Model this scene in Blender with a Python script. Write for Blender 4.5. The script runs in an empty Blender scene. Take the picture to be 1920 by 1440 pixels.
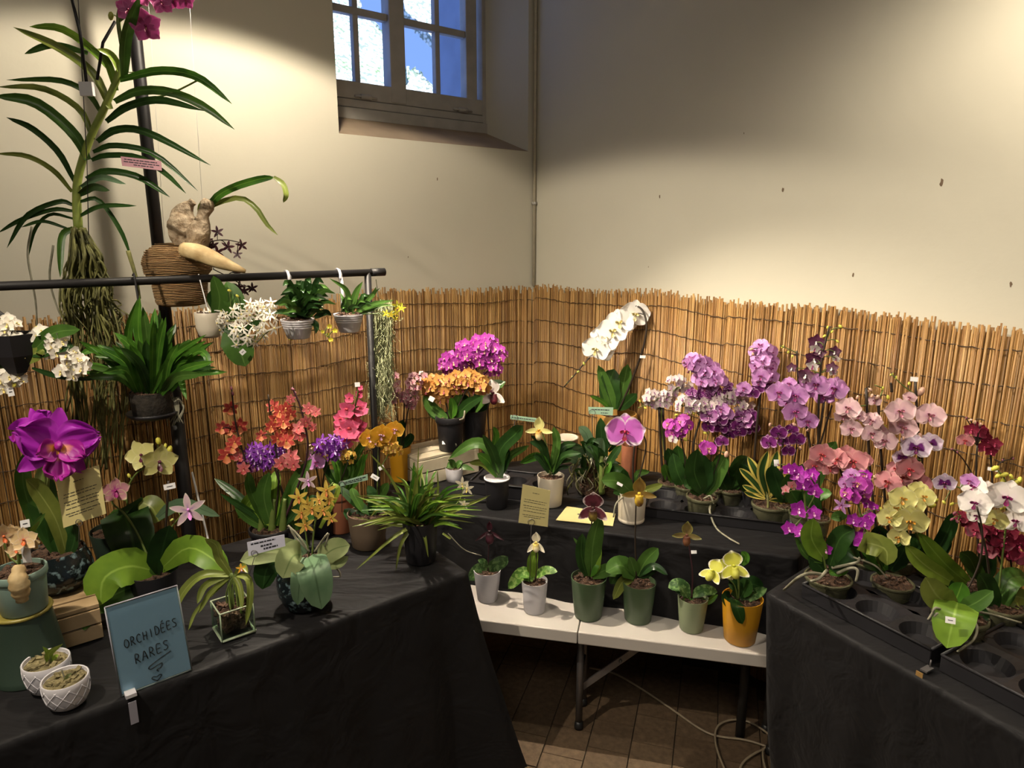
import bpy, bmesh, math, random
from mathutils import Vector, Matrix, Euler, noise

# ------------------------------------------------------------------ camera
F = 1280.0; EYE = 1.75; TILT = math.atan(280 / 1280)
CT, ST = math.cos(TILT), math.sin(TILT)
scene = bpy.context.scene
COL = scene.collection
cam_data = bpy.data.cameras.new('camera'); cam_data.sensor_width = 36; cam_data.lens = 24
cam_data.clip_start = 0.05
cam = bpy.data.objects.new('camera', cam_data); COL.objects.link(cam)
cam.location = (0, 0, EYE); cam.rotation_euler = (math.pi / 2 - TILT, 0, 0)
scene.camera = cam
CAM = Vector((0, 0, EYE))

def ray(x, y):
    u = (x - 960) / F; v = (720 - y) / F
    return Vector((u, CT + v * ST, -ST + v * CT))
def atz(x, y, z):
    r = ray(x, y); return CAM + r * ((z - EYE) / r.z)
def aty(x, y, Y):
    r = ray(x, y); return CAM + r * (Y / r.y)
def depth(p):
    d = p - CAM; return d.y * CT - d.z * ST
# the corner of the room and the two walls that leave it
K = Vector((0.0321 * 3.6, 3.6, 0))
WL = Vector((-1.2945, -1.0236, 0)).normalized()      # along the left wall, away from the corner
WR = Vector((1.0236, -1.2945, 0)).normalized()       # along the right wall
UP = Vector((0, 0, 1))
def W(l, r, z): return K + WL * l + WR * r + UP * z   # l from the right wall, r from the left wall
def on_left(x, y, off=0.0):
    q = ray(x, y); return CAM + q * (((K + WR * off - CAM).dot(WR)) / q.dot(WR))
def on_right(x, y, off=0.0):
    q = ray(x, y); return CAM + q * (((K + WL * off - CAM).dot(WL)) / q.dot(WL))

# ------------------------------------------------------------------ world, lights, exposure
world = bpy.data.worlds.new('sky'); scene.world = world; world.use_nodes = True
bg = world.node_tree.nodes['Background']
bg.inputs[0].default_value = (0.20, 0.34, 0.80, 1); bg.inputs[1].default_value = 1.5
scene.view_settings.view_transform = 'Standard'; scene.view_settings.look = 'None'
scene.view_settings.gamma = 1.0; scene.view_settings.use_curve_mapping = False
scene.view_settings.exposure = 0.12

def sun(name, d, e, col):
    L = bpy.data.lights.new(name, 'SUN'); L.energy = e; L.color = col; L.angle = 0.01
    o = bpy.data.objects.new(name, L); COL.objects.link(o)
    o.rotation_euler = Vector(d).to_track_quat('-Z', 'Y').to_euler(); return o
sun('sun', -WR * 0.42 + WL * 0.25 + Vector((0, 0, -0.9)), 11.0, (1, 0.97, 0.92))

def spot(name, loc, target, e, ang, blend, rad, col):
    L = bpy.data.lights.new(name, 'SPOT'); L.energy = e; L.spot_size = math.radians(ang); L.spot_blend = blend
    L.shadow_soft_size = rad; L.color = col
    o = bpy.data.objects.new(name, L); COL.objects.link(o); o.location = loc
    o.rotation_euler = (Vector(target) - Vector(loc)).to_track_quat('-Z', 'Y').to_euler(); return o
WARM = (1.0, 0.87, 0.68)
LAMP_A = W(1.47, 0.68, 2.67)
LAMP_B = W(0.62, 2.38, 2.46)
LAMP_C = Vector((-1.30, 0.72, 2.62))
LAMP_V = CAM + ray(582, -22) * 1.98        # the little lamp seen at the top of the picture
spot('spot_plants', LAMP_A, LAMP_A + Vector((0, 0, -1)) + WL * 0.07, 60, 148, 0.13, 0.05, WARM)
spot('spot_right', LAMP_B, LAMP_B - WL * 0.55 + WR * 0.1 + Vector((0, 0, -0.8)), 42, 168, 0.6, 0.04, WARM)
spot('spot_table', LAMP_C, (-0.15, 1.85, 0.55), 120, 84, 0.5, 0.02, WARM)
spot('spot_bench', LAMP_V + Vector((0.01, 0, -0.05)), (0.42, 2.0, 0.46), 190, 92, 0.55, 0.008, WARM)
def area(name, loc, size, e, col):
    L = bpy.data.lights.new(name, 'AREA'); L.energy = e; L.size = size; L.color = col
    o = bpy.data.objects.new(name, L); COL.objects.link(o); o.location = loc; return o
area('hall_fill', W(3.6, 3.6, 4.05), 1.6, 50, (1.0, 0.90, 0.78))  # soft fill added above and behind the camera, no fitting of its own

# ------------------------------------------------------------------ materials
MATS = {}
def nt(name):
    m = bpy.data.materials.new(name); m.use_nodes = True
    return m, m.node_tree.nodes, m.node_tree.links, m.node_tree.nodes['Principled BSDF']
def rgb(h):
    if isinstance(h, str):
        c = [int(h[i:i + 2], 16) / 255 for i in (0, 2, 4)]
        return tuple(((v + 0.055) / 1.055) ** 2.4 if v > 0.04045 else v / 12.92 for v in c) + (1,)
    return tuple(h) + (1,) if len(h) == 3 else h
def ramp(N, cols, pos=None):
    r = N.new('ShaderNodeValToRGB'); e = r.color_ramp.elements
    while len(e) < len(cols): e.new(0.5)
    for i, c in enumerate(cols):
        e[i].position = pos[i] if pos else i / (len(cols) - 1); e[i].color = rgb(c)
    return r
def plain(name, c, rough=0.55, metal=0.0, var=0.12, scale=30, bump=0.0, c2=None, bscale=None, spec=0.5, detail=3, coords='Object', pos=(.3, .7)):
    if name in MATS: return MATS[name]
    m, N, Lk, B = nt(name)
    tc = N.new('ShaderNodeTexCoord'); n = N.new('ShaderNodeTexNoise')
    n.inputs['Scale'].default_value = scale; n.inputs['Detail'].default_value = detail
    Lk.new(tc.outputs[coords], n.inputs['Vector'])
    base = rgb(c)
    lo = rgb(c2) if c2 else tuple(v * (1 - var) for v in base[:3]) + (1,)
    hi = base if c2 else tuple(min(1, v * (1 + var)) for v in base[:3]) + (1,)
    r = ramp(N, [lo, hi], list(pos)); Lk.new(n.outputs['Fac'], r.inputs[0])
    Lk.new(r.outputs[0], B.inputs['Base Color'])
    B.inputs['Roughness'].default_value = rough; B.inputs['Metallic'].default_value = metal
    B.inputs['Specular IOR Level'].default_value = spec
    if bump:
        b = N.new('ShaderNodeBump'); b.inputs['Strength'].default_value = bump; b.inputs['Distance'].default_value = 0.01
        if bscale:
            n2 = N.new('ShaderNodeTexNoise'); n2.inputs['Scale'].default_value = bscale; n2.inputs['Detail'].default_value = 4
            Lk.new(tc.outputs[coords], n2.inputs['Vector']); Lk.new(n2.outputs['Fac'], b.inputs['Height'])
        else: Lk.new(n.outputs['Fac'], b.inputs['Height'])
        Lk.new(b.outputs[0], B.inputs['Normal'])
    MATS[name] = m; return m

# ------------------------------------------------------------------ mesh building
class MB:
    def __init__(s): s.v = []; s.f = []; s.uv = []; s.mi = []; s.cur = 0
    def vert(s, p, uv=(0, 0)): s.v.append(Vector(p)); s.uv.append(uv); return len(s.v) - 1
    def face(s, idx): s.f.append(tuple(idx)); s.mi.append(s.cur)
    def box(s, c, sx, sy, sz, ax=None):
        ax = ax or (Vector((1, 0, 0)), Vector((0, 1, 0)), Vector((0, 0, 1))); c = Vector(c); b = len(s.v)
        for i in (-1, 1):
            for j in (-1, 1):
                for k in (-1, 1):
                    s.vert(c + ax[0] * (i * sx / 2) + ax[1] * (j * sy / 2) + ax[2] * (k * sz / 2), ((i + 1) / 2, (k + 1) / 2))
        for q in ((0, 1, 3, 2), (4, 6, 7, 5), (0, 4, 5, 1), (2, 3, 7, 6), (0, 2, 6, 4), (1, 5, 7, 3)):
            s.face([b + i for i in q])
        return s
    def tube(s, pts, r, n=6, cap=True, flat=1.0):
        pts = [Vector(p) for p in pts]; b = len(s.v); N = len(pts)
        prev = None
        for i, p in enumerate(pts):
            t = (pts[min(i + 1, N - 1)] - pts[max(i - 1, 0)])
            t = t.normalized() if t.length > 1e-9 else UP
            if prev is None:
                a = t.cross(Vector((0.3, 1, 0.2)));
                if a.length < 1e-3: a = t.cross(Vector((1, 0, 0)))
            else: a = prev - t * prev.dot(t)
            a.normalize(); prev = a; c = t.cross(a)
            rr = r(i / (N - 1)) if callable(r) else (r[i] if isinstance(r, (list, tuple)) else r)
            for k in range(n):
                g = 2 * math.pi * k / n
                s.vert(p + a * (math.cos(g) * rr) + c * (math.sin(g) * rr * flat), (i / (N - 1), k / n))
        for i in range(N - 1):
            for k in range(n):
                s.face((b + i * n + k, b + i * n + (k + 1) % n, b + (i + 1) * n + (k + 1) % n, b + (i + 1) * n + k))
        if cap:
            s.face([b + k for k in range(n)][::-1]); s.face([b + (N - 1) * n + k for k in range(n)])
        return s
    def lathe(s, prof, c, n=28, sx=1.0, ax=None, fn=None):
        c = Vector(c); b = len(s.v); M = len(prof)
        X, Y, Z = ax or (Vector((1, 0, 0)), Vector((0, 1, 0)), UP)
        for i, (r, z) in enumerate(prof):
            for k in range(n):
                g = 2 * math.pi * k / n; rr = r * (fn(g, i / (M - 1)) if fn else 1)
                s.vert(c + X * (math.cos(g) * rr) + Y * (math.sin(g) * rr * sx) + Z * z, (k / n, i / (M - 1)))
        for i in range(M - 1):
            for k in range(n):
                s.face((b + i * n + k, b + i * n + (k + 1) % n, b + (i + 1) * n + (k + 1) % n, b + (i + 1) * n + k))
        if prof[0][0] > 1e-6: s.face([b + k for k in range(n)][::-1])
        if prof[-1][0] > 1e-6: s.face([b + (M - 1) * n + k for k in range(n)])
        return s
    def ball(s, c, r, n=8, m=6, ax=None):
        rx, ry, rz = r if isinstance(r, (tuple, list)) else (r, r, r)
        X, Y, Z = ax or (Vector((1, 0, 0)), Vector((0, 1, 0)), UP); c = Vector(c); b = len(s.v)
        for i in range(m + 1):
            ph = math.pi * i / m
            for k in range(n):
                g = 2 * math.pi * k / n
                s.vert(c + X * (rx * math.sin(ph) * math.cos(g)) + Y * (ry * math.sin(ph) * math.sin(g)) + Z * (-rz * math.cos(ph)), (k / n, i / m))
        for i in range(m):
            for k in range(n):
                s.face((b + i * n + k, b + i * n + (k + 1) % n, b + (i + 1) * n + (k + 1) % n, b + (i + 1) * n + k))
        return s
    def grid(s, fn, nu, nv):
        b = len(s.v)
        for i in range(nu + 1):
            for j in range(nv + 1):
                p, uv = fn(i / nu, j / nv); s.vert(p, uv)
        for i in range(nu):
            for j in range(nv):
                q = b + i * (nv + 1) + j; s.face((q, q + 1, q + nv + 2, q + nv + 1))
        return s
    def mesh(s, name, mats, origin=(0, 0, 0), smooth=True):
        me = bpy.data.meshes.new(name); o = Vector(origin)
        me.from_pydata([v - o for v in s.v], [], s.f)
        ul = me.uv_layers.new(name='UVMap')
        vi = [0] * len(me.loops); me.loops.foreach_get('vertex_index', vi)
        buf = []
        for i in vi: buf.extend(s.uv[i])
        ul.data.foreach_set('uv', buf)
        for m in (mats if isinstance(mats, (list, tuple)) else [mats]): me.materials.append(m)
        me.polygons.foreach_set('material_index', s.mi)
        me.polygons.foreach_set('use_smooth', [bool(smooth)] * len(me.polygons))
        me.validate(); me.update()
        return me
    def build(s, name, mats, parent=None, origin=None, smooth=True, bevel=0, sharp=None):
        og = Vector(origin) if origin is not None else (ROOTLOC(parent) if parent else Vector((0, 0, 0)))
        o = bpy.data.objects.new(name, s.mesh(name, mats, og, smooth)); COL.objects.link(o)
        if parent: o.parent = parent
        else: o.location = og
        if bevel:
            md = o.modifiers.new('bevel', 'BEVEL'); md.width = bevel; md.segments = 2; md.limit_method = 'ANGLE'
        if sharp is not None: SHARP(o, sharp)
        return o
def SHARP(o, deg=40):
    me = o.data; bm = bmesh.new(); bm.from_mesh(me)
    for e in bm.edges:
        if len(e.link_faces) == 2 and e.calc_face_angle(0) > math.radians(deg): e.smooth = False
    bm.to_mesh(me); bm.free()
def ROOTLOC(o):
    p = Vector((0, 0, 0))
    while o: p += o.location; o = o.parent
    return p
def tag(o, label=None, cat=None, group=None, kind=None):
    if label: o['label'] = label
    if cat: o['category'] = cat
    if group: o['group'] = group
    if kind: o['kind'] = kind
    return o
def empty(name, loc, label, cat, group=None):
    o = bpy.data.objects.new(name, None); COL.objects.link(o); o.location = loc; o.empty_display_size = 0.05
    return tag(o, label, cat, group)
def smooth_path(pts, n):
    pts = [Vector(p) for p in pts]
    if len(pts) == 2: return [pts[0].lerp(pts[1], i / n) for i in range(n + 1)]
    P = [pts[0] * 2 - pts[1]] + pts + [pts[-1] * 2 - pts[-2]]; out = []
    segs = len(pts) - 1
    for i in range(n + 1):
        t = i / n * segs; k = min(int(t), segs - 1); t -= k
        a, b, c, d = P[k:k + 4]
        out.append(0.5 * ((2 * b) + (c - a) * t + (2 * a - 5 * b + 4 * c - d) * t * t + (3 * b - a - 3 * c + d) * t ** 3))
    return out

# ------------------------------------------------------------------ room shell
def wall_material(name, c, c2):
    m, N, Lk, B = nt(name)
    tc = N.new('ShaderNodeTexCoord')
    n = N.new('ShaderNodeTexNoise'); n.inputs['Scale'].default_value = 1.3; n.inputs['Detail'].default_value = 5
    Lk.new(tc.outputs['Object'], n.inputs['Vector'])
    r = ramp(N, [c2, c], [0.3, 0.62]); Lk.new(n.outputs['Fac'], r.inputs[0]); Lk.new(r.outputs[0], B.inputs['Base Color'])
    n2 = N.new('ShaderNodeTexNoise'); n2.inputs['Scale'].default_value = 9; n2.inputs['Detail'].default_value = 8
    Lk.new(tc.outputs['Object'], n2.inputs['Vector'])
    b = N.new('ShaderNodeBump'); b.inputs['Strength'].default_value = 0.12; b.inputs['Distance'].default_value = 0.02
    Lk.new(n2.outputs['Fac'], b.inputs['Height']); Lk.new(b.outputs[0], B.inputs['Normal'])
    B.inputs['Roughness'].default_value = 0.8; return m
M_WALL = wall_material('plaster_wall', (0.57, 0.54, 0.445), (0.53, 0.50, 0.41))
M_FRAME = plain('grey_window_paint', (0.40, 0.38, 0.35), 0.5, bump=0.1, scale=12)
M_SILL = plain('worn_sill', (0.36, 0.27, 0.18), 0.8, c2=(0.26, 0.19, 0.13), scale=6, bump=0.2)
HGT = 4.2; SPAN = 7.0
AXW = (WL, WR, UP)
def wbox(l0, l1, r0, r1, z0, z1, mb=None):
    mb = mb or MB(); mb.box(W((l0 + l1) / 2, (r0 + r1) / 2, (z0 + z1) / 2), abs(l1 - l0), abs(r1 - r0), abs(z1 - z0), AXW); return mb
# left wall with the splayed window opening: front edges on the wall face, back edges at the frame
wl0, wl1, wz0, wz1 = 0.045, 1.05, 2.155, 3.55       # opening on the wall face
fl0, fl1, fz0, fz1 = 0.125, 1.02, 2.262, 3.45       # opening at the frame, RD behind
RD = 0.25; TH = 0.42
mb = MB()
wbox(wl1, SPAN, -TH, 0, 0, HGT, mb); wbox(wl0, wl1, -TH, 0, 0, wz0, mb); wbox(wl0, wl1, -TH, 0, wz1, HGT, mb)
wbox(-TH, wl0, -TH, 0, 0, HGT, mb)
wall_left = mb.build('wall_left', M_WALL, smooth=False, origin=W(0, 0, 0)); tag(wall_left, kind='structure')
mb = MB()   # splayed reveals fill the opening between face and frame
def wedge(a, mb):
    b = len(mb.v)
    for p in a: mb.vert(W(*p))
    for q in ((0, 1, 2, 3), (7, 6, 5, 4), (0, 4, 5, 1), (1, 5, 6, 2), (2, 6, 7, 3), (3, 7, 4, 0)): mb.face([b + i for i in q])
wedge([(wl0, 0, wz0), (wl0, 0, wz1), (wl0, -TH, wz1), (wl0, -TH, wz0), (wl0 + .001, 0, wz0), (wl0 + .001, 0, wz1), (fl0, -RD, wz1), (fl0, -RD, wz0)], mb)
rev = mb.build('reveal', M_WALL, wall_left, smooth=False)
mb = MB(); wedge([(wl0, 0, wz0), (wl1, 0, wz0), (wl1, -TH, wz0), (wl0, -TH, wz0), (wl0, 0, wz0 + .001), (wl1, 0, wz0 + .001), (wl1, -RD, fz0), (wl0, -RD, fz0)], mb)
mb.build('window_sill', M_SILL, wall_left, smooth=False)
mb = MB(); wbox(-TH, 0, 0, SPAN, 0, HGT, mb)
wall_right = mb.build('wall_right', M_WALL, smooth=False, origin=W(0, 0, 0)); tag(wall_right, kind='structure')
wr2 = wbox(SPAN, SPAN + .2, 0, SPAN, 0, HGT).build('wall_back', M_WALL, smooth=False, origin=W(SPAN, 0, 0)); tag(wr2, kind='structure')
wr3 = wbox(0, SPAN, SPAN, SPAN + .2, 0, HGT).build('wall_front', M_WALL, smooth=False, origin=W(0, SPAN, 0)); tag(wr3, kind='structure')
cl = wbox(-TH, SPAN + .2, -TH, SPAN + .2, HGT, HGT + .2).build('ceiling', M_WALL, smooth=False, origin=W(0, 0, HGT)); tag(cl, kind='structure')
# nail holes and chips in the plaster
M_CHIP = plain('chipped_plaster', (0.16, 0.11, 0.07), 0.9, scale=80)
for (x, y, h, wall) in ((1237, 368, 10, 1), (1468, 356, 12, 1), (1766, 342, 20, 1), (1600, 516, 12, 1), (1896, 533, 14, 1), (820, 336, 8, 0), (1004, 379, 6, 0), (1216, 500, 5, 1), (765, 482, 5, 0), (1395, 250, 5, 1)):
    p = on_right(x, y, 0.0) if wall else on_left(x, y, 0.0); par = wall_right if wall else wall_left
    s = depth(p) / F; n = WL if wall else WR; t = WR if wall else WL
    mb = MB(); rr = random.Random(x)
    b = mb.vert(p + n * 0.0012)
    ring = []
    for k in range(9):
        g = k / 9 * 6.283; q = 0.5 + rr.random() * 0.6
        ring.append(mb.vert(p + n * 0.0006 + t * (math.cos(g) * q * h * s * 0.2) + UP * (math.sin(g) * q * h * s * 0.42)))
    for k in range(9): mb.face((b, ring[k], ring[(k + 1) % 9]))
    mb.build('plaster_chip', M_CHIP, par)
# cable duct in the corner
M_DUCT = plain('painted_duct', (0.50, 0.45, 0.34), 0.6)
mb = MB(); mb.tube([W(0.012, 0.012, 1.49), W(0.012, 0.012, HGT)], 0.008, 8)
duct = mb.build('trim_1', M_DUCT, origin=W(0.012, 0.012, 1.49)); tag(duct, kind='structure')
MB().box(W(0.014, 0.014, 1.905), .02, .02, .014, AXW).build('clip', M_FRAME, duct)

# window_1: two sashes with glazing bars
win = bpy.data.objects.new('window_1', None); COL.objects.link(win); win.location = W(0.57, -RD, fz0); tag(win, kind='structure')
RB = -RD
def fr(l0, l1, z0, z1, r0, r1, name): return wbox(l0, l1, r0, r1, z0, z1).build(name, M_FRAME, win, smooth=False, bevel=0.004)
gz0 = 2.42
fr(fl0 - .02, fl1 + .03, fz0 - .005, fz0 + .045, RB - .09, RB + .012, 'bottom_board')
fr(fl0 - .02, fl1 + .03, fz0 + .047, fz0 + .082, RB - .09, RB + .004, 'lower_rail')
fr(fl0, fl1, fz0 + .084, gz0, RB - .08, RB, 'sash_rail')
fr(fl0 - .025, fl0 + .018, fz0, fz1, RB - .09, RB + .006, 'frame_post')
fr(fl1 - .01, fl1 + .04, fz0, fz1, RB - .09, RB + .006, 'frame_post')
fr(0.17, 0.235, gz0 - .07, fz1, RB - .06, RB - .004, 'sash_stile'); fr(0.955, 1.02, gz0 - .07, fz1, RB - .06, RB - .004, 'sash_stile')
fr(0.585, 0.664, gz0 - .07, fz1, RB - .07, RB + .004, 'meeting_stile')
rows = [2.42, 2.715, 3.01, 3.30]
for z in rows[1:]:
    fr(0.235, 0.585, z - .016, z + .016, RB - .05, RB - .012, 'glazing_bar'); fr(0.664, 0.955, z - .016, z + .016, RB - .05, RB - .012, 'glazing_bar')
for l in (0.395, 0.822):
    fr(l - .013, l + .013, gz0, fz1, RB - .05, RB - .014, 'glazing_bar')
fr(fl0, fl1, fz1 - .06, fz1 + .02, RB - .09, RB + .006, 'top_rail')
for l in (0.27, 0.80):
    mb = MB(); z = fz0 + .095
    mb.tube([W(l - .055, RB + .012, z), W(l + .055, RB + .012, z)], 0.0045, 6); mb.tube([W(l - .025, RB + .014, z), W(l + .025, RB + .014, z)], 0.011, 8)
    mb.build('window_bolt', M_FRAME, win)
m, N, Lk, B = nt('window_glass')
tr = N.new('ShaderNodeBsdfTransparent'); gl = N.new('ShaderNodeBsdfGlossy'); mx = N.new('ShaderNodeMixShader'); gl.inputs['Roughness'].default_value = 0.05
tr.inputs[0].default_value = (0.93, 0.96, 1, 1); mx.inputs[0].default_value = 0.06
Lk.new(tr.outputs[0], mx.inputs[1]); Lk.new(gl.outputs[0], mx.inputs[2]); Lk.new(mx.outputs[0], N['Material Output'].inputs[0]); M_GLASS = m
cols = [(0.235, 0.382), (0.408, 0.585), (0.664, 0.809), (0.835, 0.955)]
for i, (a, b) in enumerate(cols):
    zs = rows + [fz1 - .06]
    for j in range(4):
        if zs[j + 1] - zs[j] < .05: continue
        wbox(a - .004, b + .004, RB - .034, RB - .030, zs[j] + (.014 if j else 0), zs[j + 1] - .014).build('pane', M_GLASS, win, smooth=False)
# what stands outside: a sunlit climbing plant on a wall with gaps to the sky, and the stone arch beside it
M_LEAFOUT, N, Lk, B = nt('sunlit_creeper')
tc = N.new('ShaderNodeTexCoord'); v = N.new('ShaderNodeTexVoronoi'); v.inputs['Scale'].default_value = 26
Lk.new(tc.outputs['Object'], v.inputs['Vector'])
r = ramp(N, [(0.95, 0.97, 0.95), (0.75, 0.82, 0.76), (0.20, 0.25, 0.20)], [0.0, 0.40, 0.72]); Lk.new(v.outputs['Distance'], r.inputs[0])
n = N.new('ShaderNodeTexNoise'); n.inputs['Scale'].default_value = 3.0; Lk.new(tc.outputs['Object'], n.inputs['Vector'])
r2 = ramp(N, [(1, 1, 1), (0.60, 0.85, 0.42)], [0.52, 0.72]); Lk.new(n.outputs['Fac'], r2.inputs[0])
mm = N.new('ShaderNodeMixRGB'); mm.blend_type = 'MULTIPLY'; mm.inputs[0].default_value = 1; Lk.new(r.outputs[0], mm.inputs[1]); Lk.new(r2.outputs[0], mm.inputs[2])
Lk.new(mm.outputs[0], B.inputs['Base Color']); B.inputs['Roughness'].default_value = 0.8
BN = (WR * 0.7 + UP * 0.72).normalized(); BP = W(0, -2.6, 2.0)
def bank(x, y):
    q = ray(x, y); return CAM + q * ((BP - CAM).dot(BN) / q.dot(BN))
def creeper(poly, name, parent, seed, thick=0.12):
    # poly: outline on the sloping bank outside; edges made ragged
    rr = random.Random(seed); out = []
    for i in range(len(poly)):
        a, b = poly[i], poly[(i + 1) % len(poly)]
        for k in range(6):
            t = k / 6; j = 0.0 if k == 0 else 0.02
            out.append(a.lerp(b, t) + WL * rr.uniform(-j, j) * 2 + UP * rr.uniform(-j, j) * 2)
    mb = MB(); n = len(out)
    f = [mb.vert(p) for p in out]; k = [mb.vert(p - BN * thick) for p in out]
    mb.face(f); mb.face(k[::-1])
    for i in range(n): mb.face((f[i], f[(i + 1) % n], k[(i + 1) % n], k[i]))
    return mb.build(name, M_LEAFOUT, parent, smooth=False)
def outside(x, y, r=-1.1):
    p = on_left(x, y, r); d = p - K; return (d.dot(WL), p.z)
cr = empty('creeper', W(-0.1, -2.6, 0), 'sunlit pale creeper with blue sky gaps outside the window', 'climbing plant')
O = outside; B_ = bank
creeper([B_(560, 220), B_(735, 220), B_(735, 52), B_(715, 55), B_(700, 38), B_(680, 22), B_(672, -10), B_(672, -200), B_(560, -200)], 'foliage', cr, 1)
creeper([B_(760, 20), B_(790, 45), B_(815, 72), B_(845, 112), B_(845, 20), B_(830, -30), B_(760, -60)], 'foliage', cr, 2)
creeper([B_(762, 124), B_(785, 132), B_(800, 148), B_(815, 172), B_(815, 230), B_(762, 230)], 'foliage', cr, 3)
M_STONE = plain('grey_outer_stone', (0.30, 0.36, 0.48), 0.8, scale=5, bump=0.2)
mb = MB(); a0, z0 = O(843, 300, -0.9); a1, _ = O(1000, 300, -0.9)
mb.box(W((a0 + a1) / 2 - .2, -0.9, 2.5), abs(a0 - a1) + .4, 0.3, 4.999, AXW)
st = mb.build('stone_pillar', M_STONE, origin=W(a0, -0.9, 0), smooth=False); tag(st, 'grey stone pillar outside beside the window panes', 'pillar')
gnd = wbox(-3, 6, -6, -TH - .01, -.05, 0).build('ground', M_STONE, smooth=False, origin=W(1, -3, 0)); tag(gnd, kind='structure')

# floor with worn square tiles where the camera sees it
M_FLOORB = plain('floor_base', (0.05, 0.035, 0.022), 0.9, scale=6)
fb = wbox(-TH, SPAN, -TH, SPAN, -.12, -0.006).build('floor', M_FLOORB, smooth=False, origin=W(0, 0, 0)); tag(fb, kind='structure')
TILE = [plain('worn_tile_%d' % i, c, 0.7, c2=tuple(v * .55 for v in c), scale=7, bump=0.25, bscale=40, coords='Generated') for i, c in enumerate(((0.15, 0.098, 0.055), (0.14, 0.09, 0.05), (0.16, 0.105, 0.06), (0.13, 0.084, 0.047)))]
TS = 0.145
tms = []
for k in range(4):
    mb = MB(); mb.box((0, 0, -0.005), TS - .004, TS - .004, .011); tms.append(mb.mesh('floor_tile', TILE[k], smooth=False))
rr = random.Random(4); cnt = 0
ta = math.radians(-17); tx = Vector((math.cos(ta), math.sin(ta), 0)); ty = Vector((-math.sin(ta), math.cos(ta), 0))
for i in range(-6, 11):
    for j in range(0, 18):
        p = Vector((0.1, 1.28, 0)) + tx * (i * TS) + ty * (j * TS + (TS / 2 if i % 2 else 0))
        d = p - K
        if d.dot(WL) < .1 or d.dot(WR) < .1: continue
        o = bpy.data.objects.new('tile', tms[rr.randrange(4)]); COL.objects.link(o); o.parent = fb
        o.location = p + Vector((0, 0, rr.uniform(-.0008, .0008))) - fb.location; o.rotation_euler = (rr.uniform(-.006, .006), rr.uniform(-.006, .006), ta + rr.choice((0, math.pi / 2)))
        cnt += 1

# ------------------------------------------------------------------ reed screen along both walls
M_REED, N, Lk, B = nt('reed')
at = N.new('ShaderNodeUVMap'); sep = N.new('ShaderNodeSeparateXYZ'); Lk.new(at.outputs[0], sep.inputs[0])
oi = N.new('ShaderNodeObjectInfo')
wn = N.new('ShaderNodeTexWhiteNoise'); wn.noise_dimensions = '2D'
cmb = N.new('ShaderNodeCombineXYZ'); Lk.new(sep.outputs[0], cmb.inputs[0]); Lk.new(oi.outputs['Random'], cmb.inputs[1]); Lk.new(cmb.outputs[0], wn.inputs['Vector'])
r = ramp(N, ['80592c', '9b7542', 'ad8750', 'bd9c69', '8c693a'], [0, .3, .6, .85, 1]); Lk.new(wn.outputs['Value'], r.inputs[0])
tc = N.new('ShaderNodeTexCoord'); mp = N.new('ShaderNodeMapping'); mp.inputs['Scale'].default_value = (40, 40, 4); Lk.new(tc.outputs['Object'], mp.inputs[0])
nz = N.new('ShaderNodeTexNoise'); nz.inputs['Detail'].default_value = 4; nz.inputs['Scale'].default_value = 1; Lk.new(mp.outputs[0], nz.inputs[0])
r2 = ramp(N, [(0.62, 0.55, 0.5), (1.12, 1.1, 1.05)], [0.32, 0.66]); Lk.new(nz.outputs['Fac'], r2.inputs[0])
mm = N.new('ShaderNodeMixRGB'); mm.blend_type = 'MULTIPLY'; mm.inputs[0].default_value = 1; Lk.new(r.outputs[0], mm.inputs[1]); Lk.new(r2.outputs[0], mm.inputs[2])
Lk.new(mm.outputs[0], B.inputs['Base Color']); B.inputs['Roughness'].default_value = 0.5
M_WIRE = plain('rusty_wire', (0.055, 0.032, 0.016), 0.7)
def screen_path():
    # control points (l, r): along left wall towards the corner, rounded there, then the right wall
    pts = []; l = 3.3
    while l > 0.22: pts.append((l, 0.035 + 0.008 * math.sin(l * 7.3) + 0.006 * math.sin(l * 17))); l -= 0.0054
    for k in range(56):
        g = k / 55 * math.pi / 2; c = 0.22; q = 0.19
        pts.append((c - q * math.sin(g), c - q * math.cos(g) + .005))
    r = 0.225
    while r < 3.3: pts.append((0.035 + 0.008 * math.sin(r * 6.1 + 1) + 0.006 * math.sin(r * 15), r)); r += 0.0054
    return pts
SP = screen_path()
def top_z(l, r):
    if r < .1 or l > r: s = l; return 1.478 + 0.028 * math.exp(-((s - .85) / .5) ** 2) + 0.006 * math.sin(s * 9)
    s = r; return 1.492 + 0.018 * math.exp(-((s - .95) / .45) ** 2) + 0.006 * math.sin(s * 8 + 1) + 0.008 * (s > 1.2)
screen = empty('reed_screen', W(0.05, 0.05, 0), 'bamboo-coloured reed screen wired along both walls behind the plants', 'reed screen')
rr = random.Random(11); near = []
for i, (l, r) in enumerate(SP):
    p = W(l, r, 1.2); d = depth(p); x = 960 + F * (p - CAM).x / d
    near.append((d if -30 < x < 1950 else 99, i))
near = set(i for d, i in sorted(near)[:300])
jm = MB(); jc = 0; singles = []
RM = []
for k in range(24):     # reed meshes shared by the nearest reeds
    mb = MB(); q = rr.uniform(0.0028, 0.0038); h = 1.49 + rr.uniform(-.012, .012)
    mb.tube([(rr.uniform(-.002, .002), rr.uniform(-.002, .002), z) for z in (0, h * .4, h * .75, h)], q, 6)
    mb.uv = [(k * 0.37 + 0.1, 0.5)] * len(mb.v)
    RM.append(mb.mesh('reed', M_REED))
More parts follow.
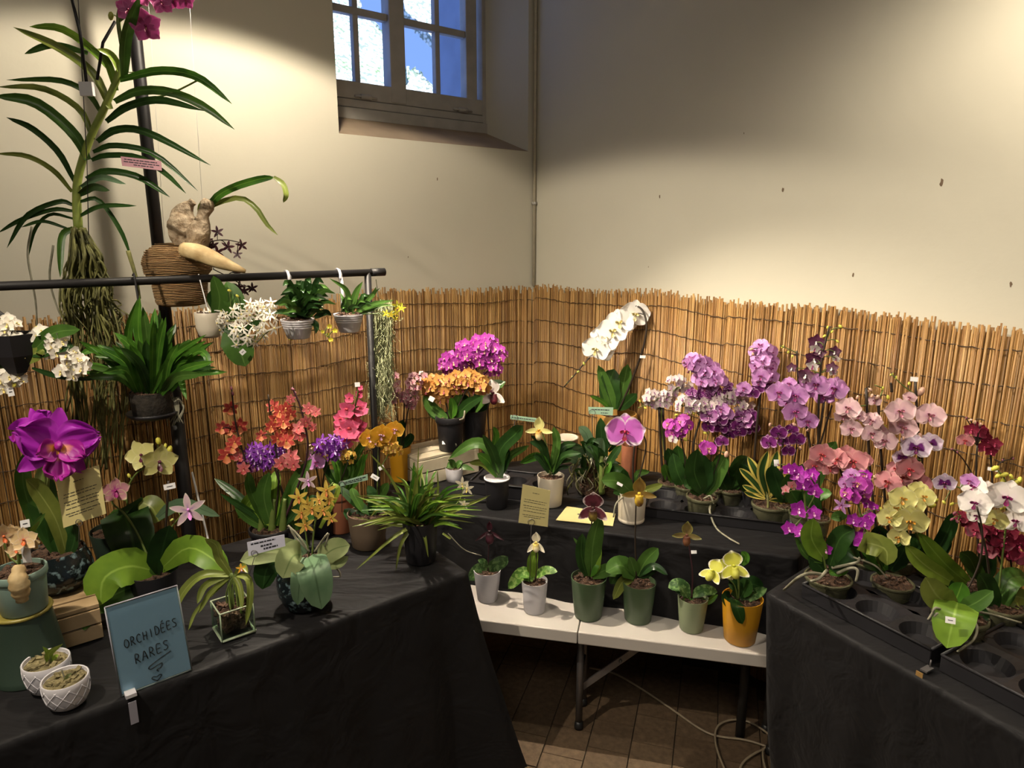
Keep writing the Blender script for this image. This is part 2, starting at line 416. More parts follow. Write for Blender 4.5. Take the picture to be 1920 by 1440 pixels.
for i, (l, r) in enumerate(SP):
    tz = top_z(l, r); lean = rr.uniform(-.012, .012); off = rr.uniform(-.003, .004)
    along = WL if l > r else WR; out = WR if l > r else WL
    p = W(l, r, 0) + out * off
    if i in near:
        o = bpy.data.objects.new('reed', RM[rr.randrange(24)]); COL.objects.link(o); o.parent = screen
        o.location = p - screen.location; o.scale = (1, 1, tz / 1.49); o.rotation_euler = (rr.uniform(-.006, .006), rr.uniform(-.006, .006), rr.random() * 6)
    else:
        h = tz + rr.uniform(-.016, .014); q = rr.uniform(0.0028, 0.0038); n0 = len(jm.v)
        jm.tube([p, p + along * lean * .5 + UP * h * .5, p + along * lean + UP * h], q, 5)
        for k in range(n0, len(jm.v)): jm.uv[k] = (i * 0.617, 0.5)
for (l, r) in SP[::2]:      # reeds of the rear face of the mat
    along = WL if l > r else WR; out = WR if l > r else WL; p = W(l, r, 0) - out * .0065 + along * .0026; n0 = len(jm.v)
    jm.tube([p, p + UP * (top_z(l, r) + rr.uniform(-.03, -.004))], .0055, 4)
    for k in range(n0, len(jm.v)): jm.uv[k] = (rr.random() * 50, 0.5)
ob = jm.build('reeds', M_REED, screen); tag(ob, kind='stuff')
for k in range(12):     # binding wires, twisted round the reeds
    z0 = 1.43 - k * 0.108; mb = MB(); pts = []
    for i, (l, r) in enumerate(SP[::3]):
        out = WR if l > r else WL
        pts.append(W(l, r, z0 + (top_z(l, r) - 1.492) + 0.004 * math.sin(i * .23 + k) + 0.0022 * math.sin(i * 2.1)) + out * 0.0065)
    mb.tube(pts, 0.0017, 4); mb.build('binding_wire', M_WIRE, screen)

# ------------------------------------------------------------------ black cloths over the tables
def cloth_material():
    m, N, Lk, B = nt('black_cloth'); tc = N.new('ShaderNodeTexCoord')
    n = N.new('ShaderNodeTexNoise'); n.inputs['Scale'].default_value = 5; n.inputs['Detail'].default_value = 5; Lk.new(tc.outputs['Object'], n.inputs['Vector'])
    r = ramp(N, [(0.0055, 0.0052, 0.0062), (0.009, 0.0084, 0.0095)], [.3, .7]); Lk.new(n.outputs['Fac'], r.inputs[0]); Lk.new(r.outputs[0], B.inputs['Base Color'])
    mp = N.new('ShaderNodeMapping'); mp.inputs['Scale'].default_value = (5, 14, 9); mp.inputs['Rotation'].default_value = (0, 0, 0.5); Lk.new(tc.outputs['Object'], mp.inputs[0])
    n2 = N.new('ShaderNodeTexNoise'); n2.inputs['Scale'].default_value = 1.0; n2.inputs['Detail'].default_value = 3; n2.inputs['Distortion'].default_value = 0.6; Lk.new(mp.outputs[0], n2.inputs['Vector'])
    b = N.new('ShaderNodeBump'); b.inputs['Strength'].default_value = 0.75; b.inputs['Distance'].default_value = 0.02; Lk.new(n2.outputs['Fac'], b.inputs['Height']); Lk.new(b.outputs[0], B.inputs['Normal'])
    B.inputs['Roughness'].default_value = 0.62; B.inputs['Sheen Weight'].default_value = 0.03; B.inputs['Specular IOR Level'].default_value = 0.2; return m
M_CLOTH = cloth_material()
def cloth(poly, z, label, seed, flare=0.05, corner_flare=0.1, amp=0.018, z1=0.0, skip=()):
    rr = random.Random(seed); n = len(poly); per = []   # perimeter samples: (point, outward normal, cornerness, edge index)
    c = sum((Vector(p) for p in poly), Vector((0, 0, 0))) / n; c.z = 0
    for i in range(n):
        a, b = Vector(poly[i]), Vector(poly[(i + 1) % n]); e = b - a; L = e.length; t = e / L
        nn = Vector((t.y, -t.x, 0))
        if nn.dot((a + b) / 2 - c) < 0: nn = -nn
        m = max(8, int(L / 0.02))
        for k in range(m):
            d = k / m * L; cr = max(0, 1 - min(d, L - d) / 0.12)
            pa, pb = Vector(poly[i - 1]), Vector(poly[(i + 2) % n])
            oth = None
            if d < L / 2: e2 = (a - pa).normalized()
            else: e2 = (pb - b).normalized()
            n2 = Vector((e2.y, -e2.x, 0));
            if n2.dot((a if d < L / 2 else b) - c) < 0: n2 = -n2
            w = 0.5 * cr; no = (nn * (1 - w) + n2 * w).normalized()
            fl = 0 if i in skip else 1
            per.append((a + e * (k / m), no, cr, i, fl))
    P = len(per); ph = [rr.uniform(0, 6.28) for _ in range(6)]
    mb = MB()
    rows_ = []
    for s in (0.0, 0.15, 0.3, 0.42, 0.54, 0.64, 0.73, 0.81, 0.88, 0.94, 0.985):
        row = []
        for (p, no, cr, i, fl) in per:
            q = c.lerp(p, s); w = 0.0022 * noise.noise(Vector((q.x * 9 + q.y * 7, q.y * 22 - q.x * 15, seed))) + 0.0012 * noise.noise(q * 33)
            row.append(mb.vert((q.x, q.y, z + w - 0.001)))
        rows_.append(row)
    H = z - z1
    for f in (0.004, 0.03, 0.1, 0.2, 0.33, 0.47, 0.62, 0.77, 0.9, 0.99):
        row = []; s = 0
        for j, (p, no, cr, i, fl) in enumerate(per):
            u = j * 0.02
            fold = math.sin(u * 21 + ph[0] + 1.5 * math.sin(u * 5 + ph[1])) * 0.6 + math.sin(u * 47 + ph[2]) * 0.25 + noise.noise(Vector((u * 6, seed, f * 1.5))) * 0.5
            out = 0.006 + (flare * f + amp * fold * min(1, f * 1.6) + corner_flare * cr * cr * f * (0.6 + .4 * f)) * fl
            out = max(out, 0.004) if flare > 0 else out
            q = p + no * out
            row.append(mb.vert((q.x, q.y, z - H * f - 0.001)))
        rows_.append(row)
    for a, b in zip(rows_, rows_[1:]):
        for j in range(P): mb.face((a[j], a[(j + 1) % P], b[(j + 1) % P], b[j]))
    o = mb.build('tablecloth', M_CLOTH, origin=(c.x, c.y, z1)); return tag(o, label, 'tablecloth', None)
TZ = 0.74
LT = [W(1.24, .50, 0), W(1.24, 1.15, 0), W(3.3, 1.17, 0), W(3.3, .50, 0)]
cloth(LT, TZ, 'black cloth over the long table in front of the garment rack', 3, 0.055, 0.13, z1=0.05)
un = Vector((.953, -.303, 0)); nn_ = Vector((.303, .953, 0))
MFL = Vector((-.41, 2.447, 0)) - un * .09; MFR = Vector((.893, 2.03, 0)) + un * .02
MT = [MFL, MFR, W(.075, 1.68, 0), W(.075, .93, 0), W(.40, .46, 0), W(.98, .24, 0)]
cloth(MT, TZ, 'black cloth over the corner table behind the white bench', 5, 0.012, 0.02, 0.008, z1=0.40, skip=(2, 3, 4, 5))
RT = [W(.625, 1.80, 0), W(.74, 2.52, 0), W(.80, 3.3, 0), W(.12, 3.3, 0), W(.12, 1.78, 0)]
cloth(RT, TZ, 'black cloth over the table along the right wall with an empty card clip', 8, -0.05, -0.04, skip=(3,))

# the table under the corner cloth
M_DARKT = plain('dark_table', (0.02, 0.018, 0.016), 0.7)
ct = sum(MT, Vector((0, 0, 0))) / len(MT); tb = empty('folding_table', ct, 'dark table under the black cloth in the corner', 'table')
mb = MB(); f0 = [mb.vert((p.x * .97 + ct.x * .03, p.y * .97 + ct.y * .03, TZ - .006)) for p in MT]; f1 = [mb.vert((p.x * .97 + ct.x * .03, p.y * .97 + ct.y * .03, TZ - .03)) for p in MT]
mb.face(f0); mb.face(f1[::-1])
for i in range(len(MT)): mb.face((f0[i], f0[(i + 1) % len(MT)], f1[(i + 1) % len(MT)], f1[i]))
mb.build('tabletop', M_DARKT, tb, smooth=False)
for p in (MT[0], MT[1], MT[3], MT[5]):
    q = p.lerp(ct, .16); MB().tube([(q.x, q.y, .001), (q.x, q.y, TZ - .03)], .016, 8).build('leg', M_DARKT, tb)

# ------------------------------------------------------------------ white folding bench
M_WPLAS = plain('white_plastic', (0.50, 0.465, 0.43), 0.45, scale=3, var=0.05, bump=0.04, bscale=300)
M_LEG = plain('grey_steel', (0.16, 0.15, 0.15), 0.4, metal=0.6)
M_BLACK = plain('black_plastic', (0.012, 0.012, 0.013), 0.45)
BZ = 0.46
bx = (atz(1455, 1233, BZ) - atz(895, 1163, BZ)); bx.z = 0; bx.normalize(); by = Vector((-bx.y, bx.x, 0))
bm_ = atz(1083, 1185, BZ)            # the fold, on the front edge
bench = empty('folding_bench', Vector((bm_.x, bm_.y, 0)) + by * .14, 'white plastic folding bench with slipper orchids standing on it', 'bench')
BW = 0.30; e1 = (atz(1455, 1233, BZ) - bm_).dot(bx); e0 = -0.62
for a, b in ((e0, -.0015), (.0015, e1)):
    mb = MB(); mb.box(bm_ + bx * ((a + b) / 2) + by * (BW / 2) + UP * -.0225, b - a, BW, .045, (bx, by, UP))
    mb.build('bench_panel', M_WPLAS, bench, smooth=False, bevel=0.004)
lp = atz(1085, 1365, 0)
def bl(dx, dy, z): return Vector((lp.x, lp.y, z)) + bx * dx + by * dy
for dy in (0, .13):
    lg = MB().tube([bl(0, dy, .02), bl(0, dy, BZ - .045)], .0125, 10).build('leg', M_LEG, bench)
    MB().lathe([(.016, 0), (.017, .01), (.014, .03)], bl(0, dy, 0.001), 12).build('foot', M_BLACK, lg)
MB().tube([bl(0, 0, .215), bl(0, .13, .215)], .009, 8).build('stretcher', M_LEG, bench)
br = MB(); br.box((bl(.0, .02, .15) + bl(.27, .02, BZ - .05)) / 2, (bl(.27, .02, BZ - .05) - bl(0, .02, .15)).length, .008, .022, ((bl(.27, 0, BZ - .05) - bl(0, 0, .15)).normalized(), by, (bl(.27, 0, BZ - .05) - bl(0, 0, .15)).normalized().cross(by)))
br.build('brace', M_LEG, bench, smooth=False)
MB().ball(bl(.14, .012, .285), .007).ball(bl(.002, .008, .155), .007).build('rivet', M_LEG, bench)
for dy in (0.02, .13):
    lg = MB().tube([bl(.66, dy, .02), bl(.66, dy, BZ - .045)], .0125, 10).build('leg', M_LEG, bench)
    MB().lathe([(.016, 0), (.017, .01), (.014, .03)], bl(.66, dy, 0.001), 12).build('foot', M_BLACK, lg)
    lg = MB().tube([bl(-.5, dy, .02), bl(-.5, dy, BZ - .045)], .0125, 10).build('leg', M_LEG, bench)
    MB().lathe([(.016, 0), (.017, .01), (.014, .03)], bl(-.5, dy, 0.001), 12).build('foot', M_BLACK, lg)

# ------------------------------------------------------------------ extension cord on the floor
M_CORD = plain('beige_cord', (0.30, 0.24, 0.16), 0.5)
mb = MB()
path = [(1105, 1252), (1150, 1262), (1200, 1290), (1260, 1330), (1310, 1365), (1345, 1380), (1400, 1388), (1450, 1405), (1490, 1428), (1496, 1470), (1440, 1500), (1390, 1478), (1388, 1440), (1410, 1416), (1450, 1402), (1478, 1430), (1470, 1480), (1420, 1500), (1375, 1470), (1346, 1410), (1342, 1370), (1362, 1352), (1400, 1352), (1445, 1380), (1470, 1420), (1488, 1455), (1460, 1490), (1435, 1440), (1432, 1405), (1455, 1400), (1490, 1415), (1530, 1400), (1500, 1368), (1470, 1370), (1455, 1390), (1462, 1430), (1490, 1480)]
pts = smooth_path([atz(x, y, 0.009 + (i > 12) * 0.004 + (i > 24) * .005) for i, (x, y) in enumerate(path)], 240)
mb.tube(pts, 0.0042, 6)
tag(mb.build('extension_cord', M_CORD, origin=atz(1450, 1420, 0)), 'thin beige extension cord coiled on the floor under the bench', 'cord')

# ------------------------------------------------------------------ garment rack and lamps
M_RACK = plain('black_metal', (0.009, 0.008, 0.009), 0.5, spec=0.35)
RR = 0.47
pr = on_left(690, 530, RR); dpr = pr - K; RL = dpr.dot(WL)
rz = on_left(718, 510, RR).z
rack = empty('garment_rack', W(1.8, 0.32, 0), 'black metal garment rack with a low rail and a tall post behind', 'garment rack')
re = (on_left(719, 510, RR) - K).dot(WL)
MB().tube([W(re, RR, rz), W(3.2, RR, rz)], .0125, 12).build('low_rail', M_RACK, rack)
MB().tube([W(re - .004, RR, rz), W(re + .05, RR, rz)], .0145, 12).build('end_cap', M_RACK, rack)
MB().tube([W(RL, RR, .02), W(RL, RR, rz)], .0125, 12).build('short_post', M_RACK, rack)
tp = on_left(305, 540, 0.18); tl = (tp - K).dot(WL)
MB().tube([W(tl, .18, .02), W(tl, .18, 1.25)], .024, 14).build('tall_post', M_RACK, rack)
MB().tube([W(tl, .18, 1.25), W(tl, .18, 2.95)], .0195, 14).build('upper_post', M_RACK, rack)
MB().tube([W(tl - .35, .18, 2.95), W(3.2, .18, 2.95)], .0195, 12).build('top_rail', M_RACK, rack)
MB().tube([W(RL, RR, .02), W(RL, .1, .02)], .015, 8).build('base_bar', M_RACK, rack)
MB().tube([W(tl, .45, .02), W(tl, .1, .02)], .02, 8).build('base_bar', M_RACK, rack)
MB().tube([W(RL, .18, .02), W(3.2, .18, .02)], .012, 8).build('base_rail', M_RACK, rack)
MB().tube([W(3.19, RR, .02), W(3.19, RR, rz)], .0125, 12).build('short_post', M_RACK, rack)
MB().tube([W(3.19, .18, .02), W(3.19, .18, 2.95)], .0195, 12).build('tall_post', M_RACK, rack)

M_BULB, N, Lk, B = nt('lit_bulb'); B.inputs['Emission Color'].default_value = (1, .86, .66, 1); B.inputs['Emission Strength'].default_value = 9
lamp = empty('clip_lamp', LAMP_V, 'warm clip-on spotlight with a dark shade above the rack', 'lamp')
axz = (WR * 0.35 + Vector((-.12, -.1, .75))).normalized(); axx = axz.cross(WL).normalized(); axy = axz.cross(axx)
sh = MB().lathe([(.012, .13), (.030, .125), (.045, .09), (.060, .04), (.064, .03), (.061, .03), (.043, .088), (.028, .118)], LAMP_V + axz * .002, 24, ax=(axx, axy, axz)).build('lamp_shade', M_RACK, lamp)
MB().ball(LAMP_V + axz * .012, (.036, .036, .04), 14, 10, (axx, axy, axz)).build('bulb', M_BULB, lamp)
MB().tube(smooth_path([LAMP_V + axz * .13, LAMP_V + Vector((-.15, .05, .5)), W(tl, .18, 2.93)], 14), .006, 6).build('arm', M_RACK, lamp)

# ------------------------------------------------------------------ plant kit
RG = random.Random(77)
def leaf_mat(key, c, c2, rib, rough=0.34, edge=None, mottle=None, trans=0.12):
    m, N, Lk, B = nt('leaf_' + key)
    uv = N.new('ShaderNodeUVMap'); sep = N.new('ShaderNodeSeparateXYZ'); Lk.new(uv.outputs[0], sep.inputs[0])
    tc = N.new('ShaderNodeTexCoord'); n = N.new('ShaderNodeTexNoise'); n.inputs['Scale'].default_value = 16; n.inputs['Detail'].default_value = 3
    Lk.new(tc.outputs['Object'], n.inputs['Vector'])
    r = ramp(N, [c2, c], [0.32, 0.66]); Lk.new(n.outputs['Fac'], r.inputs[0]); col = r.outputs[0]
    if mottle:
        n2 = N.new('ShaderNodeTexNoise'); n2.inputs['Scale'].default_value = 70; Lk.new(tc.outputs['Object'], n2.inputs['Vector'])
        r3 = ramp(N, [(0, 0, 0), (1, 1, 1)], [0.48, 0.58]); Lk.new(n2.outputs['Fac'], r3.inputs[0])
        x = N.new('ShaderNodeMixRGB'); Lk.new(r3.outputs[0], x.inputs[0]); Lk.new(col, x.inputs[1]); x.inputs[2].default_value = rgb(mottle); col = x.outputs[0]
    r2 = ramp(N, [(1, 1, 1), (0, 0, 0)], [0.02, 0.09]); Lk.new(sep.outputs[1], r2.inputs[0])
    x = N.new('ShaderNodeMixRGB'); Lk.new(r2.outputs[0], x.inputs[0]); Lk.new(col, x.inputs[1]); x.inputs[2].default_value = rgb(rib); col = x.outputs[0]
    if edge:
        r4 = ramp(N, [(0, 0, 0), (1, 1, 1)], [0.50, 0.56]); Lk.new(sep.outputs[1], r4.inputs[0])
        x = N.new('ShaderNodeMixRGB'); Lk.new(r4.outputs[0], x.inputs[0]); Lk.new(col, x.inputs[1]); x.inputs[2].default_value = rgb(edge); col = x.outputs[0]
    Lk.new(col, B.inputs['Base Color']); B.inputs['Roughness'].default_value = rough; B.inputs['Specular IOR Level'].default_value = 0.3
    t = N.new('ShaderNodeBsdfTranslucent'); Lk.new(col, t.inputs[0]); mx = N.new('ShaderNodeMixShader'); mx.inputs[0].default_value = trans
    Lk.new(B.outputs[0], mx.inputs[1]); Lk.new(t.outputs[0], mx.inputs[2]); Lk.new(mx.outputs[0], N['Material Output'].inputs[0]); return m
LM = {
 'dark': leaf_mat('dark', '2c4a1e', '1d3515', '3a5a28'), 'mid': leaf_mat('mid', '46682a', '355220', '58783a'),
 'bright': leaf_mat('bright', '70902f', '587825', '86a545'), 'pale': leaf_mat('pale', '919b6c', '788657', '66774a', 0.5),
 'grey': leaf_mat('grey', '617a5c', '4f6a4e', '42593f', 0.45), 'olive': leaf_mat('olive', '76803a', '59652a', '8a9450'),
 'lime': leaf_mat('lime', '8ea640', '738c30', 'a2b65a'), 'var': leaf_mat('variegated', '35522a', '2a4420', '41602f', edge='cdbb5e'),
 'mottle': leaf_mat('mottled', '3f5f33', '33512b', '4b6d3b', mottle='6f8f57'), 'mottle_light': leaf_mat('mottled_light', '5f8a3a', '4c7630', '6d9645', mottle='96b565'),
 'deep': leaf_mat('deep', '24401c', '182e13', '2f4d25', 0.3), 'fern': leaf_mat('fern', '4b7a26', '2c5218', '6b9538', 0.38), 'sheath': leaf_mat('sheath', '9aa56a', '7d8b50', 'a9b278', 0.5)}
M_STEMG = plain('green_stem', rgb('5f7034')[:3], 0.5, scale=60); M_STEMD = plain('dark_stem', rgb('2a2018')[:3], 0.55, scale=60)
M_STEMP = plain('purple_stem', rgb('3a2028')[:3], 0.5, scale=60); M_ROOT = plain('grey_root', rgb('9a9684')[:3], 0.7, scale=40, c2=rgb('6f6d58')[:3])
M_ROOTG = plain('green_root', rgb('74733c')[:3], 0.7, scale=30, c2=rgb('3a3a1c')[:3])
M_BARK = plain('bark_mix', (0.12, 0.06, 0.032), 0.9, scale=140, c2=(0.02, 0.011, 0.007), bump=1.0)
M_MOSSY = plain('moss_mix', (0.30, 0.25, 0.12), 0.9, scale=90, c2=(0.10, 0.08, 0.035), bump=1.0)
M_TAG = plain('white_tag', (0.62, 0.61, 0.62), 0.5, var=0.03)
M_INK = plain('ink', (0.02, 0.02, 0.03), 0.7, var=0.0)
STEMM = {'l': plain('lime_stem', rgb('8f9c46')[:3], .5, scale=25, c2=rgb('6f8038')[:3]), 'g': M_STEMG, 'd': M_STEMD, 'p': M_STEMP, 'root': M_ROOT, 'rg': M_ROOTG}

def prof(shape, t):
    if shape == 'phal': return max(0.0, min(1, (0.34 + t * 2.6)) * (1 - max(0, (t - .5) / .5) ** 2.3) ** .6)
    if shape == 'strap': return min(1, .6 + t * 1.6) * (1 - max(0, (t - .62) / .38) ** 2) ** .7
    if shape == 'grass': return min(1, .7 + t) * (1 - t) ** .55
    if shape == 'lance': return max(0.02, math.sin(math.pi * (0.08 + .92 * t) ** .8)) ** .8
    if shape == 'even': return 1.0
    return math.sin(math.pi * t)

# flower prototypes: petals face +Z, up is +Y, overall width about 2 units
COLS = { 'hood': ('5a2030', 'dcd0cc', 'f0e8e4', '4a1020', '601828'),
  # inner, mid, edge, lip, lip 2
 'magenta': ('c23ac0', 'b02ab4', 'c24cc8', 'e8a8d8', '8a1a70'), 'orchid': ('d070c8', 'b83fb0', 'c95fc4', 'f0c0a0', '9a2080'),
 'lilac': ('a860b0', 'c88ccc', 'd9a8dc', 'a03880', 'e8d0b0'), 'pale_pink': ('c89ab0', 'd8b4bc', 'e0c4c4', 'b06880', 'e0c890'),
 'salmon': ('d08088', 'cc8890', 'd8a0a0', 'c04050', 'e0b070'), 'burgundy': ('8a1838', '70142e', '882040', 'a83058', 'c06070'),
 'white': ('f4f2ee', 'f2f0ec', 'f4f2f0', 'e8dca0', 'c8b040'), 'white_pur': ('efe4e8', 'eee8e4', 'f2eeea', '8a2060', 'c060a0'),
 'yellow': ('dcd890', 'd8d488', 'e0dca0', 'c89030', 'e8e0b0'), 'gold': ('d8a030', 'd09a28', 'd8ac40', 'e0b0c0', 'a05028'),
 'orange': ('c8803c', 'd09850', 'd8a860', 'b05868', 'e0c080'), 'redorange': ('9a2430', 'b8403c', 'dc8a60', 'dc8458', 'd8a848'),
 'pinkred': ('c04050', 'd06a70', 'd89080', 'c05050', 'e0b090'), 'hotpink': ('c02850', 'd8547e', 'dc6c8e', 'c83848', 'e09030'),
 'purple': ('b880d0', '7a2aa0', '9448b8', 'd0a8e0', 'f0e0f0'), 'star_yellow': ('b88a38', 'ccb050', 'd4bc60', 'c87838', 'd0a060'),
 'star_pink': ('b890c0', 'd8bcc8', 'e4d8cc', 'c880c8', 'e0c0e0'), 'dark_edge': ('581058', '7a2878', 'd8a8d4', '681858', 'e0d0d8'),
 'harlequin': ('6a2070', 'd8c4dc', 'e8e0e8', '701a60', 'c89050'), 'bicolor': ('40102c', '4a1436', '5a2048', 'f0ece8', 'f0e8e8'),
 'spot_yellow': ('d4cc90', 'd0cc84', 'd8d498', '5a2038', 'e8e8e0'), 'pink_stripe': ('c050a0', 'd898a8', 'e4d0b0', 'a02878', 'd060b0'),
 'white_lilac': ('d0b8d0', 'dccccf', 'e4dcd0', 'b070b0', 'd8c880'), 'cream': ('e0d8b8', 'e4dcc4', 'e8e0d0', 'd8c060', 'e8e0c0'),
 'ivory': ('e8e2cc', 'ece6da', 'f0ece4', 'dcc878', 'e8e0c0'), 'maroon': ('301018', '3a1420', '481c28', '200810', '5a2838'),
 'yellow_small': ('c8b830', 'd0c438', 'd8d050', 'd0a020', 'e0d860'), 'gold_small': ('b88830', 'caa040', 'd8b858', 'a05828', 'e0c080'),
 'peach': ('d8a890', 'dcc090', 'e0ccb0', 'c8602c', 'd8a040'), 'cattleya': ('a028a8', 'a01cac', 'b034ba', '9a1a8c', 'd88a30'), 'pink_small': ('c88090', 'd0a0a8', 'dcb4b0', 'a83868', 'e0b0b0'),
 'lilac_edge': ('c860c4', 'c468c4', 'e8d8e4', 'b03050', 'e0a8c0'), 'vanda': ('a03878', 'ac4080', 'c86aa0', '802050', 'd0a060')}
PM = {}
def petal_mat(key):
    if key in PM: return PM[key]
    inner, mid, edge, l1, l2 = COLS[key]
    def make(name, cols, pos, trans):
        m, N, Lk, B = nt(name); uv = N.new('ShaderNodeUVMap'); sep = N.new('ShaderNodeSeparateXYZ'); Lk.new(uv.outputs[0], sep.inputs[0])
        mx = N.new('ShaderNodeMath'); mx.operation = 'MAXIMUM'; Lk.new(sep.outputs[0], mx.inputs[0]); Lk.new(sep.outputs[1], mx.inputs[1])
        tc = N.new('ShaderNodeTexCoord'); n = N.new('ShaderNodeTexNoise'); n.inputs['Scale'].default_value = 5; Lk.new(tc.outputs['Object'], n.inputs['Vector'])
        ad = N.new('ShaderNodeMath'); ad.operation = 'MULTIPLY_ADD'; Lk.new(n.outputs['Fac'], ad.inputs[0]); ad.inputs[1].default_value = 0.3; ad.inputs[2].default_value = -0.15
        a2 = N.new('ShaderNodeMath'); a2.operation = 'ADD'; Lk.new(mx.outputs[0], a2.inputs[0]); Lk.new(ad.outputs[0], a2.inputs[1])
        r = ramp(N, cols, pos); Lk.new(a2.outputs[0], r.inputs[0]); Lk.new(r.outputs[0], B.inputs['Base Color']); B.inputs['Roughness'].default_value = 0.5
        t = N.new('ShaderNodeBsdfTranslucent'); Lk.new(r.outputs[0], t.inputs[0]); q = N.new('ShaderNodeMixShader'); q.inputs[0].default_value = trans
        Lk.new(B.outputs[0], q.inputs[1]); Lk.new(t.outputs[0], q.inputs[2]); Lk.new(q.outputs[0], N['Material Output'].inputs[0]); return m
    PM[key] = (make('petal_' + key, [inner, mid, mid, edge], [0.15, 0.42, 0.78, 0.95] if key != 'harlequin' else [0.38, 0.52, .8, .95], 0.22), make('lip_' + key, [l2, l1, l1], [0.2, 0.5, 1.0], 0.1))
    return PM[key]
def petal(mb, ang, L, w, kind='round', cup=0.12, lift=0.0, ruf=0.0, nu=5, nv=4, r0=0.05, seed=0, curl=0.0, center=(0, 0, 0), z0=0.0):
    a = Vector((math.cos(ang), math.sin(ang), 0)); b = Vector((-a.y, a.x, 0)); c = Vector(center)
    def fn(i, j):
        u = i; v = j * 2 - 1
        if kind == 'round': wd = math.sin(math.pi * min(1, .12 + u * .85)) ** .6
        elif kind == 'fan': wd = (0.25 + .75 * u) * (1 - max(0, (u - .72) / .28) ** 2 * .75)
        elif kind == 'sepal': wd = math.sin(math.pi * min(1, .12 + u * .84)) ** .85
        elif kind == 'narrow': wd = math.sin(math.pi * min(1, .16 + u * .8)) ** .9
        else: wd = math.sin(math.pi * min(.985, .1 + u * .9))
        wv = 0.0
        if ruf: wv = ruf * u * (math.sin(v * 7 + seed * 2.3 + u * 4) * .6 + math.sin(v * 13 + seed) * .4) * (0.3 + abs(v))
        fr_ = (1 + .07 * math.sin(v * 15 + seed) * u + .04 * math.sin(v * 29 + seed * 3) * u) if ruf > .1 else 1
        p = c + a * (r0 + u * L * fr_ * (1 - 0.10 * v * v if kind in ('round', 'fan') else 1)) + b * (v * w * wd * fr_)
        p.z += z0 + lift * u + cup * (v * v - .35) * u - curl * u * u + wv
        return p, (u, abs(v))
    mb.grid(fn, nu, nv)
D = math.radians
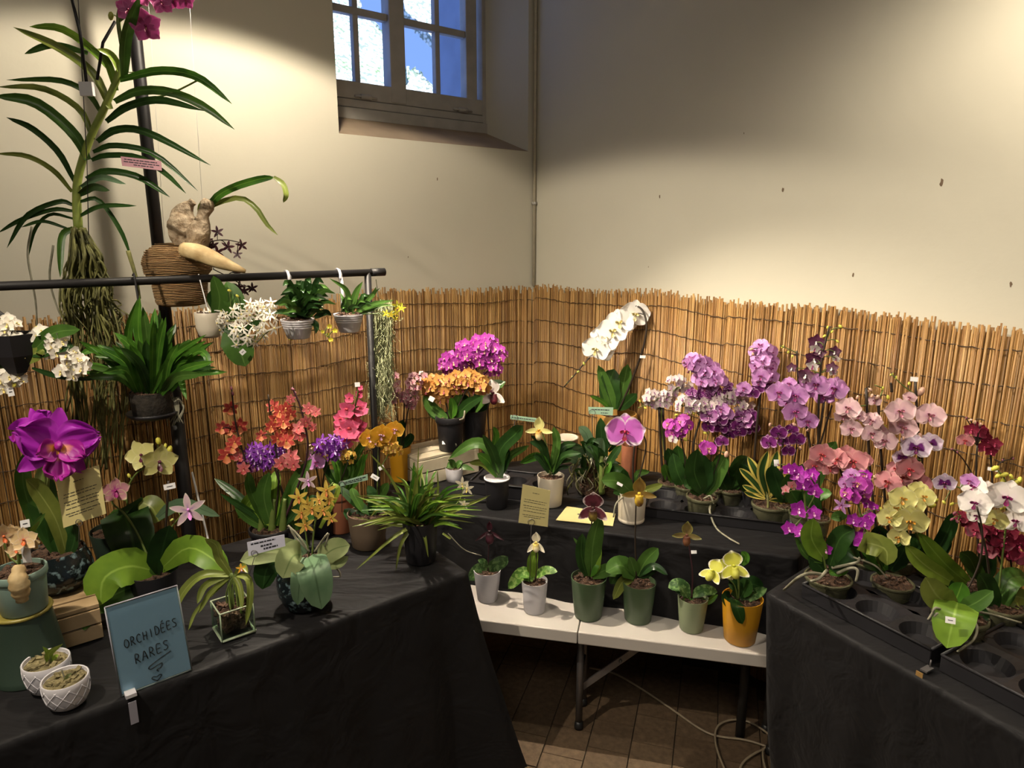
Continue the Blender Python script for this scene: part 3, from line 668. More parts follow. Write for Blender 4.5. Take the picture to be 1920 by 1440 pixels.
def proto(shape, v):
    """returns (petals MB, lip MB or None)"""
    P = MB(); Q = MB(); j = (lambda a: (a * ((v * 37 % 10) / 10 - .5)))
    if shape in ('phal', 'big'):
        n = (7, 6) if shape == 'big' else (5, 4)
        for i, a in enumerate((90, 215, 325)): petal(P, D(a + j(8)), .88, .40, 'sepal', .06, -.05, 0, n[0], n[1], seed=i, z0=-.05)
        for i, a in enumerate((12, 168)): petal(P, D(a + j(6)), .95, .70, 'round', .12, .06, .035, n[0], n[1] + 2, seed=i + v, z0=.0)
        for i, a in enumerate((20, 160)): petal(Q, D(a), .2, .1, 'round', .3, .18, 0, 3, 2, z0=.04)
        petal(Q, D(270), .36, .15, 'fan', .25, .12, 0, 4, 2, z0=.06); Q.ball((0, .04, .1), (.07, .09, .12), 6, 5)
    elif shape == 'mini':
        for i, a in enumerate((90, 162, 18, 225, 315)): petal(P, D(a + j(12)), .92, .44 if i in (1, 2) else .36, 'round', .12, .08 + j(.1), 0, 4, 2, seed=i)
        petal(Q, D(270), .42, .2, 'fan', .3, .2, 0, 3, 2, z0=.08); Q.ball((0, .0, .1), (.1, .1, .12), 6, 4)
    elif shape == 'star':
        for i, a in enumerate((90, 158, 22, 228, 312)): petal(P, D(a + j(10)), .95, .19, 'narrow', .05, .08, 0, 6, 2, seed=i, curl=.12)
        petal(Q, D(270), .5, .16, 'fan', .2, .22, 0, 3, 2, z0=.06); Q.ball((0, .05, .1), (.08, .1, .12), 6, 4)
    elif shape == 'spidery':
        for i, a in enumerate((90, 150, 30, 225, 315, 270)): petal(P, D(a + j(25)), .95, .12, 'narrow', .03, .1 + j(.3), 0, 5, 2, seed=i, curl=.15)
        Q.ball((0, 0, .08), (.13, .13, .12), 6, 4)
    elif shape == 'cambria':
        for i, a in enumerate((90, 150, 30, 210, 330)): petal(P, D(a + j(10)), .80, .25, 'sepal', .05, .1, .02, 5, 3, seed=i, curl=.1)
        petal(Q, D(270), .72, .42, 'fan', .1, .15, .08, 5, 4, z0=.05); Q.ball((0, .02, .1), (.1, .12, .14), 6, 4)
    elif shape == 'pansy':
        for i, a in enumerate((90, 155, 25)): petal(P, D(a + j(8)), .78, .36, 'round', .05, .05, .02, 4, 3, seed=i)
        for i, a in enumerate((238, 302)): petal(P, D(a), .9, .62, 'fan', .05, .12, .04, 5, 4, seed=i, z0=.03)
        Q.ball((0, -.05, .1), (.16, .12, .08), 8, 4)
    elif shape == 'cattleya':
        for i, a in enumerate((90, 222, 318)): petal(P, D(a), 1.0, .26, 'sepal', .05, -.05, .02, 7, 4, seed=i, z0=-.08)
        for i, a in enumerate((20, 160)): petal(P, D(a), 1.0, .60, 'round', .08, .05, .22, 10, 18, seed=i + 1)
        petal(Q, D(270), .85, .5, 'fan', .2, .35, .22, 9, 18, z0=.1); 
        for a in (205, 335): petal(Q, D(a), .55, .32, 'round', .3, .4, .16, 8, 12, z0=.1)
        Q.ball((0, .0, .16), (.1, .14, .16), 8, 6)
    elif shape == 'vanda':
        for i, a in enumerate((90, 162, 18, 232, 308)): petal(P, D(a), .95, .46, 'round', .1, .02, .08, 6, 5, seed=i)
        petal(Q, D(270), .4, .16, 'fan', .3, .25, 0, 3, 2, z0=.08); Q.ball((0, .02, .1), (.1, .1, .14), 6, 4)
    elif shape in ('paph', 'paph_wide', 'paph_droop', 'paph_thin'):
        ds = {'paph': (.40, .95), 'paph_wide': (.62, .9), 'paph_droop': (.36, .8), 'paph_thin': (.18, .6)}[shape]
        petal(P, D(90), ds[1], ds[0], 'round', .18, .1, .04, 6, 6, z0=-.05)
        pa = {'paph': (-8, 188), 'paph_wide': (-38, 218), 'paph_droop': (-48, 228), 'paph_thin': (-32, 212)}[shape]
        for a in pa: petal(P, D(a), 1.0, {'paph': .2, 'paph_wide': .30, 'paph_droop': .2, 'paph_thin': .10}[shape], 'narrow', .05, .15, .03, 7, 3)
        petal(P, D(270), .6, .25, 'sepal', .1, -.1, 0, 4, 2, z0=-.1)
        Q.lathe([(.03, -.78), (.17, -.72), (.26, -.55), (.27, -.36), (.22, -.18), (.25, -.08), (.19, -.09), (.18, -.3), (.2, -.5), (.02, -.66)], (0, 0, .22), 12, ax=(Vector((1, 0, 0)), Vector((0, 0, 1)), Vector((0, 1, 0))))
        Q.ball((0, .02, .18), (.12, .1, .1), 8, 5)
    elif shape == 'bud':
        P.ball((0, 0, 0), (.62, 1.0, .62), 8, 6); Q = None
    return P, Q
FC = {}
def flower_meshes(shape, col, v):
    k = (shape, col, v)
    if k not in FC:
        P, Q = proto(shape, v); pm, lm = petal_mat(col)
        FC[k] = (P.mesh('flower', pm), Q.mesh('lip', lm) if Q else None)
    return FC[k]
M_BUDG, M_BUDP = plain('green_bud', rgb('a9ad52')[:3], 0.5, scale=20), plain('pink_bud', rgb('c9a08c')[:3], 0.5, scale=20)
BUDM = {}
for k, m in (('g', M_BUDG), ('p', M_BUDP), ('y', plain('yellow_bud', rgb('c6c14c')[:3], 0.5, scale=20)), ('w', plain('wine_bud', rgb('7a4050')[:3], 0.5, scale=20))):
    P, Q = proto('bud', 0); BUDM[k] = P.mesh('bud', m)

class Plant:
    def __init__(s, name, label, cat, O, group=None, root=None):
        s.O = Vector(O); s.paths = []; s.sm = {}; s.N = 0
        s.root = root or empty(name, s.O, label, cat, group)
        s.s = depth(s.O) / F; s.rg = random.Random(label)
    def pt(s, x, y, d=0.0):
        q = aty(x, y, s.O.y - d)
        if (q - K).dot(WL) < .095: q = on_right(x, y, .095 + max(-.02, min(.03, d)))     # keep clear of the screens
        elif (q - K).dot(WR) < .095: q = on_left(x, y, .095 + max(-.02, min(.03, d)))
        return q
    def p3(s, q, k=0.0):
        if isinstance(q, Vector): return q
        return s.pt(q[0], q[1], q[2] if len(q) > 2 else k)
    def leaf(s, pts, w, mat='mid', shape='phal', fold=0.22, tw=None, dip=None, name='leaf', n=11):
        rg = s.rg; tw = rg.uniform(-28, 28) if tw is None else tw
        L2 = sum(math.dist(a[:2], b[:2]) for a, b in zip(pts, pts[1:])) * s.s
        tip = rg.uniform(-.25, .35) * L2 if dip is None else dip
        P = []
        m = len(pts) - 1
        for i, q in enumerate(pts): P.append(s.pt(q[0], q[1], q[2] if len(q) > 2 else tip * (i / m) ** 1.5))
        P = smooth_path(P, n); wm = w * s.s / 2; mb = MB()
        cols = (-1, -.55, 0, .55, 1)
        for i, p in enumerate(P):
            t = (P[min(i + 1, n)] - P[max(i - 1, 0)]).normalized(); view = (CAM - p).normalized()
            b = t.cross(view)
            if b.length < .05: b = t.cross(UP)
            b.normalize(); nrm = b.cross(t).normalized()
            if nrm.dot(view) < 0: nrm = -nrm
            b = Matrix.Rotation(D(tw), 3, t) @ b; nrm = Matrix.Rotation(D(tw), 3, t) @ nrm
            q = max(prof(shape, i / n), .03) * wm / max(.6, math.cos(D(tw)))
            for c in cols: mb.vert(p + b * (c * q) + nrm * (abs(c) * fold * q - .0), (i / n, abs(c)))
        for i in range(n):
            for k in range(4): e = i * 5 + k; mb.face((e, e + 1, e + 6, e + 5))
        return mb.build(name, LM[mat], s.root)
    def fan(s, base, tips, w, mat='mid', shape='strap', sag=0.25, **kw):
        for t in tips:
            x, y = t[0], t[1]; ww = t[2] if len(t) > 2 else w; mt = t[3] if len(t) > 3 else mat
            bx, by_ = base[0] + s.rg.uniform(-3, 3), base[1]
            mx, my = bx + (x - bx) * .42, by_ + (y - by_) * (.62 + s.rg.uniform(-.05, .08)) - abs(x - bx) * sag
            s.leaf([(bx, by_), (mx, my), (x, y)], ww, mt, shape, **kw)
    def stem(s, pts, r=2.0, mat='g', name='flower_stem', n=None, taper=.75, sides=6):
        P = smooth_path([s.p3(q) for q in pts], n or max(6, 4 * len(pts))); R = r * s.s / 1.0
        key = (name, mat)
        mb = s.sm.setdefault(key, MB()); mb.tube(P, lambda t: R * (1 - (1 - taper) * t), sides); s.paths.append(P); return P
    def flower(s, shape, col, x, y, size, d=0.0, yaw=None, pitch=None, roll=None, bare=False):
        rg = s.rg; p = s.pt(x, y, d); yaw = rg.uniform(-22, 22) if yaw is None else yaw; pitch = rg.uniform(-14, 12) if pitch is None else pitch
        roll = rg.uniform(-14, 14) if roll is None else roll
        z = (CAM - p); z.z *= .5; z.normalize(); x_ = UP.cross(z).normalized(); y_ = z.cross(x_)
        M = Matrix((x_, y_, z)).transposed()
        M = M @ Matrix.Rotation(D(yaw), 3, 'Y') @ Matrix.Rotation(D(-pitch), 3, 'X') @ Matrix.Rotation(D(roll), 3, 'Z')
        sc = size * s.s / 2 * depth(p) / depth(s.O)
        if shape == 'bud': me, lip = BUDM[col], None
        else: me, lip = flower_meshes(shape, col, rg.randrange(2))
        o = bpy.data.objects.new('bud' if shape == 'bud' else 'flower', me); COL.objects.link(o); o.parent = s.root
        o.matrix_local = Matrix.Translation(p - s.O) @ M.to_4x4() @ Matrix.Scale(sc, 4)
        if lip:
            q = bpy.data.objects.new('lip', lip); COL.objects.link(q); q.parent = o
        if not bare and s.paths:
            best = min((w for P in s.paths for w in P), key=lambda w: (w - p).length + max(0, (w.z - p.z)) * .6)
            if 0.004 < (best - p).length < 0.25:
                mid = (p + best) / 2 - z * .004 + UP * .006; back = p - M.col[2].normalized() * sc * .05
                s.sm.setdefault(('flower_stem', s.pm), MB()).tube(smooth_path([best, mid, back], 5), max(.0008, .9 * s.s), 4)
        s.N += 1; return o
    pm = 'g'
    def flowers(s, shape, col, lst, **kw):
        for q in lst: s.flower(shape, col, q[0], q[1], q[2], (q[3] if len(q) > 3 else s.rg.uniform(-.02, .02)), **kw)
    def cluster(s, shape, col, ells, size, dr=None, jit=.25):
        rg = s.rg
        for (cx, cy, rx, ry, n) in ells:
            pts = []
            for k in range(n):
                best = None
                for c in range(14):
                    a = rg.uniform(0, 6.283); q = math.sqrt(rg.random()); c_ = (math.cos(a) * q, math.sin(a) * q)
                    dm = min((math.dist(c_, w) for w in pts), default=9)
                    if best is None or dm > best[0]: best = (dm, c_)
                pts.append(best[1])
            for (u, v) in pts:
                q = min(1, math.hypot(u, v)); dep = (dr if dr is not None else min(rx, ry) * s.s * 1.1) * (math.sqrt(1 - q * q) - .35 + rg.uniform(-.3, .3))
                s.flower(shape, col, cx + u * rx, cy + v * ry, size * rg.uniform(1 - jit * .6, 1 + jit * .6), dep, yaw=u * 45 + rg.uniform(-18, 18), pitch=-v * 28 + rg.uniform(-15, 15))
    def buds(s, col, lst):
        for (x, y, z) in lst: s.flower('bud', col, x, y, z, s.rg.uniform(-.01, .01), roll=s.rg.uniform(-70, 70))
    def tag(s, x, y, w, h, d=.01, roll=10, ink=True):
        p = s.pt(x, y, d); z = (CAM - p).normalized(); x_ = UP.cross(z).normalized(); x_ = Matrix.Rotation(D(roll), 3, z) @ x_; y_ = z.cross(x_)
        o = MB().box(p, w * s.s, h * s.s, .0012, (x_, y_, z)).build('plant_tag', M_TAG, s.root, smooth=False)
        if ink and w > 9: MB().box(p + z * .0009, w * s.s * .5, h * s.s * .12, .0004, (x_, y_, z)).build('writing', M_INK, o, smooth=False)
        return o
    def done(s):
        for (name, mat), mb in s.sm.items(): mb.build(name, STEMM[mat], s.root)
        s.sm = {}; return s

def pot_geo(cx, ybot, ytop, wtop, wbot, z):
    f = atz(cx, ybot, z); sc = depth(f) / F; rb, rt = wbot / 2 * sc, wtop / 2 * sc
    hd = Vector((f.x, f.y, 0)).normalized(); c = f + hd * rb; top = aty(cx, ytop, (c - hd * rt).y).z
    return c, rb, rt, max(.02, top - z)
def make_pot(root, c, rb, rt, h, mat, style='plain', soil=M_BARK, fill=.86, n=32):
    t = max(.0022, rt * .05)
    if style == 'plain': pf = [(rb * .92, 0), (rb, .004), (rb + (rt - rb) * .5, h * .5), (rt * .985, h * .985), (rt * .985, h), (rt - t, h), (rt - t * 1.3, h * fill), (rb * .5, h * fill * .98)]
    elif style == 'rim': pf = [(rb * .92, 0), (rb, .004), (rb + (rt - rb) * .8 - t, h * .8), (rt * .96, h * .81), (rt, h * .86), (rt, h * .98), (rt - t * .4, h), (rt - t * 1.6, h), (rt - t * 1.8, h * fill), (rb * .5, h * fill * .98)]
    elif style == 'foot': pf = [(rb * .96, 0), (rb, .004), (rb, h * .09), (rb * .97, h * .11), (rb * .99, h * .14), (rt * .99, h * .97), (rt * .98, h), (rt - t, h), (rt - t * 1.3, h * fill), (rb * .5, h * fill * .98)]
    elif style == 'belly': m = max(rt, rb) * 1.22; pf = [(rb * .8, 0), (rb, h * .05), (m * .96, h * .3), (m, h * .5), (m * .95, h * .72), (rt * 1.02, h * .93), (rt, h), (rt - t, h), (rt - t * 1.2, h * fill), (rt * .4, h * fill * .98)]
    elif style == 'tumbler': pf = [(rb * .75, 0), (rb, h * .10), (rb + (rt - rb) * .75, h * .4), (rt * .98, h * .75), (rt, h * .98), (rt - t * .5, h), (rt - t * 1.5, h * .985), (rt - t * 1.8, h * fill), (rb * .5, h * fill * .98)]
    elif style == 'ridged':
        pf = [(rb * .92, 0), (rb, .003)]
        for k in range(4): a = .52 + k * .12; q = rb + (rt - rb) * a; pf += [(q, h * a), (q * 1.04, h * (a + .03)), (q * 1.04, h * (a + .07)), (q * 1.005, h * (a + .10))]
        pf += [(rt, h), (rt - t, h), (rt - t * 1.3, h * fill), (rb * .5, h * fill * .98)]
    p = MB().lathe(pf, c, n).build('pot', mat, root, sharp=50)
    if soil:
        mb = MB(); rs = (rb + (rt - rb) * fill) * (1.05 if style == 'belly' else .93); rr_ = random.Random(int(c.x * 1e4)); zz = c.z + h * fill
        rows_ = []
        for i, q in enumerate((0.0, .3, .6, .85, 1.0)):
            rows_.append([mb.vert((c.x + math.cos(g * .3927) * rs * q, c.y + math.sin(g * .3927) * rs * q, zz + (rr_.uniform(0, .006) if q < 1 else 0))) for g in range(16)])
        for a, b in zip(rows_, rows_[1:]):
            for k in range(16): mb.face((a[k], a[(k + 1) % 16], b[(k + 1) % 16], b[k]))
        for k in range(14):     # loose bark chips
            g = rr_.random() * 6.28; q = rs * math.sqrt(rr_.random()) * .85; ax = Euler((rr_.uniform(-.5, .5), rr_.uniform(-.5, .5), rr_.random() * 6)).to_matrix()
            mb.box((c.x + math.cos(g) * q, c.y + math.sin(g) * q, zz + .006), rs * .32, rs * .2, rs * .1, (ax.col[0], ax.col[1], ax.col[2]))
        mb.build('bark', soil, p, smooth=False)
    return p
def potted(name, label, cat, cx, ybot, ytop, wtop, wbot, z, mat, style='plain', soil=M_BARK, fill=.86, group=None):
    c, rb, rt, h = pot_geo(cx, ybot, ytop, wtop, wbot, z)
    P = Plant(name, label, cat, c, group); P.pot = make_pot(P.root, c, rb, rt, h, mat, style, soil, fill); P.h = h; P.rb = rb; P.rt = rt
    return P
# pot materials
MP = dict(white=plain('white_ceramic', rgb('cfccd2')[:3], 0.4, var=.03, scale=4), cream=plain('cream_ceramic', rgb('c9bfae')[:3], .4, var=.04, scale=4), black=plain('black_pot', rgb('1d1c20')[:3], .5, scale=10),
 green=plain('green_ceramic', rgb('41543a')[:3], .38, var=.06, scale=5), sage=plain('sage_ceramic', rgb('848f70')[:3], .4, var=.05, scale=5), mustard=plain('mustard_ceramic', rgb('c08a1e')[:3], .38, var=.06, scale=5),
 teal=plain('teal_ceramic', rgb('7d948a')[:3], .45, var=.05, scale=6), dgreen=plain('dark_green_pot', rgb('2a3a30')[:3], .5, var=.08, scale=6), terra=plain('terracotta', rgb('9c5f42')[:3], .8, var=.12, scale=14),
 taupe=plain('taupe_pot', rgb('6a5a4a')[:3], .6, var=.08, scale=8), tan=plain('tan_pot', rgb('b58a48')[:3], .5, var=.06, scale=8), glaze=plain('blue_black_glaze', rgb('161d20')[:3], .2, c2=rgb('70878c')[:3], scale=60, bump=.25, bscale=40, pos=(.34, .46)),
 rack=M_RACK, grey=plain('grey_ceramic', rgb('9a98a4')[:3], .4, var=.04, scale=5), jute=None)
m, N, Lk, B = nt('clear_pot')
tr = N.new('ShaderNodeBsdfTransparent'); tr.inputs[0].default_value = (.72, .76, .68, 1); mx = N.new('ShaderNodeMixShader'); mx.inputs[0].default_value = .45
B.inputs['Base Color'].default_value = rgb('77765c'); B.inputs['Roughness'].default_value = .25
Lk.new(tr.outputs[0], mx.inputs[1]); Lk.new(B.outputs[0], mx.inputs[2]); Lk.new(mx.outputs[0], N['Material Output'].inputs[0]); MP['clear'] = m
m, N, Lk, B = nt('clear_glass')
tr = N.new('ShaderNodeBsdfTransparent'); tr.inputs[0].default_value = (.86, .92, .88, 1); gl = N.new('ShaderNodeBsdfGlossy'); gl.inputs['Roughness'].default_value = .03; mx = N.new('ShaderNodeMixShader')
lw_ = N.new('ShaderNodeLayerWeight'); lw_.inputs[0].default_value = .35; q_ = N.new('ShaderNodeMath'); q_.operation = 'MULTIPLY'; q_.inputs[1].default_value = .3; Lk.new(lw_.outputs['Facing'], q_.inputs[0]); Lk.new(q_.outputs[0], mx.inputs[0])
Lk.new(tr.outputs[0], mx.inputs[1]); Lk.new(gl.outputs[0], mx.inputs[2]); Lk.new(mx.outputs[0], N['Material Output'].inputs[0]); MP['glass'] = m

# ------------------------------------------------------------------ hanging plants
def hang_at(x, y, off): return on_left(x, y, off)
# big vanda with bare roots
P = Plant('vanda_orchid', 'large bare-rooted vanda with long arching leaves and magenta flowers hanging before the wall', 'orchid', hang_at(160, 430, .36))
P.stem([(147, 432), (144, 380), (147, 330), (168, 262), (197, 200), (222, 140), (240, 70), (252, 5), (262, -60)], 8, 'l', 'stem', 30, .55, 8)
VL = [([(225, 150), (300, 133), (370, 145), (435, 195)], 14, 'fern'), ([(215, 190), (260, 170), (320, 172), (385, 200), (440, 243)], 15, 'mid'), ([(200, 228), (240, 200), (300, 188), (383, 208)], 13, 'dark'),
 ([(183, 265), (220, 243), (280, 250), (395, 310)], 13, 'dark'), ([(175, 285), (215, 273), (290, 290), (371, 358)], 10, 'dark'), ([(172, 300), (200, 291), (260, 295), (310, 325), (349, 363)], 10, 'dark'),
 ([(162, 335), (200, 321), (260, 332), (319, 370)], 12, 'dark'), ([(152, 350), (190, 332), (236, 345)], 10, 'grey'), ([(148, 365), (175, 350), (206, 357)], 13, 'dark'), ([(150, 378), (185, 375), (225, 430), (246, 482)], 8, 'dark'),
 ([(150, 405), (190, 387), (256, 386)], 8, 'dark'), ([(224, 150), (175, 95), (115, 54), (55, 50)], 13, 'bright'), ([(207, 205), (175, 140), (110, 90), (25, 51)], 15, 'olive'), ([(165, 100), (100, 85), (46, 101)], 11, 'mid'),
 ([(192, 215), (165, 175), (110, 150), (12, 150)], 10, 'mid'), ([(175, 262), (150, 205), (80, 165), (-4, 163)], 11, 'olive'), ([(165, 300), (135, 248), (65, 192), (-12, 180)], 19, 'mid'), ([(140, 340), (110, 285), (60, 240), (12, 220)], 11, 'dark'),
 ([(135, 360), (100, 320), (50, 293), (-8, 288)], 9, 'olive'), ([(138, 385), (110, 378), (50, 405), (13, 465)], 9, 'dark'), ([(138, 396), (100, 393), (40, 412), (-4, 437)], 8, 'dark'), ([(137, 410), (95, 402), (66, 430), (52, 485)], 6, 'dark'),
 ([(125, 428), (80, 415), (40, 426)], 6, 'dark'), ([(218, 170), (200, 115), (168, 88)], 13, 'bright'), ([(228, 140), (210, 105), (182, 92)], 12, 'lime'), ([(232, 145), (236, 70), (262, -8)], 18, 'mid'), ([(137, 428), (116, 445), (113, 520)], 12, 'mid')]
for q, w, mt in VL: P.leaf(q, w, mt, 'strap', .45, tw=P.rg.uniform(-18, 18), dip=P.rg.uniform(-.06, .12))
P.stem([(230, 95), (222, 40), (228, 5), (240, -30)], 4, 'g'); P.stem([(222, 40), (290, -8), (345, -20)], 3, 'g')
P.flowers('vanda', 'vanda', [(273, 48, 60, .04), (240, 18, 46, .03), (302, 4, 46, .05), (325, -4, 46, .03), (348, 0, 34, .04), (262, -12, 46, .02)])
P.buds('g', [(208, 30, 16), (378, 146, 10)])
P.stem([(260, 190), (320, 175), (376, 148)], 2, 'g')
for k in range(95):
    rg = P.rg; a = rg.uniform(-1, 1); x0 = 147 + a * 14; x1 = 160 + a * 48 + rg.uniform(-8, 8); x2 = 178 + a * 55 + rg.uniform(-14, 14); x3 = 180 + a * 62 + rg.uniform(-18, 18); ye = rg.choice((600, 650, 720, 800, 860, 890)) + rg.uniform(-30, 25)
    pts = [(x0, 425 + rg.uniform(0, 12), rg.uniform(-.03, .03)), (x1 - a * 20, 480, rg.uniform(-.06, .06)), (x1, 560, rg.uniform(-.06, .06)), (x2 + rg.uniform(-6, 6), 560 + (ye - 560) * .5, rg.uniform(-.07, .05)), (x3, ye, rg.uniform(-.07, .05))]
    q = []
    for (xa, ya, da), (xb, yb_, db) in zip(pts, pts[1:]):      # knotted, wandering roots
        for t in (0, .33, .66): q.append((xa + (xb - xa) * t + rg.gauss(0, 5 if t and ya > 440 else 0), ya + (yb_ - ya) * t, da + (db - da) * t + rg.gauss(0, .008)))
    q.append(pts[-1]); P.stem(q, rg.uniform(1.4, 2.8), 'rg', 'aerial_roots', 30, .7, 5)
    if rg.random() < .5:
        a0 = q[rg.randrange(4, len(q) - 3)]; P.stem([a0, (a0[0] + rg.uniform(-16, 16), a0[1] + 25, a0[2]), (a0[0] + rg.uniform(-30, 30), a0[1] + rg.uniform(45, 90), a0[2])], 1.3, 'rg', 'aerial_roots', 8, .6, 4)
for q in ([(143, 440), (152, 490), (148, 560), (170, 640)], [(148, 440), (165, 500), (186, 580), (190, 700), (200, 880)], [(60, 425), (52, 480), (66, 560), (70, 620)], [(100, 460), (93, 520), (105, 570), (122, 610)], [(140, 435), (135, 500), (125, 580)], [(240, 470), (255, 520), (262, 560)]):
    P.stem(q, 4 if q[0][0] > 120 else 2.2, 'root' if q[0][0] < 120 else 'rg', 'aerial_root', 18, .6, 6)
roots_done = P.done()
for o in P.root.children:
    if o.name.startswith('aerial_roots'): tag(o, kind='stuff')
M_PINK = plain('pink_paper', rgb('b98a94')[:3], .7, var=.04)
def card(parent, corners, mat, name, th=.0012, lines=(), ink=M_INK):
    """flat card from four world points tl, tr, br, bl; lines: (v, u0, u1, h) printed strokes"""
    a, b, c, d = [Vector(q) for q in corners]; n = (b - a).cross(d - a).normalized()
    if n.dot(CAM - a) < 0: n = -n
    mb = MB(); f = [mb.vert(q, uv) for q, uv in zip((a, b, c, d), ((0, 1), (1, 1), (1, 0), (0, 0)))]; k = [mb.vert(q - n * th) for q in (a, b, c, d)]
    mb.face(f); mb.face(k[::-1])
    for i in range(4): mb.face((f[i], k[i], k[(i + 1) % 4], f[(i + 1) % 4]))
    o = mb.build(name, mat, parent, smooth=False)
    if lines:
        mb = MB(); rg = random.Random(int(a.x * 1e5)); H = (d - a).length
        def at(u, v): return a.lerp(b, u).lerp(d.lerp(c, u), v) + n * .0007
        for (v, u0, u1, h) in lines:
            u = u0
            while u < u1:      # broken into word-like strokes
                e = min(u1, u + rg.uniform(.04, .13)); q = h * .5 / H
                idx = [mb.vert(at(u, v - q)), mb.vert(at(e, v - q)), mb.vert(at(e, v + q)), mb.vert(at(u, v + q))]; mb.face(idx); u = e + .018
        mb.build('printed_lines', ink, o, smooth=False)
    return o
card(P.root, [P.pt(x, y, .06) for x, y in ((226, 293), (302, 302), (303, 320), (229, 311))], M_PINK, 'plant_tag', lines=[(.25, .08, .9, .0025), (.5, .06, .95, .0025), (.75, .3, .8, .0025)])
MB().box(P.pt(163, 167, .05), .036, .012, .036).build('hanger_block', M_TAG, P.root, smooth=False)
for q in ([(128, -30), (150, 60), (163, 160)], [(216, 40), (193, 80), (182, 150)], [(145, -30), (163, 300), (168, 520)]):
    MB().tube([P.pt(x, y, .03) for x, y in q], .0042 if q[0][0] != 145 else .0012, 6).build('hanger_wire', M_RACK, P.root)

# jute basket with wrinkled bulbs and black-red flowers
m, N, Lk, B = nt('jute_cord'); tc = N.new('ShaderNodeTexCoord'); mp = N.new('ShaderNodeMapping'); mp.inputs['Scale'].default_value = (12, 12, 60); mp.inputs['Rotation'].default_value = (.25, .12, 0)
Lk.new(tc.outputs['Object'], mp.inputs[0]); wv = N.new('ShaderNodeTexWave'); wv.bands_direction = 'Z'; wv.inputs['Scale'].default_value = 1.6; wv.inputs['Distortion'].default_value = 2.5; wv.inputs['Detail'].default_value = 3; Lk.new(mp.outputs[0], wv.inputs['Vector'])
r = ramp(N, ['7d5c38', 'b48c5c', 'caa676'], [0, .45, 1]); Lk.new(wv.outputs['Fac'], r.inputs[0]); Lk.new(r.outputs[0], B.inputs['Base Color']); B.inputs['Roughness'].default_value = .9
b = N.new('ShaderNodeBump'); b.inputs['Strength'].default_value = .9; b.inputs['Distance'].default_value = .008; Lk.new(wv.outputs['Fac'], b.inputs['Height']); Lk.new(b.outputs[0], B.inputs['Normal']); M_JUTE = m
M_BULBW = plain('wrinkled_bulb', rgb('b5a48c')[:3], .85, c2=rgb('7c6850')[:3], scale=60, bump=.9); M_BULBC = plain('cream_bulb', rgb('d0b98c')[:3], .7, c2=rgb('a58a5e')[:3], scale=22, bump=.5)
def lumpy(mb, a=.006, f=38):
    for i, v in enumerate(mb.v): mb.v[i] = v + Vector((noise.noise(v * f), noise.noise(v * f + Vector((7, 3, 1))), noise.noise(v * f * .6 + Vector((1, 9, 4))))) * a + Vector((1, 0, 0)) * (noise.noise(v * 110) * a * .5)
c = hang_at(342, 572, .31); sc = depth(c) / F
P = Plant('jute_basket_orchid', 'orchid with wrinkled bulbs and black-red flowers in a jute-wrapped pot behind the rail', 'orchid', c)
zt = P.pt(345, 455).z - c.z
JP = [(sc * 36, 0), (sc * 43, .01), (sc * 46, zt * .28), (sc * 48, zt * .45), (sc * 57, zt * .55), (sc * 60, zt * .72), (sc * 52, zt * .88), (sc * 34, zt * .98), (sc * 12, zt * 1.0)]
MB().lathe([(a * .97, b) for a, b in JP], c, 36).build('pot', M_JUTE, P.root)
mb = MB(); rg = P.rg; NT = 34
def jr(z):
    for (r0, z0), (r1, z1) in zip(JP, JP[1:]):
        if z0 <= z <= z1 + 1e-6: return r0 + (r1 - r0) * ((z - z0) / max(1e-6, z1 - z0))
    return JP[-1][0]
pts = []
for k in range(NT * 24):
    t = k / (NT * 24); g = k / 24 * 6.2832; z = .004 + t * (zt * .97); q = z + .006 * math.sin(g + 1.2) * math.sin(t * 3.14) + rg.uniform(-.0006, .0006)
    rr_ = jr(max(0, min(zt * .99, z))) + rg.uniform(-.0006, .0008); pts.append(c + Vector((math.cos(g) * rr_, math.sin(g) * rr_, q)))
mb.tube(pts, .0029, 5); mb.build('jute_wrap', M_JUTE, P.root)
mb = MB(); q = smooth_path([P.pt(345, 470, .02), P.pt(342, 430, .03), P.pt(345, 400, .02), P.pt(362, 378, .02)], 30)
mb.tube(q, lambda t: sc * (14 + 14 * math.sin(math.pi * min(1, t * 1.1)) - 8 * t), 16); lumpy(mb); mb.build('pseudobulb', M_BULBW, P.root)
mb = MB(); q = smooth_path([P.pt(368, 460, .03), P.pt(375, 425, .05), P.pt(385, 395, .05), P.pt(392, 375, .04)], 30); mb.tube(q, lambda t: sc * (20 - 12 * t + 3 * math.sin(t * 9)), 16); lumpy(mb); mb.build('pseudobulb', M_BULBW, P.root)
mb = MB(); q = smooth_path([P.pt(345, 468, .09), P.pt(375, 475, .11), P.pt(415, 492, .11), P.pt(460, 509, .10)], 16); mb.tube(q, lambda t: sc * (9 + 10 * math.sin(math.pi * (t * .75 + .12)) - 10 * t + .5), 12); mb.build('pseudobulb', M_BULBC, P.root)
P.leaf([(385, 400, .04), (405, 370, .05), (440, 350, .06), (490, 335, .07), (515, 333, .07)], 13, 'fern', 'strap', .3, tw=10, name='leaf'); P.leaf([(513, 332, .07), (530, 345, .07), (536, 365, .08), (531, 380, .08)], 9, 'olive', 'strap', .2)
P.leaf([(385, 400, .03), (405, 382, .03), (450, 371, .04), (480, 390, .05), (500, 420, .05), (521, 441, .05)], 9, 'olive', 'strap', .3, tw=0); P.leaf([(375, 402), (380, 385), (384, 372)], 14, 'lime', 'lance')
P.pm = 'd'; P.stem([(375, 462, .02), (400, 452, .03), (425, 450, .03), (452, 455, .03)], 1.2, 'd'); P.stem([(400, 505, .02), (430, 520, .04), (460, 538, .05)], 1.2, 'd')
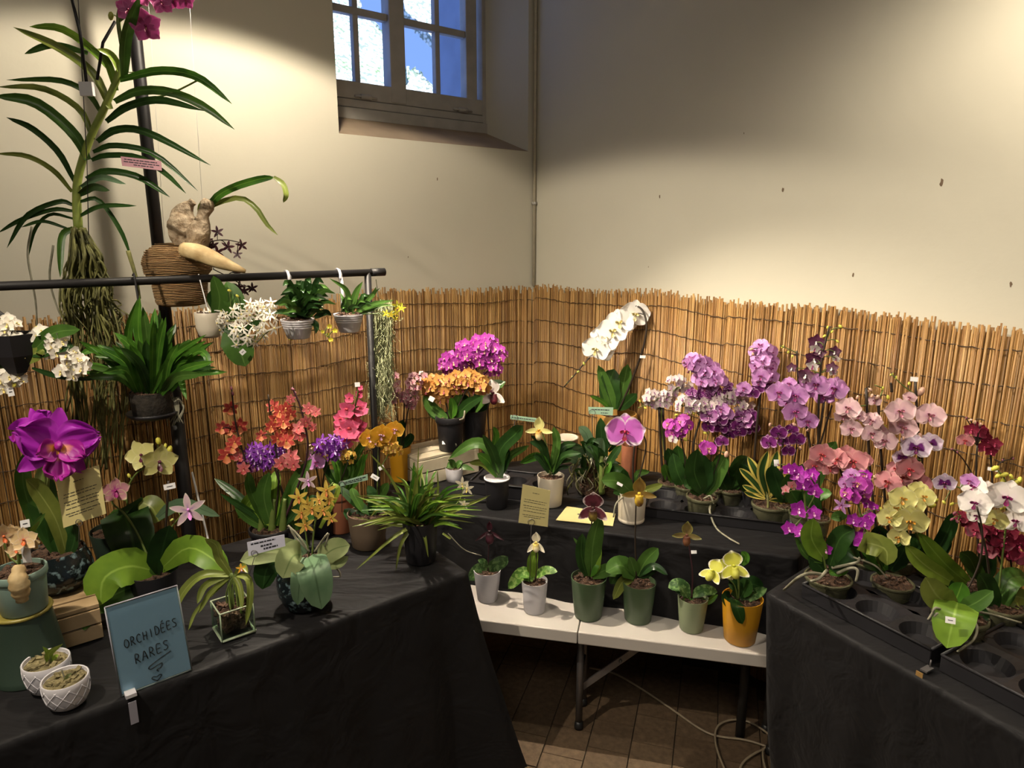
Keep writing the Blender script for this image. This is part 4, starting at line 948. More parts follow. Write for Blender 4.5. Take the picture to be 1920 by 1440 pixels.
P.flowers('star', 'maroon', [(408, 435, 24), (387, 452, 26), (393, 465, 24), (427, 463, 26), (453, 460, 24), (445, 477, 20), (408, 473, 28), (400, 460, 22), (443, 512, 20), (448, 538, 26), (458, 545, 24), (473, 540, 22)])
for x in (310, 385): MB().tube([P.pt(x, 470), W(1.74 if x < 350 else 1.62, .18, 2.94)], .0007, 4).build('hanger_wire', M_TAG, P.root)
P.done()

# leafy hanging pot with saucer
c = hang_at(288, 778, .53); P = Plant('hanging_orchid', 'dense strap-leaved plant in a dark pot with saucer hung from the rail', 'orchid', c); sc = depth(c) / F
M_DPOT = plain('dark_fibre_pot', rgb('2c261e')[:3], .8, c2=rgb('171410')[:3], scale=60, bump=.5)
zt = P.pt(285, 733).z - c.z; P.pot = make_pot(P.root, c, sc * 34, sc * 37, zt, M_DPOT, 'plain', M_BARK, .97)
MB().lathe([(sc * 38, -.004), (sc * 44, .004), (sc * 46, .012), (sc * 43, .012), (sc * 36, .004)], c, 28).build('saucer', MP['black'], P.root)
rg = P.rg
for k in range(84):
    a = rg.uniform(-1, 1); b0 = (284 + a * 26, 738 + rg.uniform(-4, 4)); hgt = rg.uniform(90, 175) * (1 - .42 * abs(a)); tx_ = b0[0] + a * rg.uniform(30, 110); ty_ = b0[1] - hgt; wide = rg.random() < .4
    if wide: tx_ = b0[0] + (1 if a > 0 else -1) * rg.uniform(50, 120); hgt *= .75; ty_ = b0[1] - hgt
    d0 = rg.uniform(-.07, .10)
    P.leaf([(b0[0], b0[1], d0 * .4), (b0[0] + (tx_ - b0[0]) * .35, b0[1] - hgt * .6, d0), (tx_, ty_ + abs(a) * rg.uniform(0, 40), d0 * 1.5)], rg.uniform(10, 17), rg.choice(['fern', 'fern', 'mid', 'dark', 'fern']), 'strap', .3, name='leaf', n=8)
for q in ([(315, 735), (330, 690), (350, 750)], [(300, 735), (360, 665), (385, 665), (392, 695)], [(260, 735), (200, 670), (150, 640)], [(258, 735), (190, 660), (148, 665)], [(270, 735), (240, 640), (258, 560)], [(265, 735), (190, 690), (150, 690)], [(300, 735), (262, 640), (262, 555)]): P.leaf(q, 13, 'fern', 'strap', .3, dip=.06)
for k in range(12): x = rg.uniform(300, 335); P.stem([(x, 745), (x + rg.uniform(-5, 20), 765), (x + rg.uniform(-8, 15), 785 + rg.uniform(0, 15))], 1.2, 'root', 'aerial_roots')
hz = W((c - K).dot(WL), RR, 0); hx = Vector((hz.x, hz.y, rz))
MB().tube(smooth_path([hx + UP * .016 - WR * .01, hx + UP * .02 + WR * .012, hx - UP * .02 + WR * .022, c + UP * (zt + .12)], 12), .003, 6).build('hook', M_RACK, P.root)
for a in (-1, 1): MB().tube([c + UP * (zt + .12), c + UP * zt + WL * (a * sc * 35)], .001, 4).build('hanger_wire', M_RACK, P.root)
P.done()

# black hanging basket at the end of the rail, white flowers
c = hang_at(35, 705, .55); P = Plant('hanging_basket_orchid', 'white-flowered orchid in a black basket on a curved hook', 'orchid', c); sc = depth(c) / F
zt = P.pt(35, 625).z - c.z
MB().lathe([(sc * 6, 0), (sc * 16, .01), (sc * 34, zt * .5), (sc * 44, zt), (sc * 41, zt), (sc * 30, zt * .55)], c, 6).build('basket', MP['black'], P.root, smooth=False)
hx = W((c - K).dot(WL) + .05, RR, rz); MB().tube(smooth_path([hx + UP * .018 - WR * .014, hx + UP * .02 + WR * .015, hx - UP * .03 + WR * .05, P.pt(14, 600, 0), c + UP * zt], 14), .007, 8).build('hook', M_RACK, P.root)
for q, w, mt in (([(60, 660), (100, 625), (150, 618)], 26, 'mid'), ([(60, 665), (100, 650), (138, 650)], 30, 'dark'), ([(50, 680), (75, 655), (88, 665)], 28, 'olive'), ([(30, 670), (10, 655), (-5, 665)], 24, 'dark'), ([(60, 690), (110, 705), (180, 712)], 10, 'deep'), ([(40, 690), (20, 680), (0, 690)], 18, 'dark')): P.leaf(q, w, mt)
P.stem([(40, 670), (90, 640), (135, 670), (155, 700)], 1.5); P.stem([(35, 670), (15, 640), (10, 600)], 1.5); P.stem([(35, 690), (25, 700), (20, 712)], 1.5)
P.cluster('mini', 'ivory', [(14, 612, 22, 18, 7), (18, 645, 26, 18, 9), (40, 660, 14, 10, 4), (105, 640, 20, 14, 7), (100, 658, 16, 12, 5), (133, 672, 12, 16, 5), (18, 708, 26, 12, 7), (128, 698, 16, 10, 4), (154, 688, 8, 14, 3), (72, 625, 16, 6, 2), (8, 725, 12, 6, 2)], 28)
P.buds('y', [(8, 672, 14), (68, 614, 9), (118, 640, 9), (28, 722, 9)]); P.tag(20, 735, 10, 16, roll=5); P.done()

# white-flowered plant in a white pot below the rail
c = hang_at(395, 632, .54); P = Plant('hanging_orchid', 'spidery white-flowered orchid with broad hanging leaf in a round white pot below the rail', 'orchid', c); sc = depth(c) / F
zt = P.pt(395, 585).z - c.z; P.pot = make_pot(P.root, c, sc * 20, sc * 25, zt, MP['cream'], 'tumbler', M_BARK, .9)
for q, w, mt in (([(405, 600), (412, 560), (400, 517)], 28, 'mid'), ([(428, 600), (440, 570), (425, 528)], 38, 'mid'), ([(425, 620), (445, 645), (460, 687)], 54, 'mid'), ([(415, 590), (400, 565), (395, 545)], 20, 'dark'), ([(405, 610), (450, 620), (490, 600)], 16, 'dark')): P.leaf(q, w, mt, 'phal', .15, tw=5)
P.stem([(410, 600), (450, 600), (500, 585)], 1.6); P.stem([(410, 605), (450, 625), (480, 645)], 1.6); P.stem([(405, 600), (395, 605), (380, 615)], 1.6)
P.cluster('spidery', 'ivory', [(405, 602, 34, 20, 15), (465, 585, 36, 18, 12), (460, 625, 40, 26, 20), (500, 605, 22, 22, 9), (495, 575, 22, 10, 6)], 27); P.buds('y', [(425, 570, 9), (462, 648, 9), (430, 545, 8), (445, 555, 8), (510, 575, 8)])
P.tag(455, 660, 10, 9, d=.03, roll=40)
MB().tube([c + UP * zt, Vector((W((c - K).dot(WL), RR, 0).x, W((c - K).dot(WL), RR, 0).y, rz + .014))], .002, 5).build('hanger_wire', M_TAG, P.root); P.done()
# two little white pots clipped over the rail
def rail_pot(cx, yb, yt, w, label):
    c = hang_at(cx, yb, .53); P = Plant('hanging_pot_plant', label, 'potted plant', c, 'white pots on the rail'); sc = depth(c) / F
    zt = P.pt(cx, yt).z - c.z; P.pot = make_pot(P.root, c, sc * w * .33, sc * w * .5, zt, MP['white'], 'ridged', M_BARK, .95)
    q = W((c - K).dot(WL), RR, 0); top = Vector((q.x, q.y, rz)); back = c - WR * (sc * w * .42) + UP * zt * .8
    mb = MB(); pts = [back, Vector((back.x, back.y, rz - .03)), top - WR * .013 + UP * .004 + UP * .004, top + UP * .0155, top + WR * .0145, top + WR * .0145 - UP * .02]
    mb.tube(smooth_path(pts, 16), .0085, 4, flat=.22); mb.build('rail_strap', MP['white'], P.root); return P
P = rail_pot(560, 634, 598, 62, 'dense dark green leafy plant in a small white pot strapped to the rail'); rg = P.rg
for k in range(46):
    a = rg.uniform(0, 6.28); L_ = rg.uniform(22, 55); b0 = (566 + rg.uniform(-16, 16), 590 + rg.uniform(-10, 6)); e = (b0[0] + math.cos(a) * L_ * 1.05, b0[1] - 18 - abs(math.sin(a)) * L_ * .9 + (a > 3.14) * L_ * .55); d0 = rg.uniform(-.03, .06)
    P.leaf([(b0[0], b0[1], 0), ((b0[0] + e[0]) / 2, min(b0[1], e[1]) - 5, d0), (e[0], e[1], d0 * 1.5)], rg.uniform(10, 15), rg.choice(['dark', 'mid', 'dark', 'deep']), 'lance', .3, n=7)
for q in ([(580, 600), (592, 610), (592, 626)], [(555, 600), (550, 605), (553, 610)], [(590, 595), (610, 585), (622, 592)]): P.leaf(q, 12, 'deep', 'lance')
P.stem([(585, 605), (600, 620), (615, 632)], .8); P.flowers('mini', 'yellow_small', [(618, 612, 11), (628, 620, 12), (614, 628, 10), (620, 637, 11), (605, 622, 8), (546, 634, 12)]); P.done()
P = rail_pot(655, 622, 588, 56, 'small orchid with trailing stems and yellow flowers in a white pot by the rail end'); rg = P.rg
for q, w in (([(655, 585), (650, 545), (618, 522)], 10), ([(658, 585), (668, 550), (680, 528)], 12), ([(650, 585), (645, 565), (637, 548)], 8), ([(665, 588), (700, 570), (740, 563)], 9), ([(670, 590), (710, 575), (735, 572)], 8), ([(668, 588), (690, 560), (712, 540)], 9), ([(668, 588), (700, 552), (705, 538)], 8)): P.leaf(q, w, 'mid', 'lance')
for k in range(22):
    b0 = (rg.uniform(640, 675), rg.uniform(575, 592)); e = (b0[0] + rg.uniform(-14, 32), b0[1] - rg.uniform(0, 26)); P.leaf([b0, ((b0[0] + e[0]) / 2, e[1] - 3), e], 8, rg.choice(['mid', 'dark', 'fern']), 'lance', .3, n=6)
P.stem([(670, 590), (705, 588), (735, 590)], 1); P.stem([(670, 588), (715, 575), (745, 575)], 1)
P.flowers('star', 'yellow_small', [(745, 573, 22), (753, 578, 18), (742, 586, 18), (724, 588, 17), (733, 590, 16), (742, 597, 12)]); P.done()
# hank of spanish moss
c = hang_at(715, 790, .45); mo = empty('spanish_moss', c, 'long grey-green hank of hanging moss beside the rack post', 'air plant')
PM_ = Plant('x', 'x', 'x', c, root=mo); M_MOSS = plain('grey_moss', rgb('bcbf97')[:3], .9, c2=rgb('8f946c')[:3], scale=50); mb = MB(); rg = random.Random(5)
for k in range(1100):
    x = rg.gauss(715, 10); y = rg.uniform(560, 730); L_ = rg.uniform(25, 70); d = rg.gauss(0, .018); pts = []
    if abs(x - 715) > 22: x = 715 + rg.uniform(-20, 20)
    for i in range(6): pts.append(PM_.pt(x + rg.gauss(0, 3.2) * (1 if i else .3), y + L_ * i / 5, d + rg.gauss(0, .006)))
    mb.tube(pts, .0014, 3, cap=False)
for k in range(150):
    y = rg.uniform(585, 785); x = 715 + rg.uniform(-18, 18); a = rg.choice((-1, 1)); d = rg.gauss(0, .02)
    mb.tube([PM_.pt(x, y, d), PM_.pt(x + a * rg.uniform(6, 14), y + rg.uniform(-6, 8), d), PM_.pt(x + a * rg.uniform(12, 26), y + rg.uniform(-8, 18), d + rg.uniform(-.01, .02))], .0007, 3, cap=False)
mb.tube([PM_.pt(705, 524), PM_.pt(708, 545), PM_.pt(714, 580)], .0015, 4)
o = mb.build('strands', M_MOSS, mo); tag(o, kind='stuff')

# ------------------------------------------------------------------ left table
M_WOOD = plain('pale_crate_wood', rgb('b59c78')[:3], .75, c2=rgb('8d7452')[:3], scale=9, bump=.25, detail=6); M_WOODW = plain('whitewashed_wood', rgb('c9bfa8')[:3], .7, c2=rgb('a3967e')[:3], scale=8, bump=.25, detail=6)
def crate(label, corner, ax_l, ax_d, Lx, Dx, Hh, mat, rows_, tops, along_top=True):
    """corner: front-left bottom; ax_l along the front, ax_d away from the front"""
    z = corner.z; e = empty('wooden_crate', corner + ax_l * Lx / 2 + ax_d * Dx / 2, label, 'crate'); ax = (ax_l, ax_d, UP); t = .010
    hs = Hh / rows_
    for r_ in range(rows_):
        zc = hs * (r_ + .5)
        for dd in (t / 2, Dx - t / 2): MB().box(corner + ax_l * Lx / 2 + ax_d * dd + UP * zc, Lx, t, hs - .006, ax).build('slat', mat, e, smooth=False, bevel=.001)
        for ll in (t / 2, Lx - t / 2): MB().box(corner + ax_l * ll + ax_d * Dx / 2 + UP * zc, t, Dx - 2 * t - .002, hs - .006, ax).build('slat', mat, e, smooth=False, bevel=.001)
    for k in range(tops):
        w = Dx / tops; MB().box(corner + ax_l * Lx / 2 + ax_d * (w * (k + .5)) + UP * (Hh + t / 2), Lx, w - .008, t, ax).build('slat', mat, e, smooth=False, bevel=.001)
    return Hh + t
# crate under the cattleya: front edge parallel to the table
f = atz(195, 1196, TZ + .001); CH = crate('pale wooden crate under the glazed pot and cattleya', f + WL * .75, -WL, -WR, .75, .24, .085, M_WOOD, 2, 4)
ZC = TZ + CH + .001
P = potted('cattleya_orchid', 'cattleya with huge ruffled magenta bloom in a blue-black glazed pot', 'orchid', 118, 1118, 1048, 96, 82, ZC, MP['glaze'], 'belly', M_BARK, .9)
for q, w, mt, sh in (([(105, 1035), (60, 960), (42, 895), (52, 840)], 26, 'mid', 'strap'), ([(118, 1042), (90, 980), (55, 910)], 42, 'dark', 'strap'), ([(125, 1040), (105, 975), (70, 920), (48, 898)], 30, 'olive', 'strap'), ([(108, 1030), (100, 980), (88, 925), (92, 890)], 28, 'dark', 'strap'), ([(82, 960), (76, 910), (84, 862)], 24, 'sheath', 'strap'), ([(130, 1045), (140, 1000), (118, 960)], 20, 'deep', 'strap')): P.leaf(q, w, mt, sh, .3)
P.stem([(120, 1040), (100, 985), (80, 950)], 7, 'g', 'pseudobulb'); P.stem([(82, 940), (85, 880), (95, 840)], 4)
P.flower('cattleya', 'cattleya', 106, 836, 138, .06, yaw=14, pitch=4, roll=-14); P.flower('cattleya', 'cattleya', 66, 808, 92, .02, yaw=-48, pitch=14, roll=24); P.done()

def wire_card(label, corners_px, Y, ring, foot, mat, lines, name='info_card'):
    q = [aty(x, y, Y) for x, y in corners_px]; base = aty(foot[0], foot[1], Y); e = empty(name, base, label, 'card')
    card(e, q, mat, 'card', lines=lines); s_ = depth(base) / F; r0 = aty(ring[0], ring[1], Y - .004); pts = []
    for k in range(17): g = -math.pi / 2 + k / 16 * 6.0; pts.append(r0 + Vector((math.cos(g), 0, math.sin(g))) * (6 * s_))
    MB().tube([base] + pts, .0011, 5).build('wire_holder', M_LEG, e); return e
M_YCARD = plain('yellow_card', rgb('c9bd84')[:3], .6, var=.03); M_GCARD = plain('mint_card', rgb('9dbfa6')[:3], .6, var=.03); M_WCARD = plain('pale_card', rgb('c4c4d6')[:3], .6, var=.03)
para = [(.16, .38, .62, .0016), (.36, .12, .9, .0016), (.42, .1, .85, .0016), (.52, .1, .92, .0016), (.58, .14, .9, .0016), (.66, .12, .9, .0016), (.76, .1, .9, .0016), (.81, .16, .75, .0016)]
wire_card('yellow printed card on a wire beside the cattleya', [(105, 899), (185, 872), (199, 963), (119, 990)], P.O.y - .03, (148, 980), (147, 1040), M_YCARD, para)

# upturned dark green pot with the teal pot on it
c, rb, rt, h = pot_geo(66, 1288, 1166, 96, 124, TZ + .001)
e = empty('upturned_pot', c, 'tall dark green pot turned upside down under the pale teal pot', 'pot')
MB().lathe([(rb, 0), (rb, .012), (rb * .985, .014), (rt * 1.0, h - .012), (rt * .99, h), (rt * .5, h)], c, 36).build('body', MP['dgreen'], e, sharp=50)
MB().lathe([(rt * 1.01, h), (rt * 1.05, h + .004), (rt * 1.02, h + .008), (rt * .95, h + .008)], c, 36).build('rim', plain('mustard_glaze_rim', rgb('8a7f3c')[:3], .4), e)
P = potted('dendrobium_orchid', 'small orchid with peach flowers in a pale teal pot on an upturned pot', 'orchid', 50, 1158, 1084, 92, 76, c.z + h + .009, MP['teal'], 'rim', M_BARK, .9)
P.leaf([(40, 1040), (55, 1000), (85, 962)], 13, 'mid', 'strap'); P.leaf([(40, 1045), (50, 1010), (75, 975)], 10, 'bright', 'strap')
P.stem([(38, 1070), (34, 1035), (32, 1005)], 3); P.stem([(38, 1060), (15, 1040), (5, 1005)], 2)
P.flowers('mini', 'peach', [(6, 1005, 52, .03), (44, 1012, 50, .04), (28, 1030, 34, .03), (22, 998, 34, .01), (60, 1020, 30, .02)])
MB().box(P.pt(48, 1030, .03), .020, .0012, .062).build('plant_tag', M_TAG, P.root, smooth=False); P.tag(47, 982, 14, 14, d=.02, roll=0)
mb = MB(); q = smooth_path([P.pt(36, 1060, .05), P.pt(34, 1085, .065), P.pt(38, 1105, .062), P.pt(42, 1126, .06)], 12); mb.tube(q, lambda t: P.s * (5 + 11 * math.sin(math.pi * (t * .8 + .08)) + 1.5 * math.sin(t * 26)), 10); mb.build('pseudobulb', M_BULBC, P.root); P.done()

# two small white lattice pots
def lattice(P):
    mb = MB(); n = 11
    for k in range(n):
        for sgn in (1, -1):
            pts = []
            for i in range(9):
                t = i / 8; g = 2 * math.pi * (k / n) + sgn * t * .9; z = P.h * (.18 + .68 * t)
                zz = z / P.h; r_ = P.rb + (P.rt - P.rb) * .75 * (zz - .1) / .3 if zz < .4 else ((P.rb + (P.rt - P.rb) * .75) + (P.rt * .98 - (P.rb + (P.rt - P.rb) * .75)) * min(1, (zz - .4) / .35)); r_ = r_ + .0002
                pts.append(P.O + Vector((math.cos(g) * r_, math.sin(g) * r_, z)))
            mb.tube(pts, .0012, 4)
    mb.build('lattice_relief', MP['white'], P.pot)
for (cx, yb, yt, lab) in ((97, 1306, 1256, 'small white lattice pot with a leafy seedling, behind its twin'), (132, 1336, 1290, 'small white lattice pot with mossy bark and a tiny sprout')):
    P = potted('seedling_pot', lab, 'potted plant', cx, yb, yt, 80, 60, TZ + .001, MP['white'], 'tumbler', M_MOSSY, .88, 'small lattice pots'); lattice(P)
    if cx == 97:
        for q, w in (([(95, 1245), (92, 1225), (118, 1207)], 13), ([(95, 1245), (90, 1225), (80, 1212)], 9), ([(100, 1248), (90, 1262), (68, 1276)], 14), ([(96, 1245), (104, 1232), (110, 1228)], 9)): P.leaf(q, w, 'lime', 'lance')
        P.stem([(98, 1252), (96, 1240), (94, 1225)], 2.5)
    else: P.stem([(128, 1285), (120, 1268), (115, 1255)], 1.6, 'root', 'sprout'); P.leaf([(122, 1280), (126, 1268), (135, 1262)], 7, 'pale', 'lance')
    P.done()

# phalaenopsis with spotted yellow and pink-striped flowers
P = potted('phalaenopsis_orchid', 'phalaenopsis with spotted yellow and pink striped flowers in a dark green pot', 'orchid', 232, 1070, 1008, 98, 78, ZC - CH, MP['dgreen'], 'plain', M_BARK)
for q, w, mt in (([(250, 985, 0), (235, 965, .03), (248, 1010, .08), (256, 1062, .10)], 78, 'dark'), ([(298, 978), (285, 952), (262, 940)], 42, 'olive'), ([(290, 975), (340, 945), (412, 968)], 22, 'grey'), ([(260, 990), (225, 970), (208, 1000)], 34, 'mid')): P.leaf(q, w, mt, 'phal', .15, tw=8)
P.stem([(280, 1050, .1), (255, 995, .08), (232, 962, .06), (212, 945, .05), (205, 925, .05)], 2); P.stem([(250, 985), (237, 930), (250, 895), (270, 878), (295, 868)], 2)
P.flower('mini', 'pink_stripe', 216, 920, 54, .06, yaw=10, pitch=0); P.flower('mini', 'spot_yellow', 266, 853, 64, .03, yaw=-25, roll=20); P.flower('mini', 'spot_yellow', 298, 865, 72, .04, yaw=15, roll=-12)
P.buds('y', [(178, 932, 15), (188, 930, 14), (297, 827, 16), (318, 843, 16), (310, 836, 11), (242, 892, 10)]); P.done()
# phalaenopsis with large glossy leaves behind the blue sign
P = potted('phalaenopsis_orchid', 'phalaenopsis with large glossy leaves and one pale pink star flower behind the blue sign', 'orchid', 296, 1150, 1088, 84, 70, TZ + .001, MP['black'], 'plain', M_BARK)
for q, w, mt in (([(288, 1070, 0), (240, 1062, .05), (195, 1085, .09), (188, 1135, .11)], 66, 'bright'), ([(285, 1085, 0), (215, 1115, .06), (170, 1140, .12), (158, 1182, .19)], 46, 'mid'), ([(300, 1068, 0), (350, 1028, .03), (395, 1045, .05), (425, 1078, .06)], 48, 'bright'), ([(300, 1075), (305, 1030), (318, 985)], 48, 'deep'), ([(302, 1080), (325, 1040), (340, 1010)], 36, 'deep'), ([(295, 1085), (300, 1060), (315, 1055)], 30, 'mid')): P.leaf(q, w, mt, 'phal', .12, tw=4)
P.stem([(302, 1080), (310, 1000), (316, 902)], 2.2, 'd', 'stake', taper=1); P.stem([(300, 1050), (315, 1000), (335, 972), (345, 962)], 1.8)
P.flower('star', 'star_pink', 353, 957, 66, .04, yaw=0, pitch=0, roll=8); P.buds('g', [(330, 958, 8), (322, 975, 8)]); P.tag(318, 912, 19, 10, roll=4); P.done()

# the blue sign in its acrylic holder, clipped to the table edge
bl_, br_ = atz(229, 1302, TZ + .004), atz(358, 1254, TZ + .004); ed = (br_ - bl_).normalized(); sn = Vector((ed.y, -ed.x, 0)).normalized()
if sn.dot(CAM - bl_) < 0: sn = -sn
def on_sign(x, y, off=0.0):
    q = ray(x, y); return CAM + q * ((bl_ + sn * off - CAM).dot(sn) / q.dot(sn))
sg = empty('table_sign', (bl_ + br_) / 2, 'light blue handwritten sign in a clear holder on the table edge', 'sign')
M_BLUE = plain('blue_paper', (.44, .60, .98), .6, var=.02, scale=4)
SC = [on_sign(199, 1141), on_sign(330, 1101), br_, bl_]
card(sg, SC, M_BLUE, 'blue_paper', .001)
off = sn * .003; q = [p + off + (p - (SC[0] + SC[2]) / 2) * .03 for p in SC]; card(sg, q, MP['glass'], 'front_pane', .0015)
mb = MB(); 
for a, b in zip(q, q[1:] + q[:1]): mb.tube([a - off * 1.2, b - off * 1.2], .0022, 4)
mb.build('holder_edge', MP['grey'], sg)
cp = on_sign(243, 1300); dn = on_sign(249, 1347)
MB().box(cp + UP * .006 + sn * .006, .022, .034, .008, (ed, sn, UP)).build('clip_body', MP['white'], sg, smooth=False)
MB().box((cp + dn) / 2 + sn * .022 - UP * .004, .016, .002, .055, (ed, sn, UP)).build('clip_tongue', MP['grey'], sg, smooth=False)
GLY = {'O': [[(.5, 0), (.1, .2), (0, .55), (.25, .95), (.6, .98), (.95, .7), (.95, .3), (.6, .02), (.45, .02)]], 'R': [[(.1, 0), (.15, 1), (.6, 1), (.8, .8), (.6, .55), (.15, .5), (.5, .35), (.95, 0)]], 'C': [[(.9, .85), (.6, 1), (.2, .85), (.02, .5), (.2, .12), (.55, 0), (.95, .12)]], 'H': [[(.1, 0), (.12, 1)], [(.1, .5), (.85, .55)], [(.85, 0), (.88, 1)]], 'I': [[(.5, 0), (.5, 1)]], 'D': [[(.1, 0), (.12, 1), (.6, .95), (.95, .6), (.85, .2), (.5, 0), (.1, 0)]], 'E': [[(.9, 1), (.15, .98), (.1, 0), (.9, .02)], [(.12, .5), (.75, .53)]], 'A': [[(0, 0), (.5, 1), (1, 0)], [(.2, .38), (.8, .38)]], 'S': [[(.95, .95), (.4, 1), (.15, .78), (.45, .55), (.8, .4), (.75, .1), (.3, 0), (0, .08)]], "'": [[(.3, 1.2), (.7, 1.4)]]}
mb = MB()
def bil(u, v): return SC[0].lerp(SC[1], u).lerp(SC[3].lerp(SC[2], u), v) + sn * .0012
def write(text, u0, u1, v0, v1, hgt):
    n = len(text); 
    for i, ch in enumerate(text):
        acc = ch == 'É'; g = 'E' if acc else ch
        for stt in GLY[g] + (GLY["'"] if acc else []):
            pts = []
            for (a, b) in stt:
                u = u0 + (u1 - u0) * (i + .08 + a * .72) / n; v = v0 + (v1 - v0) * (i + .5) / n - b * hgt; pts.append(bil(u, v))
            mb.tube(smooth_path(pts, len(pts) * 3), .001, 4)
write('ORCHIDÉES', .14, .93, .50, .435, .095); write('RARES', .24, .76, .715, .66, .105)
mb.tube(smooth_path([bil(*p) for p in ((.76, .70), (.55, .755), (.42, .80), (.44, .83), (.60, .80), (.58, .845), (.52, .86), (.54, .885))], 30), .001, 4)
mb.tube(smooth_path([bil(*p) for p in ((.50, .99), (.43, .945), (.46, .925), (.50, .94), (.545, .925), (.57, .945), (.50, .99))], 24), .001, 4)
mb.build('handwriting', M_INK, sg)

# grassy orchid in a square glass vase
f = atz(441, 1199, TZ + .002); sc = depth(f) / F; w = 60 * sc; hd = Vector((f.x, f.y, 0)).normalized(); c = f + hd * w * .55
P = Plant('vase_orchid', 'grassy orchid with arching leaves in a square glass vase', 'orchid', c); hh = P.pt(441, 1150, w * .5).z - c.z + .006; vx = -WL; vy = -WR
vase = empty('x', (0, 0, 0), 'x', 'x'); bpy.data.objects.remove(vase)
for a, b, sx, sy in ((vx, 0, 1, 0), (vx, 0, -1, 0), (vy, 0, 0, 1), (vy, 0, 0, -1)):
    MB().box(c + vx * (sx * w / 2) + vy * (sy * w / 2) + UP * hh / 2, .005 if sx else w + .005, w - .005 if sx else .005, hh, (vx, vy, UP)).build('glass_wall', MP['glass'], P.root, smooth=False, bevel=.001)
MB().box(c + UP * .006, w - .006, w - .006, .011, (vx, vy, UP)).build('glass_base', MP['glass'], P.root, smooth=False)
mb = MB(); cs = [c + vx * (a * w / 2) + vy * (b * w / 2) for a, b in ((-1, -1), (1, -1), (1, 1), (-1, 1))]
for a, b in zip(cs, cs[1:] + cs[:1]): mb.tube([a + UP * hh, b + UP * hh], .0022, 6); mb.tube([a + UP * .004, b + UP * .004], .0035, 6); mb.tube([a + UP * .003, a + UP * hh], .0018, 6)
mb.build('edge_highlight', plain('green_edge_highlight', rgb('a9b39a')[:3], .12, spec=.8), P.root)  # pale tubes put the highlights along the glass edges into colour
mb = MB(); rg = P.rg
for k in range(120):
    ax = Euler((rg.random() * 6, rg.random() * 6, rg.random() * 6)).to_matrix(); mb.box(c + vx * rg.uniform(-.4, .4) * w + vy * rg.uniform(-.4, .4) * w + UP * rg.uniform(.02, hh * .86), w * .26, w * .18, w * .1, (ax.col[0], ax.col[1], ax.col[2]))
o = mb.build('bark', M_BARK, P.root, smooth=False); tag(o, kind='stuff')
for q, w_ in (([(430, 1078), (380, 1078), (345, 1108), (322, 1157)], 15), ([(428, 1078), (385, 1098), (370, 1132)], 12), ([(432, 1075), (412, 1045), (405, 1022), (384, 1010)], 16), ([(445, 1078), (465, 1085), (469, 1120), (461, 1172)], 12), ([(430, 1085), (372, 1140), (353, 1182)], 6), ([(440, 1080), (450, 1100), (455, 1140)], 10), ([(432, 1080), (395, 1110), (372, 1150)], 9), ([(440, 1078), (455, 1060), (465, 1075)], 9)): P.leaf(q, w_, 'olive', 'strap', .4, dip=.04)
for k in range(16): x = 440 + rg.uniform(-14, 16); P.stem([(x, 1150, rg.uniform(-.02, .02)), (x - 4, 1110), (432 + rg.uniform(-6, 14), 1075)], 1.5, 'g', 'stem')
P.flowers('star', 'gold', [(452, 1066, 20, .03)]); P.done()

# phalaenopsis with pale leaves and yellow star flowers on a glazed round pot
P = potted('phalaenopsis_orchid', 'phalaenopsis with pale drooping leaves and yellow star flowers in a glazed round pot', 'orchid', 575, 1153, 1062, 84, 76, TZ + .001, MP['glaze'], 'belly', M_BARK)
for q, w, mt in (([(560, 1040, 0), (520, 1030, .03), (450, 1052, .06)], 42, 'pale'), ([(565, 1040, .02), (548, 1045, .07), (530, 1084, .09)], 52, 'pale'), ([(578, 1045, .02), (590, 1075, .085), (603, 1142, .095)], 58, 'grey'), ([(570, 1045, .02), (563, 1080, .085), (558, 1134, .09)], 32, 'grey'), ([(598, 1050), (625, 1030), (656, 1022)], 40, 'pale'), ([(598, 1055), (630, 1058), (653, 1043)], 18, 'pale'), ([(555, 1045, 0), (505, 1060, .03), (492, 1105, .04)], 44, 'deep'), ([(570, 1040), (560, 1025), (545, 1018)], 30, 'grey')): P.leaf(q, w, mt, 'phal', .14, tw=3)
P.stem([(585, 1048), (590, 985), (605, 930), (625, 905)], 2); P.stem([(580, 1045), (572, 990), (568, 940), (576, 900)], 1.6)
P.flowers('star', 'star_yellow', [(560, 933, 40, .03), (612, 920, 40, .03), (565, 962, 38, .04), (584, 955, 40, .04), (605, 958, 36, .03), (572, 985, 38, .04), (620, 972, 30, .03), (598, 938, 34, .01), (575, 945, 30, .02), (618, 938, 30, .02)]); P.flower('star', 'star_pink', 577, 902, 38, .02)
P.leaf([(600, 990), (620, 950), (634, 918), (622, 905)], 9, 'lime', 'strap')
for q in ([(560, 1020), (545, 990), (552, 1005), (575, 1030)], [(590, 1035), (615, 1000), (610, 1025)], [(595, 1050), (630, 1065), (638, 1080), (625, 1082)], [(580, 1035), (560, 1005), (540, 985)]): P.stem(q, 2.2, 'root', 'aerial_root')
P.done()
PW = P
wire_card('white handwritten name card on a wire over the pale leaves', [(463, 1017), (533, 1002), (535, 1024), (466, 1043)], PW.O.y - .07, (477, 1038), (463, 1092), M_WCARD, [(.2, .1, .75, .004), (.5, .35, .65, .005), (.75, .42, .8, .005)], 'name_card')

